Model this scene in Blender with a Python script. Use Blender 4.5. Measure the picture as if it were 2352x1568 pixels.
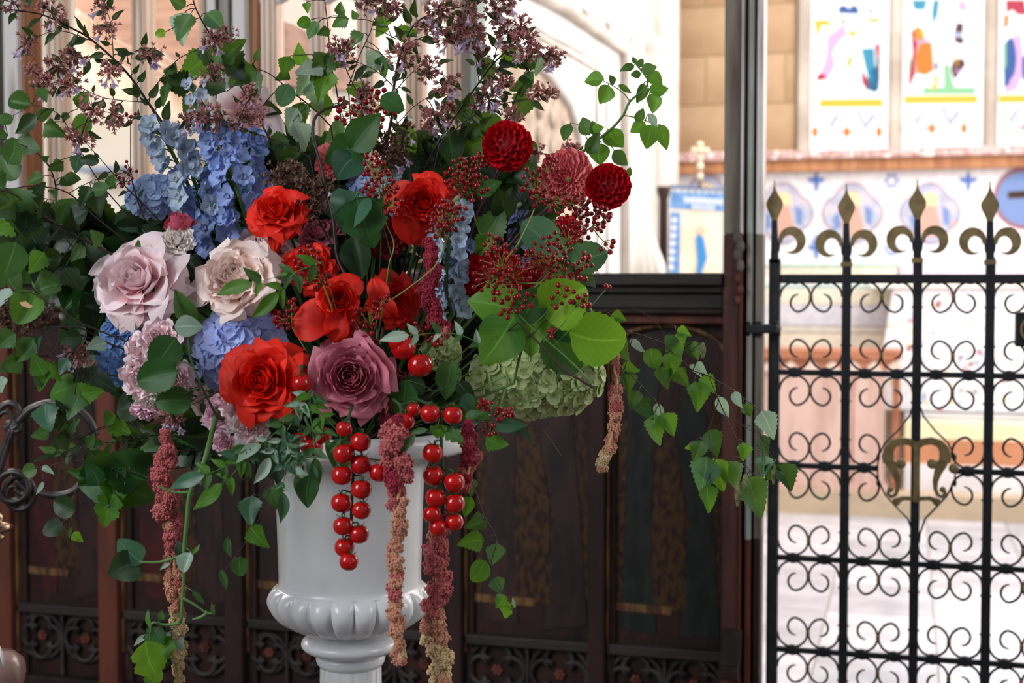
import bpy, bmesh, math, random
from math import sin, cos, pi, tan, atan2, sqrt, radians
from mathutils import Vector, Matrix, noise
random.seed(11)
SC = bpy.context.scene
for o in list(bpy.data.objects):
    bpy.data.objects.remove(o, do_unlink=True)
COL = SC.collection

# ------------------------------------------------------------------ camera
FPX = 3267.0
YAW, PITCH = radians(15.5), radians(2.52)
CAM = Vector((0, 0, 1.45))
FW = Vector((-sin(YAW) * cos(PITCH), cos(YAW) * cos(PITCH), -sin(PITCH)))
RT = Vector((cos(YAW), sin(YAW), 0))
UPV = RT.cross(FW)
cd = bpy.data.cameras.new('camera')
cd.sensor_width = 36; cd.lens = FPX * 36 / 2352
cd.clip_start = 0.05; cd.clip_end = 60
cd.dof.use_dof = True; cd.dof.focus_distance = 2.0; cd.dof.aperture_fstop = 4.8
cam = bpy.data.objects.new('camera', cd); COL.objects.link(cam)
cam.matrix_world = Matrix.Translation(CAM) @ Matrix((RT, UPV, -FW)).transposed().to_4x4()
SC.camera = cam

# ------------------------------------------------------------------ world and lights
w = bpy.data.worlds.new('world'); SC.world = w; w.use_nodes = True
w.node_tree.nodes['Background'].inputs[0].default_value = (0.80, 0.88, 1.0, 1)
w.node_tree.nodes['Background'].inputs[1].default_value = 0.24

def area(name, loc, target, sx, sy, power, col=(1, 1, 1)):
    l = bpy.data.lights.new(name, 'AREA'); l.shape = 'RECTANGLE'; l.size = sx; l.size_y = sy
    l.energy = power; l.color = col
    o = bpy.data.objects.new(name, l); COL.objects.link(o)
    o.location = loc
    o.rotation_euler = (Vector(target) - Vector(loc)).to_track_quat('-Z', 'Y').to_euler()
    return o
area('nave_window_light', (-2.6, -0.9, 3.0), (-0.4, 2.3, 1.25), 1.5, 2.0, 105, (0.92, 0.96, 1.0))
area('south_window_light', (2.7, 1.6, 2.6), (-0.4, 2.0, 1.2), 1.0, 1.8, 34, (0.95, 0.98, 1.0))
area('chancel_south_window_light', (2.6, 6.6, 2.9), (-1.2, 6.4, 1.2), 2.0, 2.0, 135, (1.0, 0.97, 0.93))
area('chancel_top_light', (0.6, 7.0, 4.5), (0.4, 7.2, 0), 2.6, 4.0, 190, (1.0, 0.98, 0.96))
area('east_window_light', (0.9, 9.5, 2.9), (0.2, 3.0, 1.0), 2.2, 1.6, 60, (0.97, 0.98, 1.0))
area('aisle_fill_light', (-4.4, 5.0, 3.4), (-2.6, 5.4, 1.6), 1.6, 2.0, 100, (1.0, 0.97, 0.92))  # fill lamp added to brighten the aisle, not a known window
SC.view_settings.view_transform = 'Standard'; SC.view_settings.look = 'None'
SC.view_settings.gamma = 1; SC.view_settings.use_curve_mapping = False
SC.view_settings.exposure = 0.0

# ------------------------------------------------------------------ helpers
def P(px, py, d):
    return CAM + FW * d + RT * ((px - 1176) / FPX * d) - UPV * ((py - 784) / FPX * d)
def PY(px, py, Y):
    r = FW + RT * ((px - 1176) / FPX) - UPV * ((py - 784) / FPX)
    return CAM + r * (Y / r.y)
def PXW(px, py, X):
    r = FW + RT * ((px - 1176) / FPX) - UPV * ((py - 784) / FPX)
    return CAM + r * (X / r.x)
def PZ(px, py, Z=0.0):
    r = FW + RT * ((px - 1176) / FPX) - UPV * ((py - 784) / FPX)
    return CAM + r * ((Z - CAM.z) / r.z)
def V(rx, uy, tz=0.0):
    return RT * rx + UPV * uy - FW * tz
def A(deg, tz=0.0):
    return V(cos(radians(deg)), sin(radians(deg)), tz)
def srgb(r, g, b):
    f = lambda c: (c / 255 / 12.92) if c / 255 <= 0.04045 else ((c / 255 + 0.055) / 1.055) ** 2.4
    return (f(r), f(g), f(b), 1)
W = {}
GROUPS = {'rose': 'large roses in the arrangement', 'spray_rose': 'small spray roses on the left', 'dahlia': 'dahlias in the arrangement', 'hydrangea_head': 'hydrangea heads in the arrangement',
          'delphinium': 'delphinium spikes in the arrangement', 'tomato_truss': 'cherry tomato trusses', 'amaranth_tassel': 'hanging amaranth tassels', 'berry_sprig': 'red berry sprigs',
          'abelia_branch': 'abelia branches', 'bare_stem': 'bare stems', 'birch_twig': 'birch twigs', 'jasmine_sprig': 'jasmine sprays', 'filler_foliage': 'dark filler foliage',
          'glossy_foliage': 'glossy broad leaves', 'trailing_foliage': 'leaves trailing over the urn'}
def root(name, loc, label, cat, group=None, kind=None):
    group = group or GROUPS.get(name)
    o = bpy.data.objects.new(name, None); COL.objects.link(o)
    o.empty_display_size = 0.02
    o.matrix_basis = Matrix.Translation(loc); W[o.name] = o.matrix_basis.copy()
    tag(o, label, cat, group, kind); return o
def tag(o, label=None, cat=None, group=None, kind=None):
    if label: o['label'] = label
    if cat: o['category'] = cat
    if group: o['group'] = group
    if kind: o['kind'] = kind
    return o
def inst(name, mesh, M, parent=None, mat=None, label=None):
    o = bpy.data.objects.new(name, mesh); COL.objects.link(o)
    if parent is not None:
        o.parent = parent; o.matrix_basis = W[parent.name].inverted() @ M
    else:
        o.matrix_basis = M
    W[o.name] = M.copy()
    if mat is not None and len(mesh.materials):
        o.material_slots[0].link = 'OBJECT'; o.material_slots[0].material = mat
    if label: o['label'] = label
    return o
class MB:
    def __init__(s): s.v = []; s.f = []; s.uv = []
    def add(s, vs, fs, uvs=None):
        n = len(s.v); s.v += [tuple(a) for a in vs]
        s.f += [tuple(i + n for i in f) for f in fs]
        s.uv += list(uvs) if uvs else [(0.0, 0.0)] * len(vs)
    def box(s, x0, x1, y0, y1, z0, z1):
        vs = [(x, y, z) for x in (x0, x1) for y in (y0, y1) for z in (z0, z1)]
        s.add(vs, [(0, 1, 3, 2), (4, 6, 7, 5), (0, 4, 5, 1), (2, 3, 7, 6), (0, 2, 6, 4), (1, 5, 7, 3)])
    def tube(s, pts, rad, n=6, cap=True, fl=None):
        pts = [Vector(p) for p in pts]; m = len(pts)
        if not hasattr(rad, '__len__'): rad = [rad] * m
        t = [(pts[min(i + 1, m - 1)] - pts[max(i - 1, 0)]).normalized() for i in range(m)]
        ref = Vector((0, 0, 1)) if abs(t[0].z) < 0.9 else Vector((1, 0, 0))
        x = t[0].cross(ref).normalized(); vs = []
        for i in range(m):
            x = (x - t[i] * x.dot(t[i]))
            x = x.normalized() if x.length > 1e-6 else t[i].orthogonal().normalized()
            y = t[i].cross(x)
            for k in range(n):
                a = 2 * pi * k / n
                vs.append(pts[i] + (x * cos(a) + y * sin(a)) * rad[i])
        fs = [(i * n + k, i * n + (k + 1) % n, (i + 1) * n + (k + 1) % n, (i + 1) * n + k)
              for i in range(m - 1) for k in range(n)]
        if cap: fs += [tuple(range(n - 1, -1, -1)), tuple((m - 1) * n + k for k in range(n))]
        s.add(vs, fs)
    def lathe(s, prof, n=48, fn=None, cx=0, cy=0, cap=True):
        vs = []
        for j, (r, z) in enumerate(prof):
            for k in range(n):
                a = 2 * pi * k / n
                rr = r * (fn(a, z, j) if fn else 1)
                vs.append((cx + rr * cos(a), cy + rr * sin(a), z))
        m = len(prof)
        fs = [(i * n + k, i * n + (k + 1) % n, (i + 1) * n + (k + 1) % n, (i + 1) * n + k)
              for i in range(m - 1) for k in range(n)]
        if cap: fs += [tuple(range(n - 1, -1, -1)), tuple((m - 1) * n + k for k in range(n))]
        s.add(vs, fs)
    def prism(s, pts, off):          # pts: 3-D outline, off: extrusion vector
        n = len(pts); off = Vector(off)
        vs = [Vector(p) for p in pts] + [Vector(p) + off for p in pts]
        fs = [tuple(range(n)), tuple(range(2 * n - 1, n - 1, -1))]
        fs += [(k, (k + 1) % n + 0, (k + 1) % n + n, k + n) for k in range(n)]
        s.add(vs, fs)
    def ball(s, c, r, n=8, m=6, sq=(1, 1, 1)):
        vs = []; c = Vector(c)
        for j in range(m + 1):
            th = pi * j / m
            for k in range(n):
                a = 2 * pi * k / n
                vs.append(c + Vector((r * sin(th) * cos(a) * sq[0], r * sin(th) * sin(a) * sq[1], r * cos(th) * sq[2])))
        s.add(vs, [(i * n + k, i * n + (k + 1) % n, (i + 1) * n + (k + 1) % n, (i + 1) * n + k)
                   for i in range(m) for k in range(n)])
    def grid(s, f, nu, nv, M=None):
        vs = []; uv = []
        for j in range(nv + 1):
            for i in range(nu + 1):
                u = -1 + 2 * i / nu; v = j / nv
                p = Vector(f(u, v))
                vs.append(M @ p if M else p); uv.append(((u + 1) / 2, v))
        fs = [(j * (nu + 1) + i, j * (nu + 1) + i + 1, (j + 1) * (nu + 1) + i + 1, (j + 1) * (nu + 1) + i)
              for j in range(nv) for i in range(nu)]
        s.add(vs, fs, uv)
    def mesh(s, name, mat=None, smooth=True, fix=True):
        me = bpy.data.meshes.new(name); me.from_pydata(s.v, [], s.f)
        if smooth: me.polygons.foreach_set('use_smooth', [True] * len(me.polygons))
        ul = me.uv_layers.new(name='uv')
        vi = [0] * len(me.loops); me.loops.foreach_get('vertex_index', vi)
        buf = []
        for i in vi: buf += s.uv[i]
        ul.data.foreach_set('uv', buf)
        if mat: me.materials.append(mat)
        if fix:
            bm = bmesh.new(); bm.from_mesh(me)
            bmesh.ops.recalc_face_normals(bm, faces=bm.faces[:]); bm.to_mesh(me); bm.free()
        return me
    def build(s, name, mat, parent=None, smooth=True, bevel=0, label=None):
        """verts are in world space"""
        me = s.mesh(name, mat, smooth)
        o = inst(name, me, Matrix.Identity(4), parent, label=label)
        if not smooth and False: pass
        if bevel:
            b = o.modifiers.new('b', 'BEVEL'); b.width = bevel; b.segments = 2; b.limit_method = 'ANGLE'
        return o
def centred(mb, c):
    c = Vector(c); mb.v = [tuple(Vector(v) - c) for v in mb.v]; return mb
def build_c(mb, name, mat, loc, parent=None, smooth=False, bevel=0, label=None):
    """build with the object's origin at loc"""
    centred(mb, loc); me = mb.mesh(name, mat, smooth)
    o = inst(name, me, Matrix.Translation(loc), parent, label=label)
    if bevel:
        b = o.modifiers.new('b', 'BEVEL'); b.width = bevel; b.segments = 2; b.limit_method = 'ANGLE'
    return o
def orient(base, d, nrm, s):
    y = Vector(d).normalized(); z = Vector(nrm); z = z - y * z.dot(y)
    z = z.normalized() if z.length > 1e-5 else y.orthogonal().normalized()
    x = y.cross(z)
    if not hasattr(s, '__len__'): s = (s, s, s)
    M = Matrix((x * s[0], y * s[1], z * s[2])).transposed().to_4x4(); M.translation = base
    return M
def face_m(pos, face, s, roll=0.0):
    z = Vector(face).normalized(); x = UPV.cross(z)
    x = x.normalized() if x.length > 1e-3 else z.orthogonal().normalized()
    y = z.cross(x)
    M = Matrix((x, y, z)).transposed().to_4x4() @ Matrix.Rotation(roll, 4, 'Z') @ Matrix.Scale(s, 4)
    M.translation = pos; return M

# ------------------------------------------------------------------ materials
def mat(name, c, rough=0.6, c2=None, nscale=8.0, spec=0.4, bump=0.0, bscale=60.0, metal=0.0, coat=0.0,
        emit=None, estr=0.0, coords='Object', stretch=None, nlo=0.4, nhi=0.6, c3=None, detail=4.0, ndist=0.0):
    m = bpy.data.materials.new(name); m.use_nodes = True; nt = m.node_tree; L = nt.links
    b = nt.nodes['Principled BSDF']
    b.inputs['Base Color'].default_value = c; b.inputs['Roughness'].default_value = rough
    b.inputs['Specular IOR Level'].default_value = spec; b.inputs['Metallic'].default_value = metal
    b.inputs['Coat Weight'].default_value = coat; b.inputs['Coat Roughness'].default_value = 0.15
    tc = nt.nodes.new('ShaderNodeTexCoord'); src = tc.outputs[coords]
    if stretch:
        mp = nt.nodes.new('ShaderNodeMapping'); mp.inputs['Scale'].default_value = stretch
        L.new(src, mp.inputs[0]); src = mp.outputs[0]
    if c2:
        n = nt.nodes.new('ShaderNodeTexNoise'); n.inputs['Scale'].default_value = nscale
        n.inputs['Detail'].default_value = detail; n.inputs['Distortion'].default_value = ndist
        L.new(src, n.inputs['Vector'])
        r = nt.nodes.new('ShaderNodeValToRGB'); e = r.color_ramp.elements
        e[0].position = nlo; e[0].color = c; e[1].position = nhi; e[1].color = c2
        if c3:
            k = e.new(min(0.99, nhi + 0.12)); k.color = c3
        L.new(n.outputs['Fac'], r.inputs[0]); L.new(r.outputs[0], b.inputs['Base Color'])
    if bump:
        n2 = nt.nodes.new('ShaderNodeTexNoise'); n2.inputs['Scale'].default_value = bscale
        n2.inputs['Detail'].default_value = 5
        L.new(src, n2.inputs['Vector'])
        bp = nt.nodes.new('ShaderNodeBump'); bp.inputs['Strength'].default_value = bump
        bp.inputs['Distance'].default_value = 0.004
        L.new(n2.outputs['Fac'], bp.inputs['Height']); L.new(bp.outputs[0], b.inputs['Normal'])
    if emit:
        b.inputs['Emission Color'].default_value = emit; b.inputs['Emission Strength'].default_value = estr
    return m
def petal_mat(name, base, tip, transl=0.25, rough=0.55, var=0.12, spec=0.3, lo=0.15, hi=0.8, sheen=0.0, vein=0.0):
    m = bpy.data.materials.new(name); m.use_nodes = True; nt = m.node_tree; L = nt.links
    b = nt.nodes['Principled BSDF']; out = nt.nodes['Material Output']
    uv = nt.nodes.new('ShaderNodeUVMap'); sep = nt.nodes.new('ShaderNodeSeparateXYZ')
    L.new(uv.outputs[0], sep.inputs[0])
    r = nt.nodes.new('ShaderNodeValToRGB'); e = r.color_ramp.elements
    e[0].position = lo; e[0].color = base; e[1].position = hi; e[1].color = tip
    L.new(sep.outputs['Y'], r.inputs[0])
    oi = nt.nodes.new('ShaderNodeObjectInfo')
    hs = nt.nodes.new('ShaderNodeHueSaturation')
    mr = nt.nodes.new('ShaderNodeMapRange'); mr.inputs['To Min'].default_value = 1 - var; mr.inputs['To Max'].default_value = 1 + var
    L.new(oi.outputs['Random'], mr.inputs[0]); L.new(mr.outputs[0], hs.inputs['Value'])
    L.new(r.outputs[0], hs.inputs['Color'])
    L.new(hs.outputs[0], b.inputs['Base Color'])
    b.inputs['Roughness'].default_value = rough; b.inputs['Specular IOR Level'].default_value = spec
    b.inputs['Sheen Weight'].default_value = sheen
    wv = nt.nodes.new('ShaderNodeTexWave'); wv.inputs['Scale'].default_value = 9; wv.inputs['Distortion'].default_value = 2.0
    L.new(uv.outputs[0], wv.inputs['Vector'])
    bp = nt.nodes.new('ShaderNodeBump'); bp.inputs['Strength'].default_value = 0.12; bp.inputs['Distance'].default_value = 0.001
    L.new(wv.outputs['Fac'], bp.inputs['Height']); L.new(bp.outputs[0], b.inputs['Normal'])
    tr = nt.nodes.new('ShaderNodeBsdfTranslucent'); L.new(hs.outputs[0], tr.inputs['Color'])
    mx = nt.nodes.new('ShaderNodeMixShader'); mx.inputs[0].default_value = transl
    L.new(b.outputs[0], mx.inputs[1]); L.new(tr.outputs[0], mx.inputs[2]); L.new(mx.outputs[0], out.inputs['Surface'])
    return m
def leaf_mat(name, c, c2, transl=0.35, rough=0.48, spec=0.35, veins=0.5):
    m = bpy.data.materials.new(name); m.use_nodes = True; nt = m.node_tree; L = nt.links; N = nt.nodes.new
    b = nt.nodes['Principled BSDF']; out = nt.nodes['Material Output']
    uv = N('ShaderNodeUVMap'); sep = N('ShaderNodeSeparateXYZ'); L.new(uv.outputs[0], sep.inputs[0])
    def M(op, a, bb):
        n = N('ShaderNodeMath'); n.operation = op
        for i, x in enumerate((a, bb)):
            if x is None: continue
            if isinstance(x, (int, float)): n.inputs[i].default_value = x
            else: L.new(x, n.inputs[i])
        return n.outputs[0]
    ax = M('ABSOLUTE', M('SUBTRACT', sep.outputs['X'], 0.5), None)
    mid = M('LESS_THAN', ax, 0.022)
    fr = M('FRACT', M('MULTIPLY', M('SUBTRACT', sep.outputs['Y'], M('MULTIPLY', ax, 0.55)), 8.0), None)
    lat = M('LESS_THAN', fr, 0.07)
    vn = M('MULTIPLY', M('MAXIMUM', mid, M('MULTIPLY', lat, 0.45)), veins)
    oi = N('ShaderNodeObjectInfo')
    mx = N('ShaderNodeMix'); mx.data_type = 'RGBA'
    L.new(oi.outputs['Random'], mx.inputs['Factor']); mx.inputs['A'].default_value = c; mx.inputs['B'].default_value = c2
    vc = tuple(min(1, x * 1.9 + 0.03) for x in c2[:3]) + (1,)
    mv = N('ShaderNodeMix'); mv.data_type = 'RGBA'
    L.new(vn, mv.inputs['Factor']); L.new(mx.outputs['Result'], mv.inputs['A']); mv.inputs['B'].default_value = vc
    L.new(mv.outputs['Result'], b.inputs['Base Color'])
    b.inputs['Roughness'].default_value = rough; b.inputs['Specular IOR Level'].default_value = spec
    bp = N('ShaderNodeBump'); bp.inputs['Strength'].default_value = 0.35; bp.inputs['Distance'].default_value = 0.001
    L.new(vn, bp.inputs['Height']); L.new(bp.outputs[0], b.inputs['Normal'])
    tr = N('ShaderNodeBsdfTranslucent')
    tcol = N('ShaderNodeMix'); tcol.data_type = 'RGBA'; tcol.inputs['Factor'].default_value = 0.45
    L.new(mv.outputs['Result'], tcol.inputs['A']); tcol.inputs['B'].default_value = (0.30, 0.55, 0.04, 1)
    L.new(tcol.outputs['Result'], tr.inputs['Color'])
    ms = N('ShaderNodeMixShader'); ms.inputs[0].default_value = transl
    L.new(b.outputs[0], ms.inputs[1]); L.new(tr.outputs[0], ms.inputs[2]); L.new(ms.outputs[0], out.inputs['Surface'])
    return m

M_ = {}
M_['urn'] = mat('white_glaze', srgb(226, 226, 228), 0.28, srgb(214, 212, 210), 6, 0.5, bump=0.12, bscale=35, coat=0.25)
M_['iron'] = mat('black_iron', srgb(22, 24, 28), 0.42, srgb(34, 36, 40), 30, 0.5, bump=0.25, bscale=90)
M_['bronze'] = mat('dull_gilding', srgb(150, 128, 84), 0.5, srgb(124, 106, 70), 40, 0.4, metal=0.1, bump=0.15, bscale=80)
M_['oak'] = mat('dark_oak', srgb(50, 31, 27), 0.6, srgb(31, 19, 17), 3, 0.3, bump=0.4, bscale=30, stretch=(6, 6, 0.8))
M_['oak_mid'] = mat('brown_oak', srgb(98, 60, 50), 0.6, srgb(68, 40, 36), 3, 0.3, bump=0.4, bscale=30, stretch=(6, 6, 0.8))
M_['oak_red'] = mat('red_brown_oak', srgb(110, 58, 42), 0.55, srgb(78, 42, 34), 3, 0.3, bump=0.3, bscale=30, stretch=(6, 6, 0.8))
M_['oak_black'] = mat('black_oak', srgb(58, 47, 43), 0.6, srgb(40, 32, 30), 3, 0.35, bump=0.4, bscale=30, stretch=(0.8, 6, 6))
M_['oak_grey'] = mat('weathered_grey_oak', srgb(136, 126, 114), 0.7, srgb(98, 86, 76), 3, 0.2, bump=0.4, bscale=30, stretch=(6, 6, 0.8))
M_['cream_wood'] = mat('cream_lit_wood', srgb(240, 218, 200), 0.6, srgb(216, 182, 156), 4, 0.3, bump=0.2, bscale=30, stretch=(8, 8, 0.5))  # pale cream takes in the bright light falling on the mullions
M_['tan_wood'] = mat('tan_oak', srgb(186, 132, 92), 0.6, srgb(154, 104, 72), 4, 0.3, bump=0.2, stretch=(8, 8, 0.5))
M_['gold_line'] = mat('worn_gilt_strip', srgb(122, 88, 50), 0.5, srgb(78, 50, 34), 12, 0.3, bump=0.2, stretch=(6, 6, 1))
M_['green_paint'] = mat('worn_green_paint', srgb(168, 182, 172), 0.65, srgb(150, 142, 132), 5, 0.3, bump=0.3, stretch=(6, 6, 0.6))
M_['white_paint'] = mat('worn_white_paint', srgb(226, 218, 214), 0.6, srgb(176, 160, 150), 6, 0.3, bump=0.3, stretch=(6, 6, 0.6), nlo=0.5, nhi=0.68)
M_['panel'] = mat('dark_painted_panel', srgb(36, 21, 19), 0.5, srgb(54, 31, 26), 5, 0.3, bump=0.3, bscale=40, stretch=(3, 3, 1), c3=srgb(68, 44, 27))
M_['p_gold'] = mat('worn_gold_ground', srgb(39, 22, 18), 0.5, srgb(75, 49, 22), 42, 0.3, nlo=0.40, nhi=0.60, bump=0.2, c3=srgb(60, 37, 22), stretch=(2, 2, 1), detail=8)
M_['p_green'] = mat('worn_green_robe', srgb(27, 31, 29), 0.5, srgb(39, 42, 37), 12, 0.3, stretch=(3, 3, 1))
M_['p_red'] = mat('worn_red_robe', srgb(75, 27, 26), 0.5, srgb(50, 24, 24), 10, 0.3, stretch=(3, 3, 1))
M_['p_flesh'] = mat('worn_brown_robe', srgb(60, 39, 36), 0.5, srgb(42, 29, 29), 10, 0.3, stretch=(3, 3, 1))
M_['trac'] = mat('grey_carved_tracery', srgb(70, 60, 58), 0.6, srgb(42, 33, 33), 14, 0.3, bump=0.3)
M_['rosette'] = mat('rosette_red', srgb(120, 62, 48), 0.6, srgb(86, 48, 42), 30, 0.3)
M_['stone'] = mat('tan_stone', srgb(186, 158, 128), 0.8, srgb(164, 134, 104), 1.4, 0.2, bump=0.2, bscale=12)
M_['stone_w'] = mat('pale_limestone', srgb(232, 228, 224), 0.8, srgb(214, 208, 202), 3, 0.2, bump=0.25, bscale=14)
M_['stone_g'] = mat('grey_mullion_stone', srgb(196, 186, 176), 0.8, srgb(170, 158, 148), 3, 0.2, bump=0.2, bscale=14)
M_['mortar'] = mat('mortar', srgb(172, 146, 118), 0.9)
M_['plaster'] = mat('white_plaster', srgb(238, 234, 228), 0.85, srgb(228, 218, 206), 2, 0.2)
M_['mosaic'] = mat('white_mosaic_wall', srgb(236, 234, 238), 0.5, srgb(222, 220, 228), 20, 0.3)
M_['tile'] = mat('grey_floor_tile', srgb(176, 178, 188), 0.22, srgb(158, 160, 170), 4, 0.5, bump=0.05)
M_['tile2'] = mat('pale_floor_tile', srgb(196, 196, 204), 0.25, srgb(180, 180, 190), 5, 0.5, bump=0.05)
M_['nfloor'] = mat('nave_stone_floor', srgb(96, 86, 78), 0.7, srgb(74, 66, 60), 3, 0.3)
M_['marble'] = mat('pink_marble', srgb(206, 176, 172), 0.4, srgb(160, 116, 112), 16, 0.5, c3=srgb(240, 226, 226), nlo=0.42, nhi=0.52)
def glass(name, c, s): return mat(name, (0, 0, 0, 1), 0.5, emit=c, estr=s)
M_['g_white'] = glass('clear_glass_daylit', (1, 1, 1, 1), 1.5)
for k, c, s in (('g_yel', srgb(255, 200, 60), 1.25), ('g_ora', srgb(255, 140, 40), 1.1), ('g_red', srgb(225, 50, 85), 0.95), ('g_pink', srgb(250, 190, 240), 1.2),
             ('g_blu', srgb(60, 110, 190), 0.9), ('g_cya', srgb(60, 170, 205), 1.0), ('g_mar', srgb(110, 50, 70), 0.8), ('g_gre', srgb(160, 225, 170), 1.1),
             ('g_lil', srgb(200, 200, 245), 1.15), ('g_olv', srgb(205, 200, 50), 1.1), ('g_teal', srgb(0, 120, 165), 0.85)):
    M_[k] = glass('stained_' + k[2:], c, s)
# ================================================================== SETTING
def struct(name, mb, m, smooth=False, bevel=0):
    o = mb.build(name, m, None, smooth, bevel); o['kind'] = 'structure'; return o
XL, XR, YE, YS = -1.67, 2.9, 10.0, 3.25
def bx(*a):
    m = MB(); m.box(*a); return m
struct('floor', bx(-5, 4, -2.5, 3.3, -0.1, 0.0), M_['nfloor'])
fl = struct('floor_chancel', bx(XL, XR, 3.3, YE, -0.1, -0.012), M_['mortar'])
# chancel floor: individual slabs
def slab_mesh(sx, sy):
    m = MB(); m.box(-sx / 2, sx / 2, -sy / 2, sy / 2, -0.012, 0.0)
    return m
tm = [slab_mesh(0.444, 0.594).mesh('tile', M_['tile'], False), slab_mesh(0.444, 0.594).mesh('tile', M_['tile2'], False)]
for i in range(10):
    for j in range(10):
        x = XL + 0.225 + i * 0.45; y = 3.3 + 0.3 + j * 0.6
        inst('tile', tm[(i * 7 + j * 3 + (i * j) % 3) % 2], Matrix.Translation((x, y + (0.0), random.uniform(-0.0008, 0.0))), fl)
# ---- east wall with window opening, stone courses as pieces
def wx(px, Y=YE): return PY(px, 640, Y).x
def wz(py, px=2000, Y=YE): return PY(px, py, Y).z
sill = wz(345); ledge0 = wz(385, 1900); ledge1 = wz(348, 1900)
gx = [(wx(1858), wx(2035)), (wx(2068), wx(2252)), (wx(2286), wx(2470))]
m = MB()
m.box(XL - 0.2, gx[0][0] - 0.10, YE, YE + 0.3, 0, 5)
m.box(gx[2][1] + 0.1, XR + 0.2, YE, YE + 0.3, 0, 5)
m.box(gx[0][0] - 0.10, gx[2][1] + 0.1, YE, YE + 0.3, 0, sill)
m.box(gx[0][0] - 0.10, gx[2][1] + 0.1, YE, YE + 0.3, sill + 2.2, 5)
we = struct('wall_east', m, M_['mortar'])
for row in range(9):
    z0 = ledge1 + row * 0.34
    x = XL; off = 0.3 if row % 2 else 0.0
    x0 = XL
    while x0 < gx[0][0] - 0.101:
        x1 = min(x0 + (0.55 if x0 > XL or not off else 0.3), gx[0][0] - 0.10)
        if z0 + 0.33 < 5:
            mb = MB(); mb.box(x0 + 0.003, x1 - 0.003, YE - 0.008, YE, z0 + 0.003, z0 + 0.338)
            build_c(mb, 'stone_block', M_['stone'], Vector(((x0 + x1) / 2, YE, z0 + 0.17)), we, False, 0.004)
        x0 = x1
struct('wall_left', bx(XL - 0.15, XL, 3.45, YE, 0, 5), M_['plaster'])
struct('wall_right', bx(XR, XR + 0.15, 3.3, YE, 0, 5), M_['plaster'])
struct('ceiling', bx(-5, XR + 0.15, 3.6, YE + 0.3, 5, 5.1), M_['plaster'])
struct('wall_aisle_east', bx(-5, XL - 0.15, 7.2, 7.35, 0, 5), M_['plaster'])
struct('wall_aisle_left', bx(-5.1, -5, 3.3, 7.35, 0, 5), M_['plaster'])
struct('floor_aisle', bx(-5, XL - 0.15, 3.3, 7.2, -0.1, 0), M_['nfloor'])
# ---- window
def fpoly(name, pts, Y, m, parent, th=0.01, smooth=False, label=None):
    mb = MB(); mb.prism([PY(x, y, Y) for x, y in pts], (0, th, 0))
    return mb.build(name, m, parent, smooth, label=label)
win = MB()
for a, b_ in ((gx[0][0] - 0.1, gx[0][0]), (gx[0][1], gx[1][0]), (gx[1][1], gx[2][0]), (gx[2][1], gx[2][1] + 0.1)):
    win.prism([(a, YE + 0.02, sill), (b_, YE + 0.02, sill), ((b_ + (a + b_) / 2) / 2, YE - 0.06, sill), ((a + (a + b_) / 2) / 2, YE - 0.06, sill)], (0, 0, 2.2))
wo = struct('window_1', win, M_['stone_g'])
for a, b_ in gx:
    mb = MB(); mb.box(a - 0.01, b_ + 0.01, YE + 0.03, YE + 0.05, sill - 0.01, sill + 2.2)
    mb.build('pane', M_['g_white'], wo, False)
YG = YE + 0.018
def gp(k, pts): fpoly('coloured_pane', pts, YG, M_[k], wo, 0.008)
def oval(cx, cy, rx, ry, n=14, a0=0, a1=360):
    return [(cx + rx * cos(radians(a0 + (a1 - a0) * i / n)), cy + ry * sin(radians(a0 + (a1 - a0) * i / n))) for i in range(n if a1 - a0 == 360 else n + 1)]
# light one
gp('g_blu', [(1925, 30), (1928, 14), (1940, 12), (1950, 20), (1962, 10), (1972, 20), (1972, 32)])
gp('g_blu', [(1996, 30), (2000, 15), (2006, 32)])
gp('g_yel', [(1870, 46), (1905, 46), (1910, 60), (1888, 58), (1876, 88)])
gp('g_olv', [(1995, 44), (2020, 40), (2020, 50), (1992, 52)])
gp('g_ora', [(1932, 44), (1942, 44), (1942, 54), (1933, 54)])
gp('g_pink', [(1938, 55), (1946, 78), (1930, 92), (1912, 120), (1918, 150), (1902, 180), (1885, 168), (1898, 130), (1900, 85)])
gp('g_yel', [(1945, 78), (1952, 70), (1966, 72), (1969, 84), (1955, 82)])
gp('g_olv', [(1953, 122), (1958, 135), (1950, 162), (1944, 146)])
gp('g_cya', [(1978, 112), (2008, 110), (2012, 175), (2004, 200), (1990, 165)])
gp('g_teal', [(1994, 170), (2012, 150), (2020, 200), (2012, 212), (1990, 205)])
gp('g_red', [(2010, 98), (2022, 104), (2020, 132), (2012, 130)])
gp('g_mar', [(2013, 132), (2021, 132), (2020, 190), (2014, 186)])
gp('g_red', [(1978, 158), (1992, 180), (2006, 202), (1990, 206), (1980, 190)])
gp('g_red', [(1875, 175), (1887, 165), (1902, 180), (1878, 186)])
gp('g_ora', [(1878, 136), (1886, 133), (1885, 143)])
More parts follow.
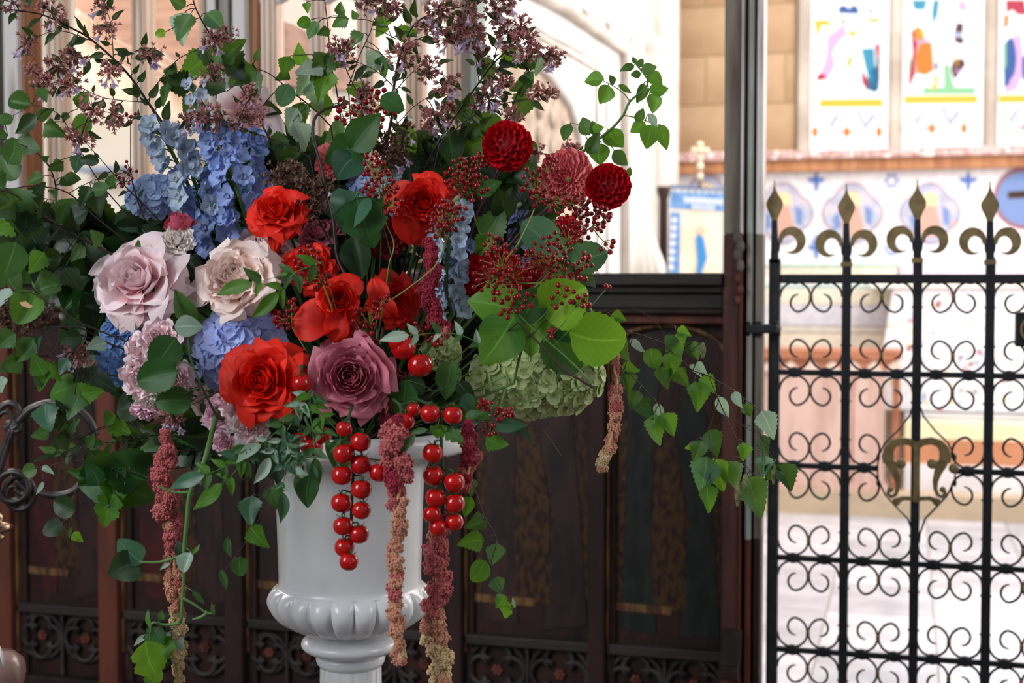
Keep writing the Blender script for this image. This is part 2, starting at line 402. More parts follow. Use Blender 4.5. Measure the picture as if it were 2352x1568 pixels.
for x0, x1 in ((1882, 2028), (2077, 2245), (2294, 2400)):
    y0 = 228 if x0 < 2000 else (220 if x0 < 2200 else 218)
    gp('g_yel', [(x0, y0), (x1, y0 - 1), (x1, y0 + 17), (x0, y0 + 18)])
    gp('g_lil', [(x0 + 8, y0 + 26), (x0 + 28, y0 + 52), (x0 + 48, y0 + 26), (x0 + 62, y0 + 22), (x0 + 40, y0 + 44), (x0 + 30, y0 + 74), (x0 + 24, y0 + 58)])
    gp('g_lil', [(x0 + 80, y0 + 22), (x0 + 92, y0 + 26), (x0 + 106, y0 + 54), (x0 + 126, y0 + 30), (x0 + 134, y0 + 26), (x0 + 112, y0 + 62), (x0 + 106, y0 + 74)])
    gp('g_blu', [(x0 + 32, y0 + 44), (x0 + 50, y0 + 26), (x0 + 42, y0 + 42), (x0 + 32, y0 + 54)])
    gp('g_blu', [(x0 + 110, y0 + 50), (x0 + 130, y0 + 28), (x0 + 124, y0 + 44), (x0 + 112, y0 + 58)])
    for cx in (x0 - 10, x0 + 63, x0 + 137):
        gp('g_ora', oval(cx, y0 + 75, 7, 13, 10))
    gp('g_red', [(x0 + 38, y0 + 73), (x0 + 57, y0 + 72), (x0 + 57, y0 + 77), (x0 + 38, y0 + 77)])
    gp('g_ora', [(x0 + 69, y0 + 72), (x0 + 90, y0 + 73), (x0 + 90, y0 + 77), (x0 + 69, y0 + 77)])
    gp('g_blu', [(x0 + 8, y0 + 73), (x0 + 20, y0 + 74), (x0 + 20, y0 + 78), (x0 + 8, y0 + 77)])
# light two
gp('g_ora', [(2098, 70), (2106, 60), (2122, 70), (2124, 92), (2116, 98), (2140, 96), (2145, 160), (2128, 172), (2105, 168), (2102, 130), (2112, 98), (2100, 84)])
gp('g_yel', [(2110, 62), (2120, 68), (2124, 84), (2116, 88), (2108, 80)])
gp('g_red', [(2092, 66), (2098, 72), (2102, 90), (2110, 96), (2102, 130), (2103, 168), (2088, 204), (2087, 180), (2096, 120)])
gp('g_lil', [(2107, 94), (2134, 86), (2134, 94), (2108, 102)])
gp('g_mar', [(2198, 52), (2213, 54), (2212, 74), (2192, 74)])
gp('g_lil', [(2192, 75), (2211, 74), (2211, 84), (2190, 84)])
gp('g_mar', [(2192, 85), (2210, 85), (2216, 95), (2207, 102), (2192, 94)])
gp('g_mar', [(2188, 140), (2212, 134), (2218, 148), (2208, 162), (2192, 184), (2184, 160)])
gp('g_yel', [(2192, 132), (2202, 134), (2202, 152), (2194, 152)])
gp('g_pink', [(2190, 158), (2206, 156), (2204, 170), (2190, 170)])
gp('g_gre', [(2168, 148), (2180, 146), (2186, 180), (2196, 212), (2168, 212)])
gp('g_gre', [(2088, 130), (2093, 140), (2088, 184), (2086, 160)])
gp('g_cya', [(2094, 0), (2130, 0), (2124, 22), (2100, 22)])
gp('g_cya', [(2144, 0), (2158, 0), (2154, 34), (2142, 60), (2140, 30)])
gp('g_pink', [(2200, 6), (2216, 0), (2222, 18), (2212, 28), (2200, 18)])
gp('g_blu', [(2148, 142), (2155, 142), (2154, 164), (2146, 156)])
gp('g_yel', [(2142, 160), (2156, 180), (2150, 204), (2136, 208), (2146, 186)])
gp('g_gre', [(2120, 200), (2240, 200), (2240, 216), (2120, 216)])
# light three
gp('g_red', [(2310, 0), (2352, 0), (2360, 34), (2338, 34), (2326, 22), (2312, 30)])
gp('g_pink', [(2328, 84), (2344, 76), (2350, 120), (2346, 180), (2336, 206), (2310, 214), (2306, 206), (2330, 170), (2336, 140)])
gp('g_blu', [(2312, 92), (2326, 84), (2336, 120), (2334, 160), (2322, 196), (2306, 200), (2306, 160)])
gp('g_blu', [(2346, 130), (2372, 120), (2372, 200), (2348, 180)])
gp('g_gre', [(2304, 100), (2312, 96), (2312, 150), (2304, 168)])
gp('g_ora', [(2306, 34), (2318, 34), (2316, 60), (2305, 66)])
# ---- ledge: pink marble top and tan wood moulding
l = MB(); l.box(XL, XR, YE - 0.16, YE, ledge0 + 0.05, ledge1); struct('trim_1', l, M_['marble'], bevel=0.006)
l = MB(); l.box(XL, XR, YE - 0.12, YE, ledge0 - 0.03, ledge0 + 0.05); struct('trim_2', l, M_['tan_wood'], bevel=0.006)
# ---- reredos wall below the ledge
rr = root('reredos', (0.5, YE - 0.03, 1.2), 'white mosaic reredos with quatrefoil medallions below the stained windows', 'reredos')
YR = YE - 0.035
bx(XL, XR, YR, YE, 0.9, ledge0 - 0.03).build('mosaic_panel', M_['mosaic'], rr, False)
qm = [mat('medallion_rim', srgb(150, 104, 116), 0.6), mat('medallion_ground', srgb(196, 188, 200), 0.6, srgb(160, 172, 200), 11, c3=srgb(206, 166, 148)),
      mat('medallion_robe', srgb(206, 156, 142), 0.6), mat('medallion_blue', srgb(112, 136, 186), 0.6), mat('medallion_halo', srgb(232, 204, 160), 0.6), mat('mosaic_blue', srgb(80, 116, 190), 0.6)]
def quatre(cx, cy, r, s, Y, m, par, name):
    pts = []
    for q in range(4):
        a0 = q * 90
        ox, oy = cx + r * 0.42 * cos(radians(a0)), cy + r * 0.42 * sin(radians(a0))
        for k in range(7):
            a = a0 - 66 + 132 * k / 6
            pts.append((ox + r * 0.6 * s * cos(radians(a)), oy + r * 0.6 * s * sin(radians(a))))
    fpoly(name, pts, Y, m, par, 0.004)
for cx, cy in ((1798, 490), (1958, 490), (2136, 490), (1622, 470)):
    quatre(cx, cy, 68, 1.06, YR - 0.004, qm[0], rr, 'medallion_rim'); quatre(cx, cy, 68, 0.98, YR - 0.007, qm[1], rr, 'medallion')
    fpoly('painted_figure', [(cx - 14, cy - 18), (cx + 14, cy - 18), (cx + 26, cy + 30), (cx + 18, cy + 52), (cx - 20, cy + 52), (cx - 26, cy + 24)], YR - 0.009, qm[2], rr, 0.002)
    fpoly('painted_figure', [(cx + 28, cy - 20), (cx + 46, cy - 6), (cx + 44, cy + 30), (cx + 30, cy + 20)], YR - 0.009, qm[3], rr, 0.002)
    fpoly('painted_figure', [(cx - 46, cy + 10), (cx - 30, cy - 6), (cx - 26, cy + 30), (cx - 40, cy + 40)], YR - 0.009, qm[3], rr, 0.002)
    fpoly('painted_halo', oval(cx, cy - 30, 20, 20), YR - 0.0085, qm[4], rr, 0.002)
fpoly('medallion_rim', oval(2352, 455, 72, 72, 24), YR - 0.004, qm[0], rr, 0.004); fpoly('medallion', oval(2352, 455, 62, 62, 24), YR - 0.007, qm[3], rr, 0.004)
fpoly('painted_band', [(2315, 440), (2390, 436), (2390, 452), (2315, 456)], YR - 0.01, M_['p_gold'], rr, 0.002)
for cx, cy in ((1875, 415), (2224, 415), (1875, 570)):      # fleur de lis
    fpoly('painted_fleur', [(cx, cy - 24), (cx + 6, cy - 6), (cx + 20, cy - 8), (cx + 16, cy + 4), (cx + 6, cy + 3), (cx + 3, cy + 24), (cx - 3, cy + 24), (cx - 6, cy + 3), (cx - 16, cy + 4), (cx - 20, cy - 8), (cx - 6, cy - 6)], YR - 0.004, qm[5], rr, 0.002)
for cx, cy in ((2048, 415), (2048, 570), (1880, 555)):
    for k in range(6):
        a = k * 60
        fpoly('painted_star', oval(cx + 12 * cos(radians(a)), cy + 13 * sin(radians(a)), 5, 5, 6), YR - 0.004, qm[5], rr, 0.002)
# retable bands
YT = 9.72
rt = root('retable', PY(1950, 640, YT), 'pale shelf retable with green and lilac lines below the mosaic medallions', 'altar shelf')
for y0, y1, x0, x1, c in ((608, 614, 1750, 2065, srgb(150, 190, 170)), (614, 632, 1750, 2060, srgb(226, 218, 200)), (604, 640, 2065, 2420, srgb(206, 192, 216)),
                       (632, 655, 1750, 2065, srgb(238, 236, 236)), (655, 662, 1750, 2050, srgb(160, 200, 196)), (662, 700, 1750, 2050, srgb(230, 224, 206)), (640, 655, 2065, 2420, srgb(240, 240, 240)),
                       (700, 748, 1750, 2040, srgb(214, 214, 226)), (748, 764, 1750, 2040, srgb(220, 214, 204)), (764, 800, 1750, 2040, srgb(232, 220, 200))):
    mb = MB(); a = PY(x0, y0, YT); b_ = PY(x1, y1, YT); mb.box(a.x, b_.x, YT, YR, b_.z, a.z)
    mb.build('shelf_band', mat('band', c, 0.6, tuple(x * 0.85 for x in c[:3]) + (1,), 30), rt, False)
a = PY(1750, 800, YT); b_ = PY(2420, 655, YT)
bx(a.x, b_.x, YT + 0.02, YR, 0.0, b_.z).build('base', M_['plaster'], rt, False)
# altar with frontal
YA = 9.42
al = root('altar', PY(2200, 1120, YA), 'altar covered with a white floral embroidered frontal behind the gate', 'altar')
a = PY(2030, 660, YA); b_ = PY(2460, 950, YA)
mb = MB(); mb.prism([(a.x + 0.06, YA, a.z), (b_.x, YA, a.z), (b_.x, YA, b_.z), (a.x - 0.06, YA, b_.z)], (0, 0.28, 0))
mb.build('frontal', mat('white_embroidered_cloth', srgb(240, 236, 238), 0.7, srgb(222, 222, 232), 26), al, False)
fm = [mat('thread_red', srgb(206, 130, 136), 0.7), mat('thread_blue', srgb(176, 186, 214), 0.7), mat('thread_gold', srgb(226, 206, 170), 0.7)]
for i in range(90):
    x = random.uniform(2040, 2420); y = random.uniform(672, 940)
    fpoly('embroidered_flower', oval(x, y, random.uniform(4, 8), random.uniform(4, 9), 7), YA - 0.002, fm[random.choice((0, 1, 1, 2))], al, 0.002)
bx(a.x - 0.08, b_.x, YA - 0.03, YA + 0.28, a.z, a.z + 0.03).build('altar_top', M_['plaster'], al, False)
# steps in front of the altar
st = root('altar_step', PZ(2150, 1190), 'stone altar steps with cream and terracotta kneeler runs behind the gate', 'steps')
def stp(name, Y0, Y1, zlo, zhi, c, x0=XL + 0.02, x1=XR - 0.02, c2=None):
    bx(x0, x1, Y0, Y1, zlo, zhi).build(name, mat(name + '_m', c, 0.6, c2 or tuple(x * 0.88 for x in c[:3]) + (1,), 5), st, False)
zz = lambda py, Y, px=2200: PY(px, py, Y).z
stp('lower_step', 8.9, 9.7, 0, zz(1140, 8.9), srgb(186, 166, 142))
KX = wx(2082, 9.1)
stp('upper_step', 9.1, 9.7, zz(1140, 8.9), zz(1068, 9.1), srgb(222, 220, 226), x0=KX)
stp('kneeler', 9.12, 9.28, zz(1068, 9.1), zz(1010, 9.12), srgb(196, 134, 98), x0=KX)
stp('kneeler_cushion', 9.12, 9.29, zz(1010, 9.12), zz(972, 9.12), srgb(240, 228, 186), x0=KX)
stp('footpace', 9.32, 9.7, zz(1068, 9.1), zz(952, 9.32), srgb(206, 206, 210), x0=KX)
# prayer desk
YD = 8.96
ZD = zz(1140, 8.9)
pd = root('prayer_desk', Vector((PY(1900, 1160, YD).x, YD, ZD)), 'pale wooden prayer desk with carved frieze just behind the gate', 'desk')
dm = mat('pink_oak', srgb(206, 176, 166), 0.6, srgb(188, 156, 144), 3, 0.3, stretch=(5, 5, 0.7)); dt = mat('orange_oak', srgb(178, 118, 88), 0.55, srgb(150, 94, 70), 3, 0.3, stretch=(0.7, 5, 5))
c0 = PY(1640, 850, YD); c1 = PY(2030, 1150, YD)
bx(c0.x, c1.x, YD, YD + 0.03, ZD + 0.04, c0.z).build('front_board', dm, pd, False)
bx(c0.x, PY(2072, 800, YD).x, YD - 0.03, YD + 0.34, PY(1800, 822, YD).z, PY(1800, 802, YD).z).build('desk_top', dt, pd, False, 0.004)
bx(c0.x, PY(2062, 850, YD).x, YD - 0.01, YD + 0.32, PY(1800, 852, YD).z, PY(1800, 822, YD).z).build('frieze_rail', dt, pd, False)
for k in range(9):
    cx = 1672 + k * 48
    fpoly('carved_drop', [(cx - 20, 853), (cx - 12, 838), (cx, 828), (cx + 12, 838), (cx + 20, 853)], YD - 0.02, mat('drop', srgb(214, 190, 176), 0.6) if k == 0 else bpy.data.materials['drop'], pd, 0.012)
bx(PY(2050, 850, YD).x, PY(2068, 850, YD).x, YD + 0.1, YD + 0.16, ZD, c0.z).build('leg', dt, pd, False)
bx(PY(1960, 850, YD).x - 0.004, PY(1962, 850, YD).x, YD - 0.004, YD, ZD + 0.05, c0.z).build('seam', dt, pd, False)
bx(c0.x, c1.x + 0.02, YD - 0.03, YD + 0.34, ZD, ZD + 0.04).build('plinth', dm, pd, False)
# ---- stone arch recess on the left wall
ar = root('arched_recess', PXW(1300, 600, XL), 'pale carved stone arch recess on the chancel wall right of the flowers', 'arch')
def wpoly(name, pts, X, m, par, th, smooth=False):
    mb = MB(); mb.prism([PXW(x, y, X) for x, y in pts], (th, 0, 0)); return mb.build(name, m, par, smooth)
def wtube(name, pts, X, r, m, par):
    mb = MB(); mb.tube([PXW(x, y, X) for x, y in pts], r, 8); return mb.build(name, m, par, True)
wpoly('frame', [(1040, -80), (1120, -80), (1300, 0), (1441, 95), (1441, 640), (1040, 640)], XL + 0.001, M_['stone_w'], ar, 0.05)
sh = mat('shaded_recess_stone', srgb(176, 160, 144), 0.85, srgb(150, 132, 116), 10, 0.2, bump=0.6, bscale=20, c3=srgb(160, 140, 124))  # shade of the recess is put into this darker stone colour
wpoly('recess_back', [(1150, 640), (1150, 100), (1210, 130), (1265, 180), (1305, 240), (1325, 300), (1332, 360), (1332, 640)], XL + 0.052, sh, ar, 0.004)
wtube('hood_moulding', [(1150, -60), (1300, 20), (1436, 118), (1436, 640)], XL + 0.08, 0.03, M_['stone_g'], ar)
wtube('inner_moulding', [(1150, 10), (1260, 76), (1394, 148), (1394, 640)], XL + 0.06, 0.014, M_['stone_w'], ar)
wtube('inner_moulding', [(1140, 40), (1250, 90), (1370, 160), (1372, 640)], XL + 0.06, 0.012, M_['stone_g'], ar)
wtube('arch_rib', [(1150, 90), (1210, 120), (1268, 172), (1310, 236), (1330, 300), (1338, 360), (1338, 640)], XL + 0.07, 0.025, M_['stone_w'], ar)
for k in range(5):
    x = 1180 + k * 52
    wpoly('carved_leaf', oval(x + 120, 18 + k * 26 - 20, 9, 20, 8), XL + 0.07, M_['stone_w'], ar, 0.02)
for k in range(6):
    mb = MB(); mb.ball(PXW(1240 + (k % 3) * 30, 250 + k * 22, XL + 0.06), 0.07, 10, 6, (0.25, 1, 0.7)); mb.build('recess_carving', sh, ar)
# pier at the corner, shaft and swag
co = root('corner_pier', PY(1512, 640, 9.5) - Vector((0, 0, 1.4)), 'pale stone corner pier between arch and tan east wall', 'pier')
mb = MB(); mb.lathe([(0.10, 0), (0.10, 5)], 20, cx=PY(1520, 640, 9.7).x, cy=9.78); mb.build('shaft', M_['stone_w'], co)
mb = MB(); mb.box(XL, PY(1500, 640, 9.6).x, 9.5, 9.66, 0, 5); mb.build('buttress', M_['stone_w'], co, False)
for k in range(3):
    mb = MB(); p = PY(1470, 360 + k * 22, 9.4); mb.ball(p, 0.03, 10, 6, (1, 1, 1.6)); mb.build('carved_boss', M_['stone_g'], co)
sw = root('carved_drapery', PY(1470, 620, 8.7), 'pale carved stone drapery low beside the arch above dark screen rail', 'carving')
for k in range(5):
    mb = MB(); mb.tube([PY(1462 + k * 3, 470, 8.8), PY(1456 + k * 8, 540, 8.7), PY(1448 + k * 16, 610, 8.7), PY(1446 + k * 18, 680, 8.7)], [0.03, 0.035, 0.045, 0.05], 8); mb.build('fold', M_['stone_w'], sw)
dc = MB(); dc.lathe([(0.03, 0), (0.03, 1.95), (0.045, 2.0), (0.045, 2.03)], 16, cx=PY(1524, 500, 8.9).x, cy=8.9)
tag(dc.build('riddel_post', M_['oak'], None), 'dark slender wooden post left of the blue bordered banner', 'post')
# ---- banner
YB = 8.3
bn = root('banner', PY(1605, 625, YB), 'cream processional banner with blue border and blue figure behind screen', 'banner')
bc = mat('banner_cream', srgb(240, 228, 206), 0.8, srgb(232, 214, 190), 6); bb = mat('banner_blue', srgb(118, 160, 210), 0.8, srgb(96, 140, 196), 20); bf = mat('banner_bright_blue', srgb(60, 140, 205), 0.8)
fpoly('cloth', [(1545, 432), (1674, 440), (1672, 760), (1532, 760)], YB, bc, bn, 0.01)
fpoly('top_border', [(1541, 440), (1674, 446), (1673, 486), (1537, 478)], YB - 0.004, bb, bn, 0.004)
fpoly('side_border', [(1540, 486), (1563, 488), (1558, 758), (1533, 758)], YB - 0.004, bb, bn, 0.004)
fpoly('side_border', [(1662, 488), (1674, 488), (1672, 758), (1658, 758)], YB - 0.004, bb, bn, 0.004)
for k in range(8): fpoly('crenel', [(1546 + k * 16, 424 + k), (1553 + k * 16, 424 + k), (1553 + k * 16, 438 + k), (1546 + k * 16, 438 + k)], YB - 0.003, bb, bn, 0.004)
fpoly('embroidered_figure', [(1598, 545), (1606, 538), (1616, 548), (1620, 570), (1624, 592), (1616, 612), (1606, 640), (1598, 640), (1602, 600)], YB - 0.006, bf, bn, 0.004)
fpoly('embroidered_face', oval(1610, 528, 9, 11), YB - 0.006, mat('banner_face', srgb(226, 196, 170), 0.8), bn, 0.004)
wl = mat('banner_letter_white', srgb(238, 240, 244), 0.8)
for k in range(9): fpoly('lettering', [(1572 + k * 10, 452 + k * 0.6), (1578 + k * 10, 452 + k * .6), (1579 + k * 10, 466 + k * .6), (1573 + k * 10, 466 + k * .6)], YB - 0.006, wl, bn, 0.003)
for k in range(5): fpoly('lettering', [(1590 + k * 11, 470 + k * 0.6), (1596 + k * 11, 470 + k * .6), (1597 + k * 11, 480 + k * .6), (1591 + k * 11, 480 + k * .6)], YB - 0.006, wl, bn, 0.003)
for k in range(7): fpoly('border_motif', oval(1549 - k * 1.2, 505 + k * 18, 6, 6, 8), YB - 0.007, wl, bn, 0.003)
mb = MB(); a = PY(1608, 420, YB + 0.03); mb.tube([Vector((a.x, YB + 0.03, 0)), PY(1608, 372, YB + 0.03)], 0.012, 8); mb.build('pole', M_['gold_line'], bn)
bm_ = mat('pale_brass', srgb(214, 204, 178), 0.4, metal=0.3)
for k, (y0, y1, r) in enumerate(((395, 415, 0.018), (372, 392, 0.02), (355, 372, 0.016))):
    mb = MB(); mb.ball(PY(1608, (y0 + y1) / 2, YB + 0.03), r, 10, 8, (1, 1, 1.5)); mb.build('knop', bm_, bn)
mb = MB(); mb.tube([PY(1608, 358, YB + .03), PY(1608, 330, YB + .03)], 0.014, 8); mb.tube([PY(1592, 345, YB + .03), PY(1624, 346, YB + .03)], 0.014, 8)
for q in ((1608, 332), (1594, 345), (1622, 346)): mb.ball(PY(q[0], q[1], YB + .03), 0.02, 8, 6)
mb.build('cross', bm_, bn)
mb = MB(); mb.tube([PY(1540, 428, YB + .02), PY(1676, 438, YB + .02)], 0.01, 8); mb.build('crossbar', M_['gold_line'], bn)

# ---- brown wooden boards behind the screen lights
ob = root('organ_case', PXW(700, 600, XL) * 1.0, 'tall pinkish brown wooden case behind the screen lights, left of centre', 'cabinet')
bwood = mat('pink_brown_board', srgb(176, 134, 112), 0.6, srgb(150, 110, 92), 3, 0.3, stretch=(0.8, 3, 8)); 
wpoly('side_board', [(600, 40), (650, 58), (735, 100), (835, 152), (835, 210), (600, 195)], XL + 0.02, bwood, ob, 0.03)
wpoly('side_board', [(600, 205), (700, 212), (730, 330), (730, 640), (600, 640)], XL + 0.02, M_['cream_wood'], ob, 0.02)
oc = root('aisle_cupboard', PY(300, 900, 6.4), 'wide brown wooden case behind the left screen lights', 'cabinet')
def apoly(name, pts, Y, m, th=0.05): fpoly(name, pts, Y, m, oc, th)
apoly('board', [(170, -60), (310, -60), (312, 40), (300, 95), (175, 20)], 6.4, bwood)
apoly('board', [(330, -60), (470, -60), (480, 180), (420, 150), (340, 100)], 6.4, bwood)
apoly('back_board', [(175, 20), (300, 95), (420, 150), (480, 180), (480, 290), (330, 260), (175, 190)], 6.45, M_['cream_wood'])
for k in range(4): fpoly('moulding', [(175 + 0, 36 + k * 14), (480, 192 + k * 20), (480, 197 + k * 20), (175, 40 + k * 14)], 6.38, M_['tan_wood'], oc, 0.02)
wi = MB(); wi.box(PY(185, 380, 7.1).x, PY(290, 380, 7.1).x, 7.05, 7.2, PY(200, 396, 7.1).z, PY(200, 384, 7.1).z)
wi.build('blue_shelf', mat('blue_grey_rail', srgb(150, 160, 186), 0.6), oc, False)

# ================================================================== SCREEN
sc = root('rood_screen', Vector((-1.2, YS, 0)), 'carved and painted oak chancel screen with figure panels behind the flowers', 'screen')
def sxz(px, py, Y=YS): p = PY(px, py, Y); return p.x, p.z
def strip(name, px0, px1, py0, py1, m, y0=YS - 0.03, y1=YS + 0.03, bev=0.003, label=None, refy=900):
    x0 = PY(px0, refy, YS).x; x1 = PY(px1, refy, YS).x
    z1 = 2.6 if py0 < -50 else PY((px0 + px1) / 2, py0, YS).z; z0 = 0.0 if py1 > 1700 else PY((px0 + px1) / 2, py1, YS).z
    mb = MB(); mb.box(x0, x1, y0, y1, z0, z1)
    return build_c(mb, name, m, Vector(((x0 + x1) / 2, (y0 + y1) / 2, z0)), sc, False, bev, label)
# right main post: cluster of mouldings
strip('post', 1668, 1706, -99, 540, M_['oak_grey'], YS - 0.07, YS + 0.04)
strip('post', 1668, 1706, 540, 1799, M_['oak_mid'], YS - 0.07, YS + 0.04)
for p0, p1, cs in ((1706, 1711, ('white_paint', 'oak_red', 'oak_red')), (1711, 1719, ('oak_red', 'oak', 'oak')), (1719, 1732, ('green_paint', 'green_paint', 'oak_red')),
                   (1732, 1738, ('oak_black', 'oak', 'oak')), (1738, 1752, ('white_paint', 'oak_grey', 'oak'))):
    dy = {1706: 0.075, 1711: 0.04, 1719: 0.055, 1732: 0.03, 1738: 0.045}[p0]
    for (a, b_), c in zip(((-99, 540), (540, 1230), (1230, 1799)), cs):
        strip('moulding', p0, p1, a, b_, M_[c], YS - dy, YS + 0.04, 0.002)
mb = MB(); x0, x1 = PY(1664, 1480, YS).x, PY(1708, 1480, YS).x
zt, zm, zb = PY(1690, 1425, YS).z, PY(1690, 1500, YS).z, PY(1690, 1532, YS).z
mb.prism([(x0 + 0.004, YS - 0.07, zt), (x0 + 0.004, YS - 0.085, zt - 0.02), (x0, YS - 0.10, zm), (x0, YS - 0.115, zm - 0.012), (x0, YS - 0.115, zb), (x0, YS - 0.05, zb)], (x1 - x0, 0, 0))
mb.build('buttress_foot', M_['oak'], sc, False, 0.002)
# worn carved bosses at post head
for k, y in enumerate((545, 565, 585, 610, 640, 665, 690)):
    mb = MB(); mb.ball(PY(1694 + (k % 2) * 6, y, YS - 0.075), 0.011 - 0.0006 * k, 8, 6, (1, 0.6, 1.5)); mb.build('carved_crocket', M_['oak_red' if k > 3 else 'oak_grey'], sc)
# rail mouldings (top of the dado)
def rail(px0, px1, py0, py1, m, dy):
    x0 = PY(px0, 640, YS).x; x1 = PY(px1, 640, YS).x; z1 = PY(1520, py0, YS).z; z0 = PY(1520, py1, YS).z
    mb = MB(); mb.box(x0, x1, YS - dy, YS + 0.05, z0, z1); build_c(mb, 'rail', m, Vector(((x0 + x1) / 2, YS, z0)), sc, False, 0.004)
for y0, y1, m, dy in ((627, 655, 'oak_black', 0.085), (655, 672, 'oak_black', 0.065), (672, 708, 'oak_black', 0.05), (708, 720, 'oak', 0.06), (720, 742, 'oak_red', 0.04)):
    rail(-150, 1668, y0, y1, M_[m], dy)
# dado posts, panels
posts = [(-120, -90), (8, 44), (243, 286), (530, 572), (750, 780), (1040, 1072), (1362, 1398), (1668, 1670)]
for a, b_ in posts[:-1]:
    strip('dado_post', a, b_, 740, 1799, M_['oak_red'] if a < 400 else M_['oak'], YS - 0.05, YS + 0.02)
    strip('gilt_bead', b_ + 1, b_ + 6, 742, 1490, M_['gold_line'], YS - 0.03, YS + 0.02, 0.0015)
    strip('dado_post_side', b_ + 6, b_ + 18, 742, 1799, M_['oak'], YS - 0.015, YS + 0.02, 0.0015)
for i in range(len(posts) - 1):
    a, b_ = posts[i][1], posts[i + 1][0]
    x0, x1 = PY(a, 900, YS).x, PY(b_, 900, YS).x
    zt = PY(1520, 742, YS).z; zb = PY(1520, 1492, YS).z
    mb = MB(); mb.box(x0, x1, YS + 0.0, YS + 0.02, 0.0, zt)
    pn = build_c(mb, 'painted_panel', M_['panel'], Vector(((x0 + x1) / 2, YS + 0.01, 0)), sc, False)
    W_ = x1 - x0; H_ = zt - zb; Yp = YS - 0.002
    def fp(name, pts, m, y=0.0):
        mb = MB(); mb.prism([(x0 + u * W_, Yp - y, zb + v * H_) for u, v in pts], (0, 0.003, 0)); mb.build(name, M_[m], pn, False)
    rc = ['p_red', 'p_red', 'p_red', 'p_flesh', 'p_flesh', 'p_flesh', 'p_green', 'p_green'][i % 8]
    fp('gold_ground', [(0.03, 0.14), (0.97, 0.14), (0.97, 0.70), (0.03, 0.70)], 'p_gold' if i >= 5 else 'panel', -0.001)
    fp('painted_robe', [(0.12, 0.06), (0.42, 0.05), (0.38, 0.4), (0.40, 0.7), (0.45, 0.86), (0.32, 0.9), (0.18, 0.8), (0.16, 0.5)], rc, 0.001)
    fp('painted_robe', [(0.62, 0.04), (0.96, 0.06), (0.90, 0.42), (0.84, 0.72), (0.70, 0.82), (0.56, 0.70), (0.70, 0.4)], 'p_flesh' if i != 6 else 'p_green', 0.001)
    fp('painted_gold_cloth', [(0.40, 0.12), (0.68, 0.12), (0.66, 0.45), (0.55, 0.72), (0.44, 0.7), (0.38, 0.4)], 'p_gold', 0.0015)
    fp('painted_border', [(0.04, 0.115), (0.55, 0.11), (0.55, 0.135), (0.04, 0.14)], 'gold_line', 0.002)
    # cusped head
    for k in (0, 1):
        mb = MB(); pts = []
        for t in range(9):
            aa = pi / 2 * t / 8
            pts.append(Vector((x0 + W_ * (0.5 + (k - 0.5) * 1.0 * cos(aa) * 1.0), YS - 0.012, zt - 0.075 + 0.07 * sin(aa))))
        mb.tube(pts, 0.006, 6); mb.build('cusped_head', M_['gold_line'], pn)
    # tracery at the base: rails and quatrefoils
    zq = zb - 0.075
    mb = MB(); mb.box(x0, x1, YS - 0.03, YS, zb - 0.012, zb + 0.012); mb.build('tracery_rail', M_['oak_black'], pn, False, 0.003)
    mb = MB(); mb.box(x0, x1, YS - 0.04, YS, 0.0, zq - 0.1); mb.build('skirting', M_['oak'], pn, False, 0.003)
    for q in (0.25, 0.75):
        cx = x0 + q * W_; R = W_ * 0.21
        mb = MB()
        for s4 in range(4):
            ac = s4 * pi / 2
            pts = [Vector((cx + R * 0.55 * cos(ac) + R * 0.52 * cos(ac - 2.2 + 4.4 * t / 10), YS - 0.012, zq + R * 0.55 * sin(ac) + R * 0.52 * sin(ac - 2.2 + 4.4 * t / 10))) for t in range(11)]
            mb.tube(pts, 0.0065, 6)
        mb.tube([Vector((cx + R * 1.12 * cos(2 * pi * t / 20), YS - 0.008, zq + R * 1.12 * sin(2 * pi * t / 20))) for t in range(21)], 0.006, 6)
        mb.build('quatrefoil', M_['trac'], pn)
        mb = MB()
        for k in range(6): mb.ball((cx + 0.009 * cos(k * pi / 3), YS - 0.006, zq + 0.009 * sin(k * pi / 3)), 0.006, 6, 4)
        mb.ball((cx, YS - 0.01, zq), 0.005, 6, 4); mb.build('rosette', M_['rosette'], pn)
    for q in (0.02, 0.5, 0.98):
        mb = MB(); mb.box(x0 + q * W_ - 0.004, x0 + q * W_ + 0.004, YS - 0.018, YS, zq - 0.1, zb); mb.build('tracery_bar', M_['trac'], pn, False, 0.002)
# upper lights: thick painted posts and cream mullions
for px0, px1, m, dy in ((-6, 8, 'oak', .05), (8, 28, 'green_paint', .06), (28, 42, 'oak_grey', .04), (42, 74, 'white_paint', .06), (74, 80, 'tan_wood', .04)):
    strip('painted_post', px0, px1, -99, 627, M_[m], YS - dy, YS + 0.04, refy=300)
for px0, px1, m, dy in ((488, 500, 'oak_grey', .04), (500, 520, 'white_paint', .055), (520, 530, 'oak', .04), (530, 552, 'green_paint', .06), (552, 560, 'oak_grey', .04), (560, 588, 'white_paint', .06), (588, 606, 'tan_wood', .03)):
    strip('painted_post', px0, px1, -99, 627, M_[m], YS - dy, YS + 0.04, refy=300)
for c in (136, 331, 478, 626, 737, 846, 958, 1052):
    w_ = 17 if c != 478 else 10
    strip('mullion', c - w_, c + w_, -99, 627, M_['cream_wood'], YS - 0.02, YS + 0.03, refy=300)
    for dx, r in ((-w_ + 5, 0.005), (0, 0.0065), (w_ - 5, 0.005)):
        a = PY(c + dx, 300, YS); mb = MB(); mb.tube([Vector((a.x, YS - 0.022, PY(c, 627, YS).z)), Vector((a.x, YS - 0.022, 2.6))], r, 8); mb.build('mullion_bead', M_['cream_wood'], sc)
    strip('mullion_reveal', c - w_ - 20, c - w_, -99, 627, M_['tan_wood'], YS + 0.03, YS + 0.045, refy=300)
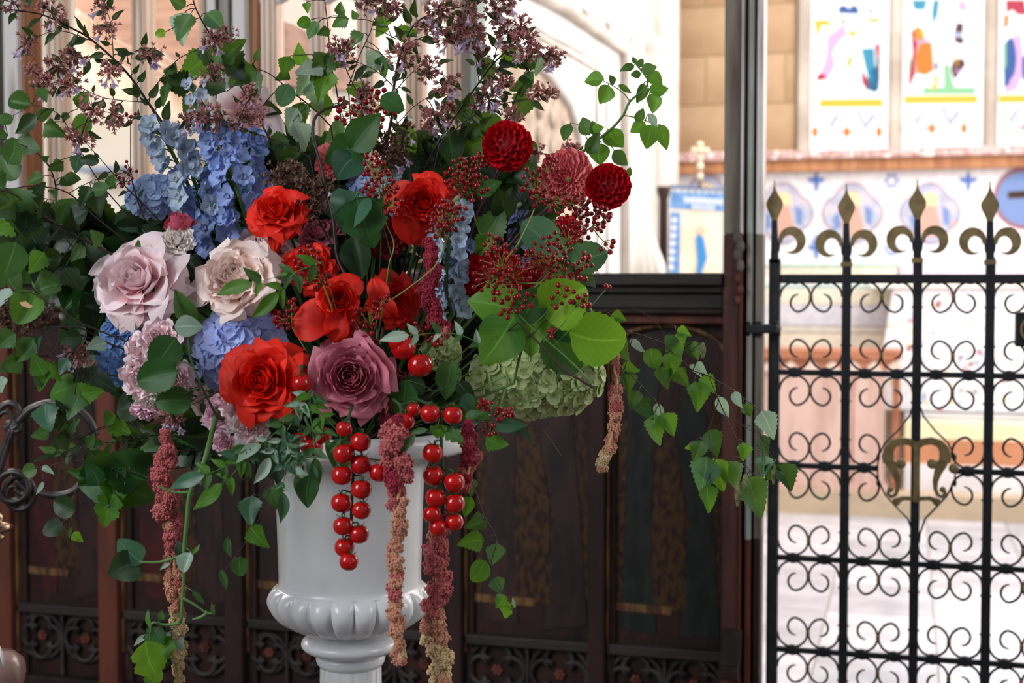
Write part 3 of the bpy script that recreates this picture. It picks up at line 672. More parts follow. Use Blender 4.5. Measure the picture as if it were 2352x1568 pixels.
strip('mullion', 1068, 1092, -99, 627, M_['oak_grey'], YS - 0.03, YS + 0.03, refy=300)
strip('mullion', 1092, 1108, -99, 627, M_['green_paint'], YS - 0.04, YS + 0.03, refy=300)
# carved head tracery just at the top of the frame
for k, (a, b_) in enumerate(((154, 310), (350, 466), (606, 645), (645, 720), (755, 830), (864, 940), (975, 1035))):
    x0, x1 = PY(a, 0, YS).x, PY(b_, 0, YS).x; z0 = PY(a, 10 if a > 500 else -60, YS).z; R = (x1 - x0) / 2
    mb = MB()
    for sgn in (-1, 1):
        pts = [Vector(((x0 + x1) / 2 + sgn * R * cos(pi / 2 * t / 8), YS - 0.01, z0 + R * 1.3 * sin(pi / 2 * t / 8))) for t in range(9)]
        mb.tube(pts, 0.012, 6); mb.tube([p + Vector((sgn * -0.02, 0, 0.03)) for p in pts], 0.008, 6)
        mb.ball(pts[0] + Vector((sgn * -0.012, 0, 0.02)), 0.018, 8, 6); mb.ball(pts[4] + Vector((sgn * -0.01, 0, -0.005)), 0.016, 8, 6)
    mb.build('head_tracery', M_['white_paint'], sc)

# ================================================================== GATE
YGt = 3.25
gt = root('wrought_iron_gate', PY(1780, 900, YGt) * 1.0, 'black wrought iron gate with gilded fleur heads and scrolls', 'gate')
bxs = [PY(p, 640, YGt).x for p in (1780, 1945, 2108, 2275)]; sp = (bxs[3] - bxs[1]) / 2
bxs += [bxs[3] + sp, bxs[3] + 2 * sp]
zs = [PY(1945, y, YGt).z for y in (640, 857, 1073, 1285, 1500)]; dz = (zs[0] - zs[4]) / 4
zs = [zs[0] - dz * k for k in range(7)]
pxm = (bxs[2] - bxs[1]) / 163.0      # metres per photo pixel on the gate plane
def gpt(px, py): return PY(px, py, YGt)
for i, x in enumerate(bxs):
    mb = MB(); hw = 0.0125 if i == 0 else 0.0098
    mb.box(x - hw, x + hw, YGt - hw, YGt + hw, 0.06, zs[0] + 0.045)
    build_c(mb, 'upright_bar', M_['iron'], Vector((x, YGt, 0.06)), gt, False, 0.002)
for j, z in enumerate(zs):
    hh = 0.010 if j == 0 else 0.0062
    segs = [(bxs[0], bxs[-1])] if j != 2 else [(bxs[0], gpt(2018, 1073).x), (gpt(2192, 1080).x, bxs[-1])]
    for a, b_ in segs:
        mb = MB(); mb.box(a, b_, YGt - 0.006, YGt + 0.006, z - hh, z + hh); build_c(mb, 'cross_bar', M_['iron'], Vector(((a + b_) / 2, YGt, z)), gt, False, 0.0015)
def scroll_mesh(fx, fz):
    mb = MB(); pts = []; R = 36 * pxm; r = 25 * pxm
    for k in range(13):
        a = pi - pi * k / 12; pts.append((R * cos(a) * fx, 0, R * sin(a) * fz))
    c2 = R - r
    for k in range(1, 19):
        a = -(pi * 1.45) * k / 18; rr_ = r * (1 - 0.28 * max(0, k - 8) / 10)
        pts.append(((c2 + rr_ * cos(a)) * fx, 0, (-12 * pxm * min(1, k / 7) + rr_ * sin(a)) * fz))
    # flat strip scroll
    mb.tube([Vector(p) for p in pts], [0.0029] * (len(pts) - 3) + [0.0024, 0.002, 0.0015], 6)
    return mb.mesh('scroll', M_['iron'])
scm = {(fx, fz): scroll_mesh(fx, fz) for fx in (1, -1) for fz in (1, -1)}
cm = MB(); cm.ball((0, 0, 0), 0.006, 10, 6, (0.8, 0.9, 1.7)); collar = cm.mesh('scroll_collar', M_['bronze'])
cm = MB(); cm.ball((0, 0, 0), 0.006, 8, 6, (1.9, 1, 0.9)); clip = cm.mesh('scroll_clip', M_['iron'])
cm = MB(); cm.ball((0, 0, 0), 0.0135, 8, 6, (1, 0.7, 0.35)); node = cm.mesh('bar_node', M_['iron'])
for i in range(5):
    w_ = bxs[i + 1] - bxs[i]
    for j in range(6):
        z1, z0 = zs[j], zs[j + 1]
        for fz, zc in ((1, z1 - 0.0065 - 36 * pxm), (-1, z0 + 0.0065 + 36 * pxm)):
            ci = (bxs[i] + bxs[i + 1]) / 2 + (0.001 if i == 0 else 0)
            skipL = skipR = False
            if (j, fz) in ((1, -1), (2, 1)):
                skipR = i == 1; skipL = i == 2
            for fx in (1, -1):
                if (fx == 1 and skipL) or (fx == -1 and skipR): continue
                inst('scroll', scm[(fx, fz)], Matrix.Translation((ci - fx * 37 * pxm, YGt, zc)), gt)
                inst('scroll_clip', clip, Matrix.Translation((ci - fx * 37 * pxm, YGt, z1 - 0.007 if fz == 1 else z0 + 0.007)), gt)
            if not (skipL or skipR): inst('scroll_collar', collar, Matrix.Translation((ci, YGt, zc)), gt)
            inst('bar_node', node, Matrix.Translation((bxs[i], YGt, zc - fz * 24 * pxm)), gt)
def ribbon(name, pts, wd, m, th=0.006, par=gt, y=0.0, closed=False):
    P3 = [gpt(a, b_) + Vector((0, y, 0)) for a, b_ in pts]; n = len(P3); Lp = []; Rp = []
    for i in range(n):
        t = (P3[min(i + 1, n - 1)] - P3[max(i - 1, 0)]).normalized(); nn = Vector((-t.z, 0, t.x))
        h = wd[i] * pxm / 2; Lp.append(P3[i] + nn * h); Rp.append(P3[i] - nn * h)
    mb = MB(); vs = []
    for i in range(n):
        vs += [Lp[i] + Vector((0, -th / 2, 0)), Rp[i] + Vector((0, -th / 2, 0)), Rp[i] + Vector((0, th / 2, 0)), Lp[i] + Vector((0, th / 2, 0))]
    fs = [(0, 1, 2, 3), ((n - 1) * 4 + 3, (n - 1) * 4 + 2, (n - 1) * 4 + 1, (n - 1) * 4)]
    for i in range(n - 1):
        for k in range(4): fs.append((i * 4 + k, i * 4 + (k + 1) % 4, (i + 1) * 4 + (k + 1) % 4, (i + 1) * 4 + k))
    mb.add(vs, fs); return mb.build(name, m, par, False, 0.0006)
def arcpts(cx, cy, rx, ry, a0, a1, n): return [(cx + rx * cos(radians(a0 + (a1 - a0) * k / n)), cy - ry * sin(radians(a0 + (a1 - a0) * k / n))) for k in range(n + 1)]
for i in range(6):
    cx = 1176 + FPX * tan(YAW + atan2(bxs[i], YGt)); yo = {0: -2, 1: 5, 2: -4, 3: 0}.get(i, 0)
    # spear head
    y = 416 + yo
    pr = [(0, 2.5), (14, 4), (24, 9), (34, 20), (45, 35), (54, 41), (64, 37), (76, 25), (88, 15), (104, 12), (130, 13)]
    ribbon('spear_head', [(cx, y + a) for a, _ in pr[:10]], [b_ for _, b_ in pr[:10]], M_['bronze'], 0.008)
    ribbon('finial_stem', [(cx, y + 92), (cx, y + 150), (cx, 600 + yo), (cx, 632)], [14, 17, 19, 20], M_['iron'], 0.014)
    for s_ in (-1, 1):
        if i == 0 and s_ == -1: continue
        a = arcpts(0, 0, 24, 25, 188, -118, 16)
        wds = [8, 10, 13, 16, 19, 21, 23, 24, 24, 23, 21, 18, 15, 12, 8, 4, 1.5]
        ribbon('curled_petal', [(cx + s_ * (37 + p[0]), 557 + yo + p[1]) for p in a], wds, M_['bronze'], 0.010)
        ribbon('petal_root', [(cx + s_ * 10, 555 + yo), (cx + s_ * 8, 575 + yo), (cx + s_ * 3, 592 + yo)], [7, 8, 5], M_['iron'], 0.009)
    mb = MB(); p = gpt(cx, 602 + yo); mb.box(p.x - 0.0125, p.x + 0.0125, YGt - 0.0125, YGt + 0.0125, p.z - 0.0055, p.z + 0.0055); mb.build('collar', M_['bronze'], gt, False, 0.002)
# monogram and its frame
for s_ in (-1, 1):
    ribbon('monogram_frame', [(2105 + s_ * x, y) for x, y in ((6, 925), (16, 955), (44, 990), (72, 1015), (86, 1045), (90, 1072), (88, 1100), (72, 1135), (45, 1165), (20, 1190), (8, 1225), (6, 1245))], [4] * 12, M_['iron'], 0.012)
    for fy in (1050, 1108): inst('frame_clip', clip, Matrix.Translation(gpt(2105 + s_ * 88, fy)) @ Matrix.Rotation(pi / 2, 4, 'Y') @ Matrix.Scale(0.8, 4), gt)
mg = dict(m=M_['bronze'])
ribbon('monogram', [(2105, 1012), (2105, 1150)], [14, 16], th=0.016, y=-0.016, **mg)
for s_ in (-1, 1):
    X = lambda v: 2105 + s_ * v
    ribbon('monogram', [(X(0), 1024), (X(14), 1013), (X(34), 1010), (X(52), 1016), (X(63), 1030), (X(66), 1046), (X(64), 1060)], [14, 17, 17, 19, 24, 28, 26], th=0.0135, y=-0.015, **mg)
    ribbon('monogram', [(X(66), 1048), (X(58), 1064), (X(49), 1082), (X(43), 1102), (X(43), 1120), (X(48), 1133), (X(58), 1138), (X(66), 1130), (X(62), 1121)], [20, 24, 18, 13, 10, 9, 9, 9, 6], th=0.012, y=-0.0145, **mg)
    ribbon('monogram', [(X(60), 1058), (X(48), 1064), (X(38), 1065), (X(33), 1062)], [12, 14, 20, 22], th=0.011, y=-0.014, **mg)
    ribbon('monogram', [(X(0), 1142), (X(30), 1141), (X(42), 1146), (X(50), 1152)], [10, 10, 13, 18], th=0.013, y=-0.0152, **mg)
    for q, r in (((X(36), 1063), 0.0115), ((X(60), 1122), 0.007), ((X(46), 1150), 0.009)) + ((((2190, 1074), 0.011),) if s_ == 1 else ()):
        mb = MB(); mb.ball(gpt(*q) + Vector((0, -0.014, 0)), r, 12, 8, (1, 0.75, 1)); mb.build('monogram_boss', M_['bronze'], gt)
# lock box at right
mb = MB(); a = gpt(2332, 716); b_ = gpt(2400, 796); mb.box(a.x, b_.x, YGt - 0.018, YGt + 0.018, b_.z, a.z); mb.build('lock_box', M_['iron'], gt, False, 0.003)
ribbon('lock_ornament', arcpts(2368, 756, 24, 26, 100, 260, 10), [5] * 11, M_['bronze'], 0.004, y=-0.02)
# hinge
mb = MB(); a = gpt(1718, 738); b_ = gpt(1792, 768); mb.box(a.x, b_.x, YGt - 0.06, YGt - 0.035, b_.z + 0.004, a.z - 0.004); mb.build('hinge_strap', M_['iron'], gt, False, 0.004)
for px in (1725, 1745, 1786):
    mb = MB(); c = gpt(px, 753); mb.tube([c + Vector((0, -0.045, -0.016)), c + Vector((0, -0.045, 0.016))], 0.011, 12); mb.build('hinge_knuckle', M_['iron'], gt)
mb = MB(); c = gpt(1781, 753); mb.box(c.x - 0.014, c.x + 0.014, YGt - 0.03, YGt + 0.014, c.z - 0.005, c.z + 0.006); mb.build('hinge_brass', M_['bronze'], gt, False, 0.002)
# ================================================================== URN
DU = 2.06
uc = P(804, 1200, DU); UX, UY = uc.x, uc.y
def uz(py): return P(804, py, DU).z
upx = DU / FPX
ur = root('urn', Vector((UX, UY, 0)), 'tall white glazed pedestal urn with gadrooned bowl holding the flowers', 'urn')
def prof(l): return [(r * upx, uz(y)) for y, r in l]
def smooth_prof(l, n=4):
    out = []
    for i in range(len(l) - 1):
        p0 = l[max(i - 1, 0)]; p1 = l[i]; p2 = l[i + 1]; p3 = l[min(i + 2, len(l) - 1)]
        for k in range(n):
            t = k / n
            out.append(tuple(0.5 * ((2 * p1[j]) + (-p0[j] + p2[j]) * t + (2 * p0[j] - 5 * p1[j] + 4 * p2[j] - p3[j]) * t * t + (-p0[j] + 3 * p1[j] - 3 * p2[j] + p3[j]) * t ** 3) for j in (0, 1)))
    out.append(l[-1]); return out
body = smooth_prof([(1345, 170), (1332, 163), (1250, 165), (1150, 168), (1090, 172), (1060, 182), (1044, 205), (1036, 245), (1028, 276), (1012, 288), (990, 287), (978, 276), (982, 262), (1000, 240), (1030, 190), (1100, 158)])
mb = MB(); mb.lathe(prof(body), 96, cx=UX, cy=UY, cap=False); mb.build('body', M_['urn'], ur)
mb = MB(); mb.lathe([(0.001, uz(1010)), (0.13, uz(1008)), (0.145, uz(1020))], 32, cx=UX, cy=UY); mb.build('foam', mat('dark_green_foam', srgb(30, 40, 26), 0.9), ur)
bel = smooth_prof([(1452, 84), (1446, 104), (1436, 132), (1420, 158), (1402, 175), (1384, 184), (1366, 184), (1352, 177), (1344, 168)], 3)
def gad(a, z, j):
    t = j / (len(bel) - 1); env = sin(pi * min(1, t * 1.02)) ** 0.5 if 0 < t < 0.98 else 0
    return 1 - 0.055 * env + 0.085 * env * abs(sin(a * 11)) ** 0.6
mb = MB(); mb.lathe(prof(bel), 264, gad, UX, UY, False); mb.build('gadrooned_belly', M_['urn'], ur)
foot = smooth_prof([(1530, 72), (1522, 78), (1510, 80), (1502, 76), (1498, 82), (1494, 100), (1484, 112), (1472, 112), (1462, 100), (1456, 88), (1448, 82), (1442, 90)], 4)
mb = MB(); mb.lathe(prof(foot), 80, cx=UX, cy=UY, cap=False); mb.build('foot', M_['urn'], ur)
zt = uz(1526)
pf = [(0.0525, 0.16)] + [(0.0525 - 0.008 * k / 6, 0.16 + (zt - 0.16) * k / 6) for k in range(1, 7)]
mb = MB(); mb.lathe(pf, 160, lambda a, z, j: 1 - 0.06 * (max(0, sin(a * 16)) ** 0.6 if 0 < j < 6 else 0), UX, UY, False); mb.build('fluted_shaft', M_['urn'], ur)
mb = MB(); mb.lathe(smooth_prof([(0.13, 0.0), (0.13, 0.05), (0.11, 0.06), (0.12, 0.09), (0.085, 0.12), (0.07, 0.15), (0.055, 0.165)], 4), 64, cx=UX, cy=UY); mb.build('base', M_['urn'], ur)

# ================================================================== FLOWER MATERIALS
PM = {}
PM['red'] = petal_mat('scarlet_petal', srgb(198, 18, 12), srgb(244, 46, 26), 0.15)
PM['darkred'] = petal_mat('dark_red_petal', srgb(120, 8, 20), srgb(176, 14, 28), 0.2)
PM['pink'] = petal_mat('blush_petal', srgb(236, 166, 172), srgb(255, 232, 234), 0.15, lo=0.2, hi=0.75)
PM['cream'] = petal_mat('cream_blush_petal', srgb(246, 196, 166), srgb(255, 234, 226), 0.15, lo=0.2, hi=0.7)
PM['mauve'] = petal_mat('mauve_petal', srgb(158, 60, 76), srgb(216, 128, 144), 0.12)
PM['magenta'] = petal_mat('magenta_petal', srgb(160, 54, 80), srgb(204, 90, 112), 0.15)
PM['spray'] = petal_mat('spray_rose_petal', srgb(240, 172, 180), srgb(255, 230, 234), 0.15, lo=0.1, hi=0.7)
PM['spray2'] = petal_mat('lilac_pink_petal', srgb(236, 160, 190), srgb(252, 214, 228), 0.15)
PM['ivory'] = petal_mat('ivory_petal', srgb(234, 220, 204), srgb(252, 244, 238), 0.15)
PM['dahl'] = petal_mat('crimson_dahlia_petal', srgb(140, 4, 16), srgb(222, 14, 36), 0.15, lo=0.1, hi=0.9)
PM['coral'] = petal_mat('coral_dahlia_petal', srgb(204, 64, 76), srgb(252, 146, 148), 0.18)
PM['maroon'] = petal_mat('maroon_dahlia_petal', srgb(90, 12, 26), srgb(150, 32, 50), 0.12)
PM['blue'] = petal_mat('blue_hydrangea_petal', srgb(164, 176, 236), srgb(184, 198, 246), 0.15, lo=0.0, hi=0.4)
PM['pblue'] = petal_mat('pale_blue_hydrangea_petal', srgb(214, 224, 212), srgb(168, 188, 230), 0.15, lo=0.0, hi=0.5)
PM['dblue'] = petal_mat('deep_blue_hydrangea_petal', srgb(124, 156, 214), srgb(136, 178, 232), 0.15)
PM['green'] = petal_mat('green_hydrangea_petal', srgb(148, 166, 98), srgb(196, 210, 148), 0.18, lo=0.0, hi=0.5)
PM['delph'] = petal_mat('delphinium_petal', srgb(190, 202, 222), srgb(148, 170, 224), 0.2, lo=0.1, hi=0.6)
PM['delphp'] = petal_mat('pale_delphinium_petal', srgb(206, 218, 214), srgb(178, 194, 222), 0.2)
PM['bud'] = petal_mat('green_white_bud', srgb(150, 166, 130), srgb(196, 204, 186), 0.3)
PM['lilac'] = petal_mat('lilac_abelia_bell', srgb(214, 196, 220), srgb(226, 214, 238), 0.35)
PM['calyx'] = petal_mat('pink_brown_calyx', srgb(160, 116, 102), srgb(200, 140, 138), 0.2, var=0.25)
PM['calyxb'] = petal_mat('brown_calyx', srgb(104, 76, 62), srgb(136, 104, 88), 0.2, var=0.25)
LM = {}
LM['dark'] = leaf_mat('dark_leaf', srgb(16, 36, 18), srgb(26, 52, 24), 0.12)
LM['mid'] = leaf_mat('mid_green_leaf', srgb(40, 80, 34), srgb(62, 98, 46), 0.25)
LM['bright'] = leaf_mat('bright_green_leaf', srgb(54, 108, 22), srgb(80, 130, 34), 0.38)
LM['lime'] = leaf_mat('lime_leaf', srgb(92, 140, 20), srgb(108, 150, 36), 0.45)
LM['pale'] = leaf_mat('pale_leaf_underside', srgb(136, 164, 142), srgb(164, 184, 166), 0.3)
LM['blue'] = leaf_mat('blue_green_leaf', srgb(46, 86, 66), srgb(70, 112, 88), 0.3, 0.32)
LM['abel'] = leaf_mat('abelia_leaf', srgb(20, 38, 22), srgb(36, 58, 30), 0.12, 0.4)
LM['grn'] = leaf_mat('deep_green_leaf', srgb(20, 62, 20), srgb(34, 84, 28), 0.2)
STM = {'brown': mat('brown_twig', srgb(66, 46, 40), 0.6), 'purple': mat('dark_purple_stem', srgb(48, 30, 32), 0.5), 'green': mat('green_stem', srgb(86, 124, 62), 0.5),
       'lime': mat('yellow_green_stalk', srgb(140, 146, 66), 0.5), 'dgreen': mat('dark_green_stem', srgb(50, 78, 44), 0.5), 'straw': mat('straw_stem', srgb(200, 160, 110), 0.6)}
M_['tom'] = mat('tomato_skin', srgb(196, 14, 10), 0.14, srgb(172, 8, 8), 1.2, 0.5, coat=0.15)
M_['berry'] = mat('red_berry_skin', srgb(150, 8, 18), 0.16, srgb(112, 6, 16), 30, 0.45, coat=0.1)
AM = [mat('amaranth_crimson', srgb(178, 62, 80), 0.85, srgb(140, 40, 58), 90, 0.15),
      mat('amaranth_rose', srgb(206, 116, 114), 0.85, srgb(176, 90, 92), 90, 0.15),
      mat('amaranth_peach', srgb(222, 164, 134), 0.85, srgb(190, 130, 108), 90, 0.15),
      mat('amaranth_straw', srgb(226, 200, 156), 0.85, srgb(196, 166, 122), 90, 0.15)]

# ================================================================== LEAF MESHES
def leaf_mesh(name, wfun, ser=0.0, teeth=8, fold=0.12, curl=-0.12, wav=0.02, seed=0, nu=6, nv=24, lobes=None):
    rnd = random.Random(seed); tw = rnd.uniform(-0.25, 0.25); ph = rnd.uniform(0, 6); bend = rnd.uniform(-0.08, 0.08)
    def f(u, v):
        w_ = wfun(v); e = abs(u)
        if ser and e > 0.99: w_ *= 1 + ser * ((v * teeth + 0.02) % 1.0 - 0.5) * 2
        x = u * w_; z = fold * abs(x) * (1 + 0.4 * sin(v * 5 + ph)) + curl * v * v + wav * sin(9 * v + ph) * e * e + tw * x * v
        return (x + bend * sin(v * pi), v + (0.06 * e if ser else 0), z)
    mb = MB(); mb.grid(f, nu, nv); return mb.mesh(name, LM['mid'], True, False)
def w_birch(v): return (0.43 * sin(pi / 2 * min(1, v / 0.26)) ** 0.7 * (1 if v < 0.3 else max(0.0, 1 - (v - 0.3) / 0.72) ** 0.85)) if 0 < v < 1 else 0.004
def w_oval(v): return 0.37 * sin(pi * v ** 0.78) ** 0.85 * (1 - 0.12 * v) if 0 < v < 1 else 0.004
def w_round(v): return 0.46 * sin(pi * v ** 0.8) ** 0.55 if 0 < v < 1 else 0.004
def w_lance(v): return 0.24 * sin(pi * v ** 0.65) ** 0.9 * (1 - 0.25 * v) if 0 < v < 1 else 0.004
def w_nar(v): return 0.16 * sin(pi * v ** 0.75) if 0 < v < 1 else 0.004
def w_heart(v): return 0.52 * sin(pi * (0.12 + 0.88 * v) ** 0.72) ** 0.75 if 0 < v < 1 else (0.12 if v == 0 else 0.004)
def w_lobe(v): return (0.40 * sin(pi * v ** 0.7) ** 0.7 * (0.72 + 0.38 * abs(sin(v * pi * 2.6)))) if 0 < v < 1 else 0.004
LF = {}
for nm, wf, kw in (('birch', w_birch, dict(ser=0.125, teeth=8)), ('oval', w_oval, dict(nv=12)), ('round', w_round, dict(ser=0.06, teeth=8)), ('lance', w_lance, dict(nv=10, nu=4)),
                   ('nar', w_nar, dict(nv=10, nu=4)), ('heart', w_heart, dict(ser=0.05, teeth=8)), ('lobe', w_lobe, dict(ser=0.08, teeth=8))):
    LF[nm] = [leaf_mesh(nm + '_leaf', wf, seed=k * 7 + 3, fold=(0.1, 0.35, 0.2, 0.6)[k], curl=(-0.10, -0.25, 0.14, -0.05)[k], **kw) for k in range(4)]
def put_leaf(parent, kind, base, dirv, nrm, L, m, k=None, wid=1.0):
    return inst('leaf', LF[kind][random.randrange(4) if k is None else k], orient(base, dirv, nrm, (L * wid, L, L)), parent, LM[m])

def polyline(pts, n=5):
    """Catmull-Rom through 3-D points"""
    if len(pts) < 3:
        a, b_ = pts; return [a.lerp(b_, t / 4) for t in range(5)]
    out = []
    for i in range(len(pts) - 1):
        p0 = pts[max(i - 1, 0)]; p1 = pts[i]; p2 = pts[i + 1]; p3 = pts[min(i + 2, len(pts) - 1)]
        for k in range(n):
            t = k / n
            out.append(0.5 * ((2 * p1) + (-p0 + p2) * t + (2 * p0 - 5 * p1 + 4 * p2 - p3) * t * t + (-p0 + 3 * p1 - 3 * p2 + p3) * t ** 3))
    out.append(pts[-1]); return out
CEN = P(830, 1020, DU)
def path3(pts, d0, d1, n=5):
    m = len(pts); L3 = []
    for i, p in enumerate(pts):
        d = p[2] if len(p) > 2 else d0 + (d1 - d0) * i / max(1, m - 1)
        L3.append(P(p[0], p[1], d))
    return polyline(L3, n)
def px2m(px, d): return px * d / FPX
def nearest(pts, p):
    return min(range(len(pts)), key=lambda i: (pts[i] - p).length)

class Branch:
    """one cut stem: a root empty, one stem mesh, leaves and flowers as parts"""
    def __init__(s, name, label, cat, pts, d0=2.05, d1=2.05, r0=5, r1=2, stem='brown', group=None, hidden=True, twigs=()):
        s.d0, s.d1 = d0, d1
        s.main = path3(pts, d0, d1); s.stem = MB(); s.sm = stem; s.all = list(s.main)
        n = len(s.main); rr_ = [px2m(r0 + (r1 - r0) * i / (n - 1), d0) / 2 for i in range(n)]
        if hidden:
            st = polyline([CEN, CEN.lerp(s.main[0], 0.5) + Vector((0, 0.02, 0)), s.main[0]], 4)[:-1]
            s.stem.tube(st + s.main, [rr_[0]] * len(st) + rr_, 7)
        else: s.stem.tube(s.main, rr_, 7)
        for t in twigs: s.twig(t, r1 * 1.0)
        s.root = root(name, s.main[0], label, cat, group)
        s.mb_done = False
    def depth_at(s, px, py):
        u, v = (px - 1176) / FPX, (py - 784) / FPX
        def e(q):
            p = q - CAM; d = p.dot(FW); return (p.dot(RT) / d - u) ** 2 + (-p.dot(UPV) / d - v) ** 2
        return (min(s.all, key=e) - CAM).dot(FW)
    def twig(s, pts, r=2, join=True, dd=0.0):
        p0 = pts[0]; d = s.depth_at(p0[0], p0[1]) + dd
        L3 = [P(p[0], p[1], p[2] if len(p) > 2 else d) for p in pts]
        if join: L3[0] = s.all[nearest(s.all, L3[0])]
        L3 = polyline(L3, 4); n = len(L3)
        s.stem.tube(L3, [px2m(r * (1 - 0.5 * i / n), 2.0) / 2 for i in range(n)], 5); s.all += L3
        return L3
    def leaf(s, kind, x, y, size, ang, m='mid', tilt=0.45, k=None, pet=True, wid=1.0, dd=None):
        d = s.depth_at(x, y) + (random.uniform(-0.02, 0.015) if dd is None else dd)
        L = px2m(size, d); tz = random.uniform(-0.25, 0.45)
        dirv = A(ang, tz).normalized(); c = P(x, y, d); base = c - dirv * L * 0.5
        nrm = V(random.uniform(-tilt, tilt), random.uniform(-tilt * 0.6, tilt * 1.2), 1.0)
        put_leaf(s.root, kind, base, dirv, nrm, L * 1.06, m, k, wid)
        if pet:
            q = s.all[nearest(s.all, base)]
            if 0.002 < (q - base).length < px2m(90, d): s.stem.tube(polyline([q, q.lerp(base, 0.5) + UPV * 0.002, base], 2), px2m(1.1, d), 5)
    def autoleaf(s, kind, n, size, mats, i0=0.0, i1=1.0, spread=55, js=0.3, pts=None, tilt=0.7, wid=1.0):
        pts = pts or s.main; N = len(pts)
        for k in range(n):
            t = i0 + (i1 - i0) * (k + random.uniform(-0.3, 0.3)) / max(1, n - 1); t = min(0.999, max(0, t)) * (N - 1)
            i = int(t); i = min(i, N - 2); p = pts[i].lerp(pts[i + 1], t - i); tg = (pts[i + 1] - pts[i]).normalized()
            side = 1 if k % 2 else -1; sp = spread if k < n - 1 else 5
            ax = (-FW) if random.random() < 0.75 else RT
            dv = Matrix.Rotation(radians(side * random.uniform(sp * 0.6, sp * 1.4)), 3, ax) @ tg
            dv = dv + V(0, random.uniform(-0.3, 0.15), random.uniform(-0.5, 0.6)); L = px2m(size * random.uniform(1 - js, 1 + js), 2.05)
            pe = p + dv.normalized() * L * 0.22
            s.stem.tube([p, pe], px2m(1.1, 2.05), 4)
            put_leaf(s.root, kind, pe, dv, V(random.uniform(-tilt, tilt), random.uniform(-tilt, tilt), 1.0), L, random.choice(mats), None, wid)
    def done(s):
        s.stem.build('stem', STM[s.sm], s.root)
        return s.root

# ================================================================== ROSES
def petal_surface(rho, wd, ztop, curl, point, ruf, seed):
    rnd = random.Random(seed); ph = rnd.uniform(0, 6); ph2 = rnd.uniform(0, 6); asym = rnd.uniform(-0.2, 0.2)
    def f(u, v):
        ve = v * (1 - 0.20 * (1 - point) * u * u - 0.17 * point * abs(u) ** 1.8)
        a = wd * (0.22 + 0.78 * min(1, ve / 0.6) ** 0.7)
        if ve > 0.72: a *= sqrt(max(0.02, 1 - ((ve - 0.72) / 0.34) ** 2))
        P0 = (0.05, -0.42); P1 = (rho * 1.22 + 0.05, -0.40 + 0.25 * (1 - rho)); P2 = (rho, ztop)
        q = 1 - ve; r = q * q * P0[0] + 2 * q * ve * P1[0] + ve * ve * P2[0]; z = q * q * P0[1] + 2 * q * ve * P1[1] + ve * ve * P2[1]
        if v > 0.55:
            t = (v - 0.55) / 0.45; c = curl * t * t * (0.35 + 1.5 * u * u); r += c; z -= c * 0.9
        r += ruf * sin(4 * u + ph) * v * v + ruf * 0.6 * sin(9 * u + ph2) * v ** 3; z += ruf * 0.8 * sin(5 * u + ph2) * v * v + asym * 0.15 * u * v
        phi = u * a
        return (r * sin(phi), r * cos(phi), z)
    return f
LAY = {'hybrid': [(0.07, 2, 2.4, 0.34, 0, 0.2), (0.15, 3, 1.7, 0.36, 0.01, 0.3), (0.25, 3, 1.5, 0.35, 0.03, 0.4), (0.36, 4, 1.25, 0.31, 0.06, 0.5), (0.50, 4, 1.10, 0.24, 0.12, 0.8), (0.66, 4, 1.1, 0.13, 0.20, 1.0), (0.84, 5, 0.95, -0.02, 0.24, 1.0), (0.96, 4, 0.9, -0.20, 0.20, 1.0)],
       'garden': [(0.06, 3, 1.6, 0.16, 0, 0.1), (0.13, 4, 1.3, 0.20, 0.0, 0.1), (0.20, 5, 1.1, 0.22, 0.0, 0.1), (0.28, 6, 0.95, 0.23, 0.01, 0.1), (0.37, 6, 0.85, 0.24, 0.03, 0.2), (0.48, 5, 1.05, 0.20, 0.06, 0.3), (0.62, 5, 1.05, 0.13, 0.10, 0.4), (0.78, 5, 1.0, 0.02, 0.14, 0.55), (0.94, 5, 0.95, -0.14, 0.15, 0.8)],
       'bud': [(0.08, 2, 2.2, 0.55, 0, 0.3), (0.18, 3, 1.7, 0.55, 0.0, 0.4), (0.30, 3, 1.6, 0.52, 0.02, 0.6), (0.44, 3, 1.4, 0.46, 0.06, 0.9), (0.56, 4, 1.1, 0.34, 0.10, 1.0)],
       'spray': [(0.08, 3, 1.5, 0.20, 0, 0.2), (0.18, 4, 1.2, 0.22, 0.0, 0.2), (0.30, 5, 1.0, 0.22, 0.02, 0.3), (0.44, 5, 0.95, 0.19, 0.06, 0.4), (0.60, 6, 0.85, 0.12, 0.10, 0.5), (0.78, 6, 0.8, 0.02, 0.12, 0.6), (0.95, 6, 0.75, -0.12, 0.12, 0.6)]}
RM = {}
def rose_meshes(style, ruf):
    key = (style, ruf)
    if key not in RM:
        RM[key] = []
        for li, (rho, n, wd, zt_, cu, pt) in enumerate(LAY[style]):
            vs = []
            for k in range(3 if li > 2 else 2):
                mb = MB(); mb.grid(petal_surface(rho, wd, zt_, cu, pt, ruf * (0.4 + rho), li * 10 + k), 14, 11); vs.append(mb.mesh('petal', PM['red'], True, False))
            RM[key].append(vs)
    return RM[key]
rsp = MB()
for k in range(5):
    a = 2 * pi * k / 5
    M = Matrix.Rotation(a, 4, 'Z') @ Matrix.Translation((0, 0.04, -0.42)) @ Matrix.Rotation(radians(10), 4, 'X')
    rsp.grid(lambda u, v: (u * 0.13 * (1 - v) ** 0.7 * (0.4 + v), v * 0.75, 0.25 * v * v - 0.1 * v), 4, 6, M)
rsp.lathe([(0.03, -0.62), (0.10, -0.55), (0.12, -0.46), (0.07, -0.40)], 12)
SEPAL = rsp.mesh('sepals', LM['grn'], True, False)
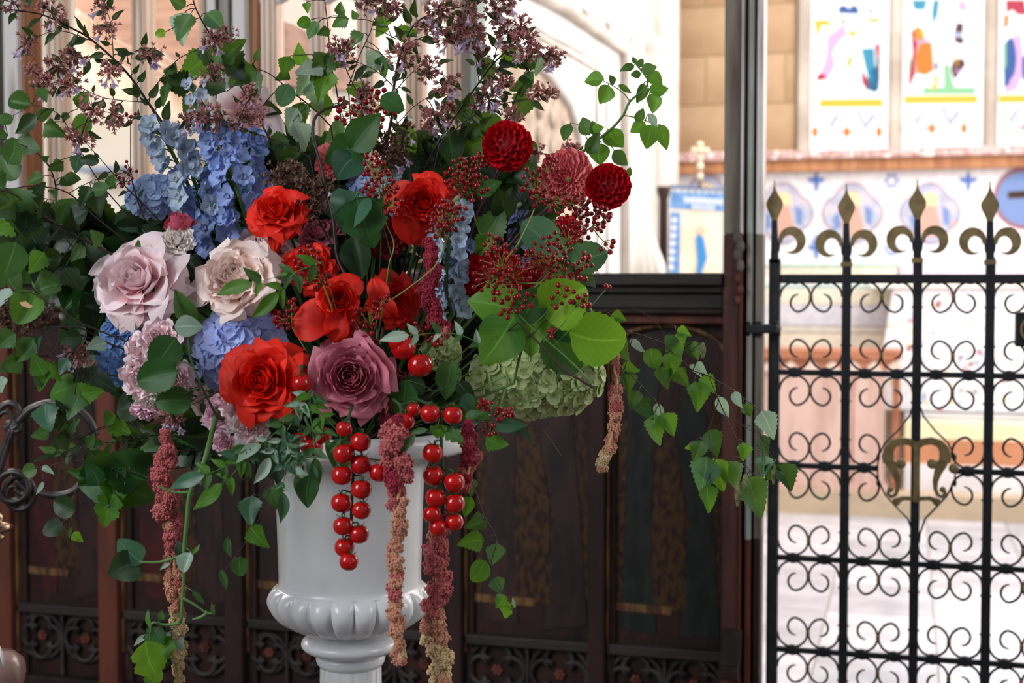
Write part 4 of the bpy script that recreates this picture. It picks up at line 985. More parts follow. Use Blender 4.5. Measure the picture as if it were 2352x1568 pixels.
def stem_back(parent, pos, face, L=0.0, r=0.0022, m='dgreen', to=None):
    mb = MB(); f = Vector(face).normalized(); to = to or CEN + Vector((random.uniform(-.03, .03), random.uniform(-0.02, .03), 0))
    mb.tube(polyline([pos, pos - f * 0.045, (pos - f * 0.06).lerp(to, 0.6) + Vector((0, 0.03, 0)), to], 4), r, 6)
    mb.build('stem', STM[m], parent)
def rose(label, x, y, rpx, d, face, style='hybrid', pm='red', ruf=0.03, roll=0.0, name='rose', group=None, sx=1.0, drop=0, seed=None, cat='rose'):
    if seed is not None: random.seed(seed)
    R = px2m(rpx, d) ; pos = P(x, y, d); fv = V(*face)
    rt_ = root(name, pos, label, cat, group)
    base = face_m(pos, fv, R, roll) @ Matrix.Diagonal((sx, 1, 1, 1))
    base = base @ Matrix.Translation((0, 0, 0.1))
    ms = rose_meshes(style, ruf)
    for li, (rho, n, wd, zt_, cu, pt) in enumerate(LAY[style]):
        off = random.uniform(0, 6.28)
        for k in range(n):
            a = off + 2 * pi * k / n + random.uniform(-0.12, 0.12)
            t = random.uniform(-0.07, 0.09) * (1 + rho)
            s_ = 1 + random.uniform(-0.07, 0.07)
            M = base @ Matrix.Rotation(a, 4, 'Z') @ Matrix.Rotation(t, 4, 'X') @ Matrix.Scale(s_, 4)
            inst('petal', random.choice(ms[li]), M, rt_, PM[pm])
    inst('sepals', SEPAL, base, rt_)
    stem_back(rt_, base @ Vector((0, 0, -0.5)), fv)
    return rt_, base
drp = MB(); drp.grid(lambda u, v: (u * 0.5 * (0.35 + 0.65 * min(1, v / 0.5)) * (1 if v < 0.55 else max(0.02, 1 - ((v - 0.55) / 0.46) ** 2.2) ** 0.7), v, 0.45 * u * u * (1 - 0.9 * v) - 0.25 * v * v - 0.25 * abs(u) ** 3 * v + 0.12 * sin(3 * v) + 0.03 * sin(9 * u) * v), 10, 9)
DROP = drp.mesh('petal', PM['red'], True, False)
def drop_petal(parent, x, y, size, ang, d, pm, wid=1.0, nz=(0, 0.3, 1)):
    dv = A(ang, 0.3); L = px2m(size, d); c = P(x, y, d)
    inst('petal', DROP, orient(c - dv.normalized() * L / 2, dv, V(*nz), (L * wid, L, L)), parent, PM[pm])

# ================================================================== DAHLIAS
def dpm(cup, tip, name='petal'):
    mb = MB()
    def f(u, v):
        w_ = 0.26 * (0.45 + 0.75 * sin(pi * min(1, v * 0.62)) ) * (1 if v < 0.72 else sqrt(max(0.01, 1 - ((v - 0.72) / 0.285) ** tip)))
        return (u * w_, v, cup * u * u * w_ * 2 + 0.10 * v * v)
    mb.grid(f, 6, 7); return mb.mesh(name, PM['dahl'], True, False)
DP = {'pom': dpm(0.75, 2.2), 'dec': dpm(0.35, 1.4)}
def dahlia(label, x, y, rpx, d, face, pm='dahl', kind='pom', n=92, sx=1.0, maxth=118, name='dahlia', eye=None):
    R = px2m(rpx, d); pos = P(x, y, d) - V(*face).normalized() * R * (-0.1); rt_ = root(name, pos, label, 'dahlia')
    base = face_m(pos, V(*face), R)
    base = base @ Matrix.Diagonal((sx, 1, 1, 1))
    for k in range(n):
        t = (k + 0.5) / n; th = radians(maxth) * t ** 0.55; ph = k * 2.39996
        ll = (0.30 + 0.30 * min(1, t * 2.2)) if kind == 'pom' else (0.22 + 0.58 * min(1, t * 1.5))
        dv = Vector((sin(th) * cos(ph), sin(th) * sin(ph), cos(th)))
        rad = Vector((cos(ph), sin(ph), 0))
        if kind == 'pom': b0 = dv * (1.0 - ll) * 0.92; flat = (1, 1, 0.78)
        else: b0 = dv * 0.16; flat = (1, 1, 0.62); 
        b0 = Vector((b0.x, b0.y, b0.z * flat[2])); dd = Vector((dv.x, dv.y, dv.z * flat[2])) + Vector((random.uniform(-.06, .06), random.uniform(-.06, .06), 0)) + rad * (0.55 if kind == 'pom' else 0.3) * max(0, cos(th))
        hint = Vector((0, 0, 1)) - rad * 0.25
        ws = (1.35 if kind == 'pom' else 0.9) * (0.62 + 0.5 * min(1, t * 2)); ll *= random.uniform(0.9, 1.12)
        inst('petal', DP[kind], base @ orient(b0, dd, hint, (ll * ws * (1.5 if kind == 'pom' else 1.0), ll, ll)), rt_, PM[pm])
    mb = MB(); mb.ball((0, 0, 0), 1, 16, 10); mb.v = [tuple(base @ (Vector(v) * (0.66 if kind == 'pom' else 0.30))) for v in mb.v]; mb.build('heart', PM[pm], rt_)
    if eye:
        mb = MB()
        for k in range(16): mb.ball(base @ Vector((0.07 * cos(k * 2.4) * sqrt(k / 16) , 0.07 * sin(k * 2.4) * sqrt(k / 16), 0.32 * (1 if kind == 'dec' else 1))), R * 0.03, 6, 4)
        mb.build('eye', STM['lime'], rt_)
    stem_back(rt_, pos, V(*face), r=0.0030, m='purple')
    return rt_
# ================================================================== HYDRANGEA
def floret_mesh(rnd):
    mb = MB()
    for k in range(4):
        M = Matrix.Rotation(k * pi / 2 + rnd.uniform(-0.1, 0.1), 4, 'Z') @ Matrix.Rotation(radians(rnd.uniform(-2, 10)), 4, 'X')
        s_ = rnd.uniform(0.9, 1.08)
        mb.grid(lambda u, v: (u * 0.60 * s_ * (0.2 + 0.8 * sin(pi * min(1, v * 0.7)) ) * (1 if v < 0.6 else sqrt(max(0.02, 1 - ((v - 0.6) / 0.42) ** 2))), v * s_, 0.08 * u * u + 0.07 * v * v + 0.02 * sin(7 * u)), 6, 6, M)
    mb.ball((0, 0, 0.03), 0.07, 6, 4)
    return mb.mesh('floret', PM['blue'], True, False)
FLO = [floret_mesh(random.Random(k)) for k in range(4)]
def hydrangea(label, x, y, rx, ry, d, face, pm, n, fr, depth=0.6, name='hydrangea_head', back=100):
    pos = P(x, y, d); rt_ = root(name, pos, label, 'hydrangea'); base = face_m(pos, V(*face), 1.0)
    RX, RY, F = px2m(rx, d), px2m(ry, d), px2m(fr, d)
    for k in range(n):
        t = (k + 0.5) / n; ct = 1 - t * (1 - cos(radians(back))); st = sqrt(max(0, 1 - ct * ct)); ph = k * 2.39996 + random.uniform(-.2, .2)
        j = random.uniform(0.90, 1.05)
        nrm = Vector((st * cos(ph), st * sin(ph), ct)); p = Vector((nrm.x * (RX - F * .6) * j, nrm.y * (RY - F * .6) * j, nrm.z * RX * depth * j))
        nn = nrm + Vector((random.uniform(-.16, .16), random.uniform(-.16, .16), 0.45))
        M = base @ face_loc(p, nn, F * random.uniform(0.85, 1.12), random.uniform(0, 1.6))
        inst('floret', random.choice(FLO), M, rt_, PM[pm])
    mb = MB()
    for k in range(26):
        a = k * 2.4; t = k / 26; nv = Vector((sin(t * 1.5) * cos(a) * RX * .75, sin(t * 1.5) * sin(a) * RY * .75, cos(t * 1.5) * RX * depth * .7))
        mb.tube([base @ Vector((0, 0, -RX * 0.5)), base @ nv], 0.0010, 4)
    mb.build('flower_stalks', STM['dgreen'], rt_)
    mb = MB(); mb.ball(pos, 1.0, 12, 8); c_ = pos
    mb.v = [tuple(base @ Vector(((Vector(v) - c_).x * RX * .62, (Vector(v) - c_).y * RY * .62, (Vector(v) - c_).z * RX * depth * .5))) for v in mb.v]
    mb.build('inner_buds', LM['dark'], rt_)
    stem_back(rt_, pos, V(*face), r=0.003)
    return rt_
def face_loc(p, n, s_, roll):
    z = Vector(n).normalized(); x = z.orthogonal().normalized(); y = z.cross(x)
    M = Matrix((x, y, z)).transposed().to_4x4() @ Matrix.Rotation(roll, 4, 'Z') @ Matrix.Scale(s_, 4); M.translation = p; return M
# ================================================================== DELPHINIUM
def delph_mesh(rnd):
    mb = MB()
    for k in range(5):
        M = Matrix.Rotation(k * 2 * pi / 5 + rnd.uniform(-.15, .15), 4, 'Z') @ Matrix.Rotation(radians(rnd.uniform(15, 40)), 4, 'X')
        mb.grid(lambda u, v: (u * 0.42 * (0.25 + 0.75 * sin(pi * min(1, v * 0.68))) * (1 if v < 0.62 else sqrt(max(0.02, 1 - ((v - 0.62) / 0.40) ** 2))), v, 0.18 * u * u * v - 0.05 * v * v + 0.05 * sin(4 * u + k)), 6, 6, M)
    for k in range(5):
        M = Matrix.Rotation(k * 2 * pi / 5 + 0.6, 4, 'Z') @ Matrix.Rotation(radians(45), 4, 'X')
        mb.grid(lambda u, v: (u * 0.16 * sin(pi * (0.15 + 0.8 * v)), v * 0.42, 0.1 * u * u), 2, 3, M)
    mb.tube([(0, 0, 0), (0, 0.1, -0.35), (0, 0.05, -0.75)], [0.10, 0.07, 0.03], 6)
    return mb.mesh('floret', PM['delph'], True, False)
DEL = [delph_mesh(random.Random(k + 40)) for k in range(3)]
bm_ = MB(); bm_.ball((0, 0, 0), 0.5, 8, 7, (0.8, 0.8, 1.25)); bm_.tube([(0, 0, -0.5), (0, 0.1, -1.0)], 0.08, 5); BUD = bm_.mesh('bud', PM['bud'], True, False)
def delphinium(label, pts, d, n, fr, wpx, pm='delph', buds=6, name='delphinium', side=1.0):
    L3 = path3(pts, d, d); rt_ = root(name, L3[0], label, 'delphinium')
    mb = MB(); N = len(L3)
    mb.tube([CEN, CEN.lerp(L3[0], .6)] + L3, [0.0028] * (N + 1) + [0.0014], 7)
    for k in range(n):
        t = k / n * 0.98 * (N - 1); i = min(int(t), N - 2); p = L3[i].lerp(L3[i + 1], t - i); a = random.uniform(-1, 1)
        sd = 1 if k % 2 else -1; w_ = px2m(wpx, d) * (1 - 0.35 * k / n)
        out = V(sd * random.uniform(0.3, 1.0), random.uniform(-.1, .35), random.uniform(0.1, 1.0)).normalized()
        q = p + out * w_; mb.tube([p, p.lerp(q, .6) + UPV * 0.003, q], 0.0008, 4)
        inst('floret', random.choice(DEL), face_m(q, out + V(random.uniform(-.3, .3), random.uniform(-.3, .2), .6), px2m(fr * random.uniform(.85, 1.15), d), random.uniform(0, 6)), rt_, PM[pm])
    for k in range(buds):
        i = N - 1 - (k * (N // 5)) // max(1, buds) ; p = L3[max(0, i)]; out = V(random.uniform(-1, 1), random.uniform(0, .8), random.uniform(0, .8)).normalized()
        q = p + out * px2m(wpx * 0.5, d); mb.tube([p, q], 0.0008, 4); inst('bud', BUD, face_m(q, out, px2m(fr * .62, d)), rt_)
    mb.build('stem', STM['green'], rt_); return rt_
# ================================================================== TOMATOES
tmb = MB(); tmb.lathe([(0.001, -0.90), (0.25, -0.885), (0.5, -0.80), (0.72, -0.66), (0.9, -0.42), (1.0, -0.08), (1.0, 0.15), (0.93, 0.42), (0.80, 0.64), (0.6, 0.80), (0.38, 0.88), (0.2, 0.87), (0.08, 0.80), (0.001, 0.79)], 28)
TOM = tmb.mesh('tomato', M_['tom'])
cmb = MB()
for k in range(5):
    a = 2 * pi * k / 5
    cmb.grid(lambda u, v: (u * 0.10 * (1 - v) ** .6 * (0.6 + v), v * 0.85, 0.0 + 0.45 * v * (v - 0.35) + 0.1 * v), 2, 6, Matrix.Translation((0, 0, 0.84)) @ Matrix.Rotation(a, 4, 'Z'))
CAL = cmb.mesh('calyx', LM['grn'], True, False)
def tomato(parent, x, y, rpx, d, up=(0, 1, 0.1), stemto=None, mb=None):
    pos = P(x, y, d); R = px2m(rpx, d); u = V(*up) + V(random.uniform(-.25, .25), 0, random.uniform(-.2, .3))
    M = face_m(pos, u, R, random.uniform(0, 6))
    t = inst('tomato', TOM, M, parent)
    inst('calyx', CAL, M, t)
    if stemto is not None and mb is not None: mb.tube(polyline([M @ Vector((0, 0, 0.8)), M @ Vector((0, 0, 1.25)), stemto], 4), 0.0011, 5)
    return pos
def truss(label, stem, toms, d, name='tomato_truss', group=None):
    L3 = path3(stem, d + 0.01, d + 0.01); rt_ = root(name, L3[0], label, 'tomatoes', group); mb = MB()
    mb.tube([CEN.lerp(L3[0], .5) + UPV * 0.05] + L3, 0.0021, 7)
    for x, y, r in toms:
        p = P(x, y - r * 1.3, d); q = L3[nearest(L3, p)]
        tomato(rt_, x, y, r, d + random.uniform(-0.006, 0.004), stemto=q, mb=mb)
    mb.build('stalk', STM['dgreen'], rt_); return rt_
# ================================================================== AMARANTH
def clump_mesh(seed):
    rnd = random.Random(seed); o = Vector((seed * 3.1, 1, 2)); mb = MB()
    for k in range(190):
        t = (k + .5) / 190; z = 1 - 2 * t; rr_ = sqrt(1 - z * z); c = Vector((rr_ * cos(k * 2.39996), rr_ * sin(k * 2.39996), z))
        q = 0.62 + 0.5 * noise.noise(c * 1.9 + o) + rnd.uniform(-0.06, 0.12)
        mb.ball(c * q, rnd.uniform(0.10, 0.17), 5, 3)
    mb.ball((0, 0, 0), 0.55, 8, 6)
    return mb.mesh('flower_clump', AM[0], False, False)
CLU = [clump_mesh(k) for k in range(5)]
def amaranth(label, pts, d, name='amaranth_tassel', hide=False):
    """pts: x, y, radius px, colour index"""
    L3 = path3([(p[0], p[1]) for p in pts], d, d, 6); rt_ = root(name, L3[0], label, 'amaranth'); mb = MB()
    mb.tube(([CEN.lerp(L3[0], .4) + UPV * 0.04] if hide else []) + L3, 0.0019, 7); mb.build('stem', STM['straw'], rt_)
    n = len(pts); 
    for i in range(n - 1):
        x0, y0, r0, c0 = pts[i]; x1, y1, r1, c1 = pts[i + 1]; L = sqrt((x1 - x0) ** 2 + (y1 - y0) ** 2); t = 0.0
        while t < 1:
            r = r0 + (r1 - r0) * t; cc = c0 + (c1 - c0) * t
            for q in range(2 if r > 20 else 1):
                rr_ = r * (random.uniform(0.5, 0.72) if r > 20 else random.uniform(0.75, 1.0)); jx = random.uniform(-1, 1) * (r - rr_ * 0.8)
                ci = max(0, min(3, int(cc + random.uniform(0.0, 1.0))))
                M = face_m(P(x0 + (x1 - x0) * t + jx, y0 + (y1 - y0) * t + random.uniform(-4, 4), d + random.uniform(-0.004, 0.012)), V(random.uniform(-1, 1), random.uniform(-1, 1), 1), px2m(rr_ * 1.14, d), random.uniform(0, 6))
                inst('flower_clump', random.choice(CLU), M, rt_, AM[ci])
            t += max(0.06, (r * 0.72) / L)
    return rt_
# ================================================================== BERRIES
bb_ = MB(); bb_.lathe([(0.001, -1.0), (0.4, -0.9), (0.75, -0.62), (0.97, -0.2), (0.97, 0.25), (0.75, 0.66), (0.4, 0.9), (0.18, 0.96), (0.14, 1.12), (0.001, 1.12)], 14); BER = bb_.mesh('berry', M_['berry'])
def berries(label, umbels, stem, d, name='berry_sprig', r=6.2, sm='lime', hide=True, leaves=()):
    L3 = path3(stem, d, d); rt_ = root(name, L3[0], label, 'berries'); mb = MB()
    mb.tube(([CEN.lerp(L3[0], .5)] if hide else []) + L3, px2m(1.8, d), 6)
    for (x, y, R, n) in umbels:
        c = P(x, y, d - 0.01); q = L3[nearest(L3, c)]
        hub = c.lerp(q, min(0.5, px2m(R, d) * 0.9 / max(1e-4, (q - c).length))) if (q - c).length > px2m(R * .6, d) else q
        mb.tube(polyline([q, q.lerp(hub, .5) - UPV * .002, hub], 3), px2m(1.3, d), 5)
        n = int(n * 1.35)
        for k in range(n):
            a = k * 2.4; rr_ = px2m(R * 0.86, d) * sqrt((k + .5) / n)
            p = c + V(cos(a) * rr_, sin(a) * rr_, random.uniform(-.012, .02)); dv = (p - hub).normalized()
            mb.tube(polyline([hub, hub.lerp(p, .5) + V(random.uniform(-.002, .002), .002, 0), p], 2), px2m(0.8, d), 4)
            inst('berry', BER, face_m(p, dv, px2m(r * random.uniform(.8, 1.15), d)), rt_)
    mb.build('stalk', STM[sm], rt_)
    return rt_
# ================================================================== ABELIA
def calyx_mesh(seed, n=34, droop=0.0):
    rnd = random.Random(seed); mb = MB()
    for k in range(n):
        th = rnd.uniform(0, pi); ph = rnd.uniform(0, 2 * pi)
        c = Vector((sin(th) * cos(ph), sin(th) * sin(ph) , cos(th))) * rnd.uniform(0.45, 0.95); c.y = c.y * 0.8
        ax = (c.normalized() + Vector((rnd.uniform(-.4, .4), rnd.uniform(-.4, .4), rnd.uniform(-.4, .4)))).normalized()
        mb.tube([Vector((0, 0, 0)), c * 0.75, c], 0.018, 4, False)
        B = face_loc(c, ax, 0.32, rnd.uniform(0, 6))
        for q in range(5):
            M = B @ Matrix.Rotation(q * 2 * pi / 5, 4, 'Z') @ Matrix.Rotation(radians(48), 4, 'X')
            mb.grid(lambda u, v: (u * 0.22 * sin(pi * (0.2 + 0.75 * v)), v, 0.1 * u * u), 2, 3, M)
    return mb.mesh('flower_cluster', PM['calyx'], True, False)
CX = [calyx_mesh(k) for k in range(5)]
def bell_mesh():
    mb = MB(); pr = [(0.06, 0), (0.09, 0.3), (0.13, 0.6), (0.26, 0.95)]
    mb.lathe([(r, z) for r, z in pr], 10, cap=False)
    for k in range(5):
        M = Matrix.Rotation(k * 2 * pi / 5, 4, 'Z') @ Matrix.Translation((0, 0.24, 0.93)) @ Matrix.Rotation(radians(40), 4, 'X')
        mb.grid(lambda u, v: (u * 0.17 * sqrt(max(0.02, 1 - v * v)), v * 0.3, 0), 4, 3, M)
    return mb.mesh('bell_flower', PM['lilac'], True, False)
BEL = bell_mesh()
def cluster(br, x, y, s=24, bells=1, pm='calyx', twig=True):
    d = br.depth_at(x, y) - 0.01; p = P(x, y, d)
    if twig:
        q = br.all[nearest(br.all, p)]
        if (q - p).length > 0.004:
            L3 = polyline([q, q.lerp(p, .5) + UPV * 0.004, p], 3); br.stem.tube(L3, px2m(1.3, d), 5); br.all += L3
            if (q - p).length > px2m(45, d): br.autoleaf('lance', max(2, int((q - p).length / px2m(20, d))), 30, ['abel'], .1, .85, 60, .25, L3)
    inst('flower_cluster', random.choice(CX), face_m(p, V(random.uniform(-.4, .4), random.uniform(-.3, .6), 1), px2m(s * 1.3, d), random.uniform(0, 6)), br.root, PM[pm])
    for k in range(bells):
        dv = V(random.uniform(-.7, .7), random.uniform(-1.2, -.3), random.uniform(0, .6)).normalized()
        inst('bell_flower', BEL, face_m(p + dv * px2m(s * .55, d), dv, px2m(23, d), 0), br.root)
# ================================================================== ROSES (data)
_, b = rose('largest blush pink rose, wide open, left of the blue hydrangea', 312, 636, 92, 1.90, (-0.15, 0.35, 1), 'hybrid', 'pink', 0.05, 0.4, sx=1.08, seed=5)
for q in ((262, 655, 100, 205, 1.93, 1.1), (292, 706, 96, 240, 1.90, 1.1), (378, 648, 100, -25, 1.92, 1.1), (345, 695, 95, -68, 1.91, 1.1), (375, 590, 90, 40, 1.94, 1.0)):
    drop_petal(_, q[0], q[1], q[2], q[3], q[4], 'pink', q[5])
_, b = rose('creamy blush rose with ruffled petals between the large pink rose and red roses', 535, 635, 84, 1.90, (-0.25, 0.35, 1), 'garden', 'cream', 0.07, 1.0, seed=8)
for q in ((470, 670, 90, 190, 1.93, .8), (530, 692, 80, 258, 1.91, 1.2), (582, 682, 80, -58, 1.92, 1.1), (600, 610, 85, 20, 1.93, 1.0)):
    drop_petal(_, q[0], q[1], q[2], q[3], q[4], 'cream', q[5])
_, b = rose('pale pink rose half hidden behind the creamy rose, below a red rose', 606, 565, 62, 1.99, (0.1, 0.8, 0.8), 'hybrid', 'pink', 0.06, 2.0, seed=9)
drop_petal(_, 640, 600, 90, -60, 2.0, 'pink', 1.0)
_, b = rose('scarlet rose with one hanging petal, above the creamy rose', 637, 480, 56, 1.93, (-0.1, 0.45, 1), 'hybrid', 'red', 0.03, 0.3, seed=10)
for q in ((600, 505, 66, 215, 1.95, 1.2), (655, 515, 60, 275, 1.94, 1.1), (634, 545, 60, 262, 1.96, 0.6), (675, 490, 60, -30, 1.95, 1.0)): drop_petal(_, q[0], q[1], q[2], q[3], q[4], 'red', q[5])
_, b = rose('scarlet rose with small red berries lying across its centre', 710, 608, 54, 1.93, (0.0, 0.3, 1), 'garden', 'red', 0.05, 1.4, seed=11)
for q in ((672, 610, 60, 200, 1.95, 1.1), (720, 650, 60, 270, 1.95, 1.3)): drop_petal(_, q[0], q[1], q[2], q[3], q[4], 'red', q[5])
_, b = rose('scarlet rose with two drooping outer petals, just above the mauve rose', 778, 688, 46, 1.87, (0.1, 0.1, 1), 'garden', 'red', 0.02, 0.2, seed=12)
for q in ((722, 738, 92, 170, 1.875, 1.15), (775, 750, 64, 250, 1.865, 1.0), (800, 735, 50, -60, 1.88, 1.0), (800, 660, 60, 40, 1.90, 1.2)): drop_petal(_, q[0], q[1], q[2], q[3], q[4], 'red', q[5])
_, b = rose('largest scarlet rose, wide open, below the blue hydrangea', 600, 872, 80, 1.84, (-0.15, 0.1, 1), 'hybrid', 'red', 0.04, 0.0, seed=13)
for q in ((560, 840, 92, 150, 1.86, 1.1), (648, 840, 104, 40, 1.87, 1.1), (650, 915, 90, -40, 1.86, 1.1), (580, 920, 80, 250, 1.86, 1.2), (545, 885, 80, 190, 1.86, 1.1)): drop_petal(_, q[0], q[1], q[2], q[3], q[4], 'red', q[5])
_, b = rose('dusky mauve rose facing the viewer with tightly quartered centre', 805, 866, 87, 1.84, (0.0, 0.12, 1), 'garden', 'mauve', 0.03, 0.0, seed=14)
for q in ((850, 905, 80, -45, 1.87, 1.1), (760, 860, 80, 175, 1.87, 1.1), (770, 812, 70, 130, 1.88, 1.1)): drop_petal(_, q[0], q[1], q[2], q[3], q[4], 'mauve', q[5])
rose('mauve rose turned sideways behind the bare stem, right of a scarlet rose', 735, 528, 50, 1.99, (-0.2, 0.9, 0.6), 'garden', 'mauve', 0.04, 0.0, seed=15)
rose('magenta pink rose bud above the largest blush rose', 412, 520, 50, 1.95, (-0.1, 0.95, 0.45), 'bud', 'magenta', 0.03, 0.0, seed=16)
_, b = rose('scarlet rose beside the pale delphinium, right of the lobed leaf', 972, 462, 54, 1.95, (0.05, 0.15, 1), 'garden', 'red', 0.04, 0.0, seed=17)
for q in ((925, 455, 76, 170, 1.98, 1.1), (950, 510, 90, 262, 1.97, 1.1), (1015, 450, 70, 10, 1.98, 1.1), (985, 425, 60, 90, 1.98, 1.2)): drop_petal(_, q[0], q[1], q[2], q[3], q[4], 'red', q[5])
_, b = rose('shaded scarlet rose partly covered by the crimson tassel, in the middle', 905, 690, 52, 1.97, (0.3, -0.1, 1), 'hybrid', 'red', 0.04, 0.0, seed=18)
drop_petal(_, 870, 672, 64, 110, 1.93, 'red', 0.8); drop_petal(_, 892, 705, 60, 120, 1.92, 'red', 0.6)
_, b = rose('pale pink rose up high behind the abelia flowers, above the delphiniums', 575, 262, 52, 2.10, (0.0, 0.6, 0.9), 'hybrid', 'cream', 0.06, 0.0, seed=19)
drop_petal(_, 606, 290, 84, -15, 2.08, 'pink', 1.1); drop_petal(_, 530, 230, 60, 140, 2.1, 'pink', 1.0); drop_petal(_, 590, 225, 60, 60, 2.1, 'pink', 1.0)
_, b = rose('scarlet rose fragment low behind the berries, left of the drooping scarlet rose', 628, 728, 34, 1.97, (-0.3, 0, 1), 'bud', 'red', 0.04, 0.0, seed=20)
_, b = rose('dark red rose in shade between the drooping scarlet and mauve roses', 795, 790, 36, 1.96, (0, 0.3, 1), 'hybrid', 'darkred', 0.04, 0.0, seed=21)
for k, (lb, x, y, r, fc, pm, dd) in enumerate((
    ('small ivory ruffled rose tucked against the top right of the largest blush rose', 405, 548, 38, (0.1, 0.5, 1), 'ivory', 1.93),
    ('small blush spray rose with pink eye under the largest blush rose', 362, 778, 44, (0, 0.2, 1), 'spray', 1.86),
    ('small blush spray rose touching the blue petals, left one of the upper pair', 316, 802, 36, (-0.4, 0, 1), 'spray', 1.88),
    ('small blush spray rose left of the round dark leaves, second row', 318, 868, 44, (-0.2, -0.2, 1), 'spray', 1.88),
    ('small blush spray rose mostly hidden under the round dark leaves', 400, 872, 42, (0.2, -0.2, 1), 'spray', 1.90),
    ('small ivory pink rose below the round dark leaves', 345, 918, 38, (-0.1, -0.5, 1), 'ivory', 1.89),
    ('small bright pink rose bud pointing down at the lower left', 328, 950, 30, (-0.2, -0.9, 0.6), 'spray2', 1.89),
    ('small lilac pink rose tucked under the left edge of the largest scarlet rose', 548, 938, 44, (-0.2, 0.0, 1), 'spray', 1.88),
    ('small ruffled pale pink rose under the largest scarlet rose', 578, 980, 40, (0.1, -0.1, 1), 'spray', 1.87),
    ('small dusky pink rose beside the thick green stem', 500, 948, 40, (-0.3, 0.1, 1), 'spray2', 1.92),
    ('lowest small lilac pink rose, left of the jasmine leaves', 512, 1018, 26, (-0.2, -0.2, 1), 'spray2', 1.89),
    ('small faded pink rose behind the thick green stem', 470, 925, 34, (-0.5, 0.1, 1), 'cream', 1.95))):
    rose(lb, x, y, r, dd, fc, 'spray', pm, 0.09, random.uniform(0, 6), name='spray_rose', seed=50 + k)

# ================================================================== DAHLIAS
dahlia('crimson pompon dahlia on its own, highest of the red dahlias', 1165, 337, 57, 1.97, (0.05, 0.05, 1))
dahlia('crimson pompon dahlia at the far right against the bright chancel', 1396, 428, 52, 1.97, (0.12, -0.1, 1), sx=1.0)
dahlia('coral pink dahlia between the two crimson pompon dahlias', 1298, 408, 70, 2.01, (0.25, -0.25, 1), 'coral', 'dec', 130, 0.95, 112, eye=1)
dahlia('crimson dahlia covered by berry stalks in the right centre', 1132, 636, 68, 1.98, (-0.1, 0.2, 1), 'dahl')
dahlia('half hidden crimson dahlia right of the berry covered one', 1243, 640, 50, 2.02, (0.2, 0.0, 1), 'dahl', 'dec', 90)
dahlia('maroon dahlia in deep shade under the lobed green leaf', 888, 545, 52, 2.05, (-0.2, 0.1, 1), 'maroon', 'dec', 90)
dahlia('coral dahlia seen from the side behind the big glossy leaves', 775, 372, 62, 2.10, (0.1, 0.7, 0.8), 'coral', 'dec', 90)
dahlia('small crimson dahlia behind the berries under the right pompon', 1302, 528, 34, 2.02, (0.2, 0.2, 1), 'dahl', 'dec', 60)
dahlia('small orange red dahlia peeping under the broad green leaves', 1165, 812, 34, 2.0, (-0.1, -0.6, 0.8), 'red', 'dec', 60)
# ================================================================== HYDRANGEAS
hydrangea('large mid blue hydrangea head between creamy rose and largest scarlet rose', 548, 800, 112, 112, 1.95, (-0.1, 0.15, 1), 'blue', 36, 47, 0.5)
hydrangea('pale blue hydrangea head with greenish centre at the upper left', 352, 452, 68, 55, 2.03, (-0.2, 0.4, 1), 'pblue', 60, 19, 0.6)
hydrangea('bright blue hydrangea head mostly hidden behind the spray roses', 272, 800, 55, 88, 1.97, (-0.3, 0.1, 1), 'dblue', 36, 28, 0.5)
hydrangea('pale blue hydrangea cluster deep behind the red roses, centre left', 470, 470, 60, 50, 2.10, (0, 0.3, 1), 'dblue', 30, 22, 0.5)
hydrangea('green cone hydrangea head hanging right of the urn rim', 1232, 868, 165, 98, 1.97, (0.15, -0.15, 1), 'green', 190, 21, 0.42)
hydrangea('small green hydrangea cluster beside the tomato pair', 1015, 810, 50, 42, 2.02, (0, 0, 1), 'green', 26, 20, 0.5)
hydrangea('washed out blue hydrangea head behind the mauve sideways rose', 850, 440, 60, 60, 2.10, (0, 0.2, 1), 'pblue', 40, 20, 0.5)
# ================================================================== DELPHINIUMS
delphinium('pale blue delphinium spike reaching up beside the dark abelia stem', [(480, 400), (470, 330), (455, 260), (440, 185)], 2.02, 13, 20, 22, 'delphp', 6)
delphinium('blue delphinium spike leaning right above the scarlet rose', [(570, 520), (540, 420), (515, 350), (495, 290)], 1.99, 18, 29, 40, 'delph', 2)
delphinium('pale blue delphinium spike at the left, over the round hydrangea', [(460, 480), (420, 400), (390, 340), (365, 300)], 2.01, 17, 28, 44, 'delphp', 5)
delphinium('deep blue delphinium spike low above the creamy rose', [(520, 580), (490, 510), (460, 450), (440, 400)], 2.02, 16, 31, 46, 'delph', 1)
delphinium('blue delphinium spike left of the scarlet rose, tallest of its neighbours', [(600, 480), (585, 410), (580, 340), (575, 300)], 2.05, 15, 26, 30, 'delph', 2)
delphinium('milky blue delphinium spike with green buds right of the red rose', [(1040, 720), (1025, 650), (1030, 570), (1040, 470)], 1.96, 18, 28, 34, 'delphp', 8)
delphinium('short violet blue delphinium hanging between dahlia and shaded rose', [(1060, 560), (1045, 620), (1040, 670), (1020, 700)], 1.99, 10, 24, 24, 'delph', 1)
delphinium('small white blue delphinium above the lobed leaf', [(860, 560), (880, 480), (890, 430), (900, 400)], 2.06, 10, 20, 26, 'delphp', 3)
delphinium('blue delphinium glimpsed between dark dahlia stems at the right', [(1180, 620), (1190, 560), (1190, 510), (1185, 480)], 2.08, 9, 22, 24, 'delph', 1)
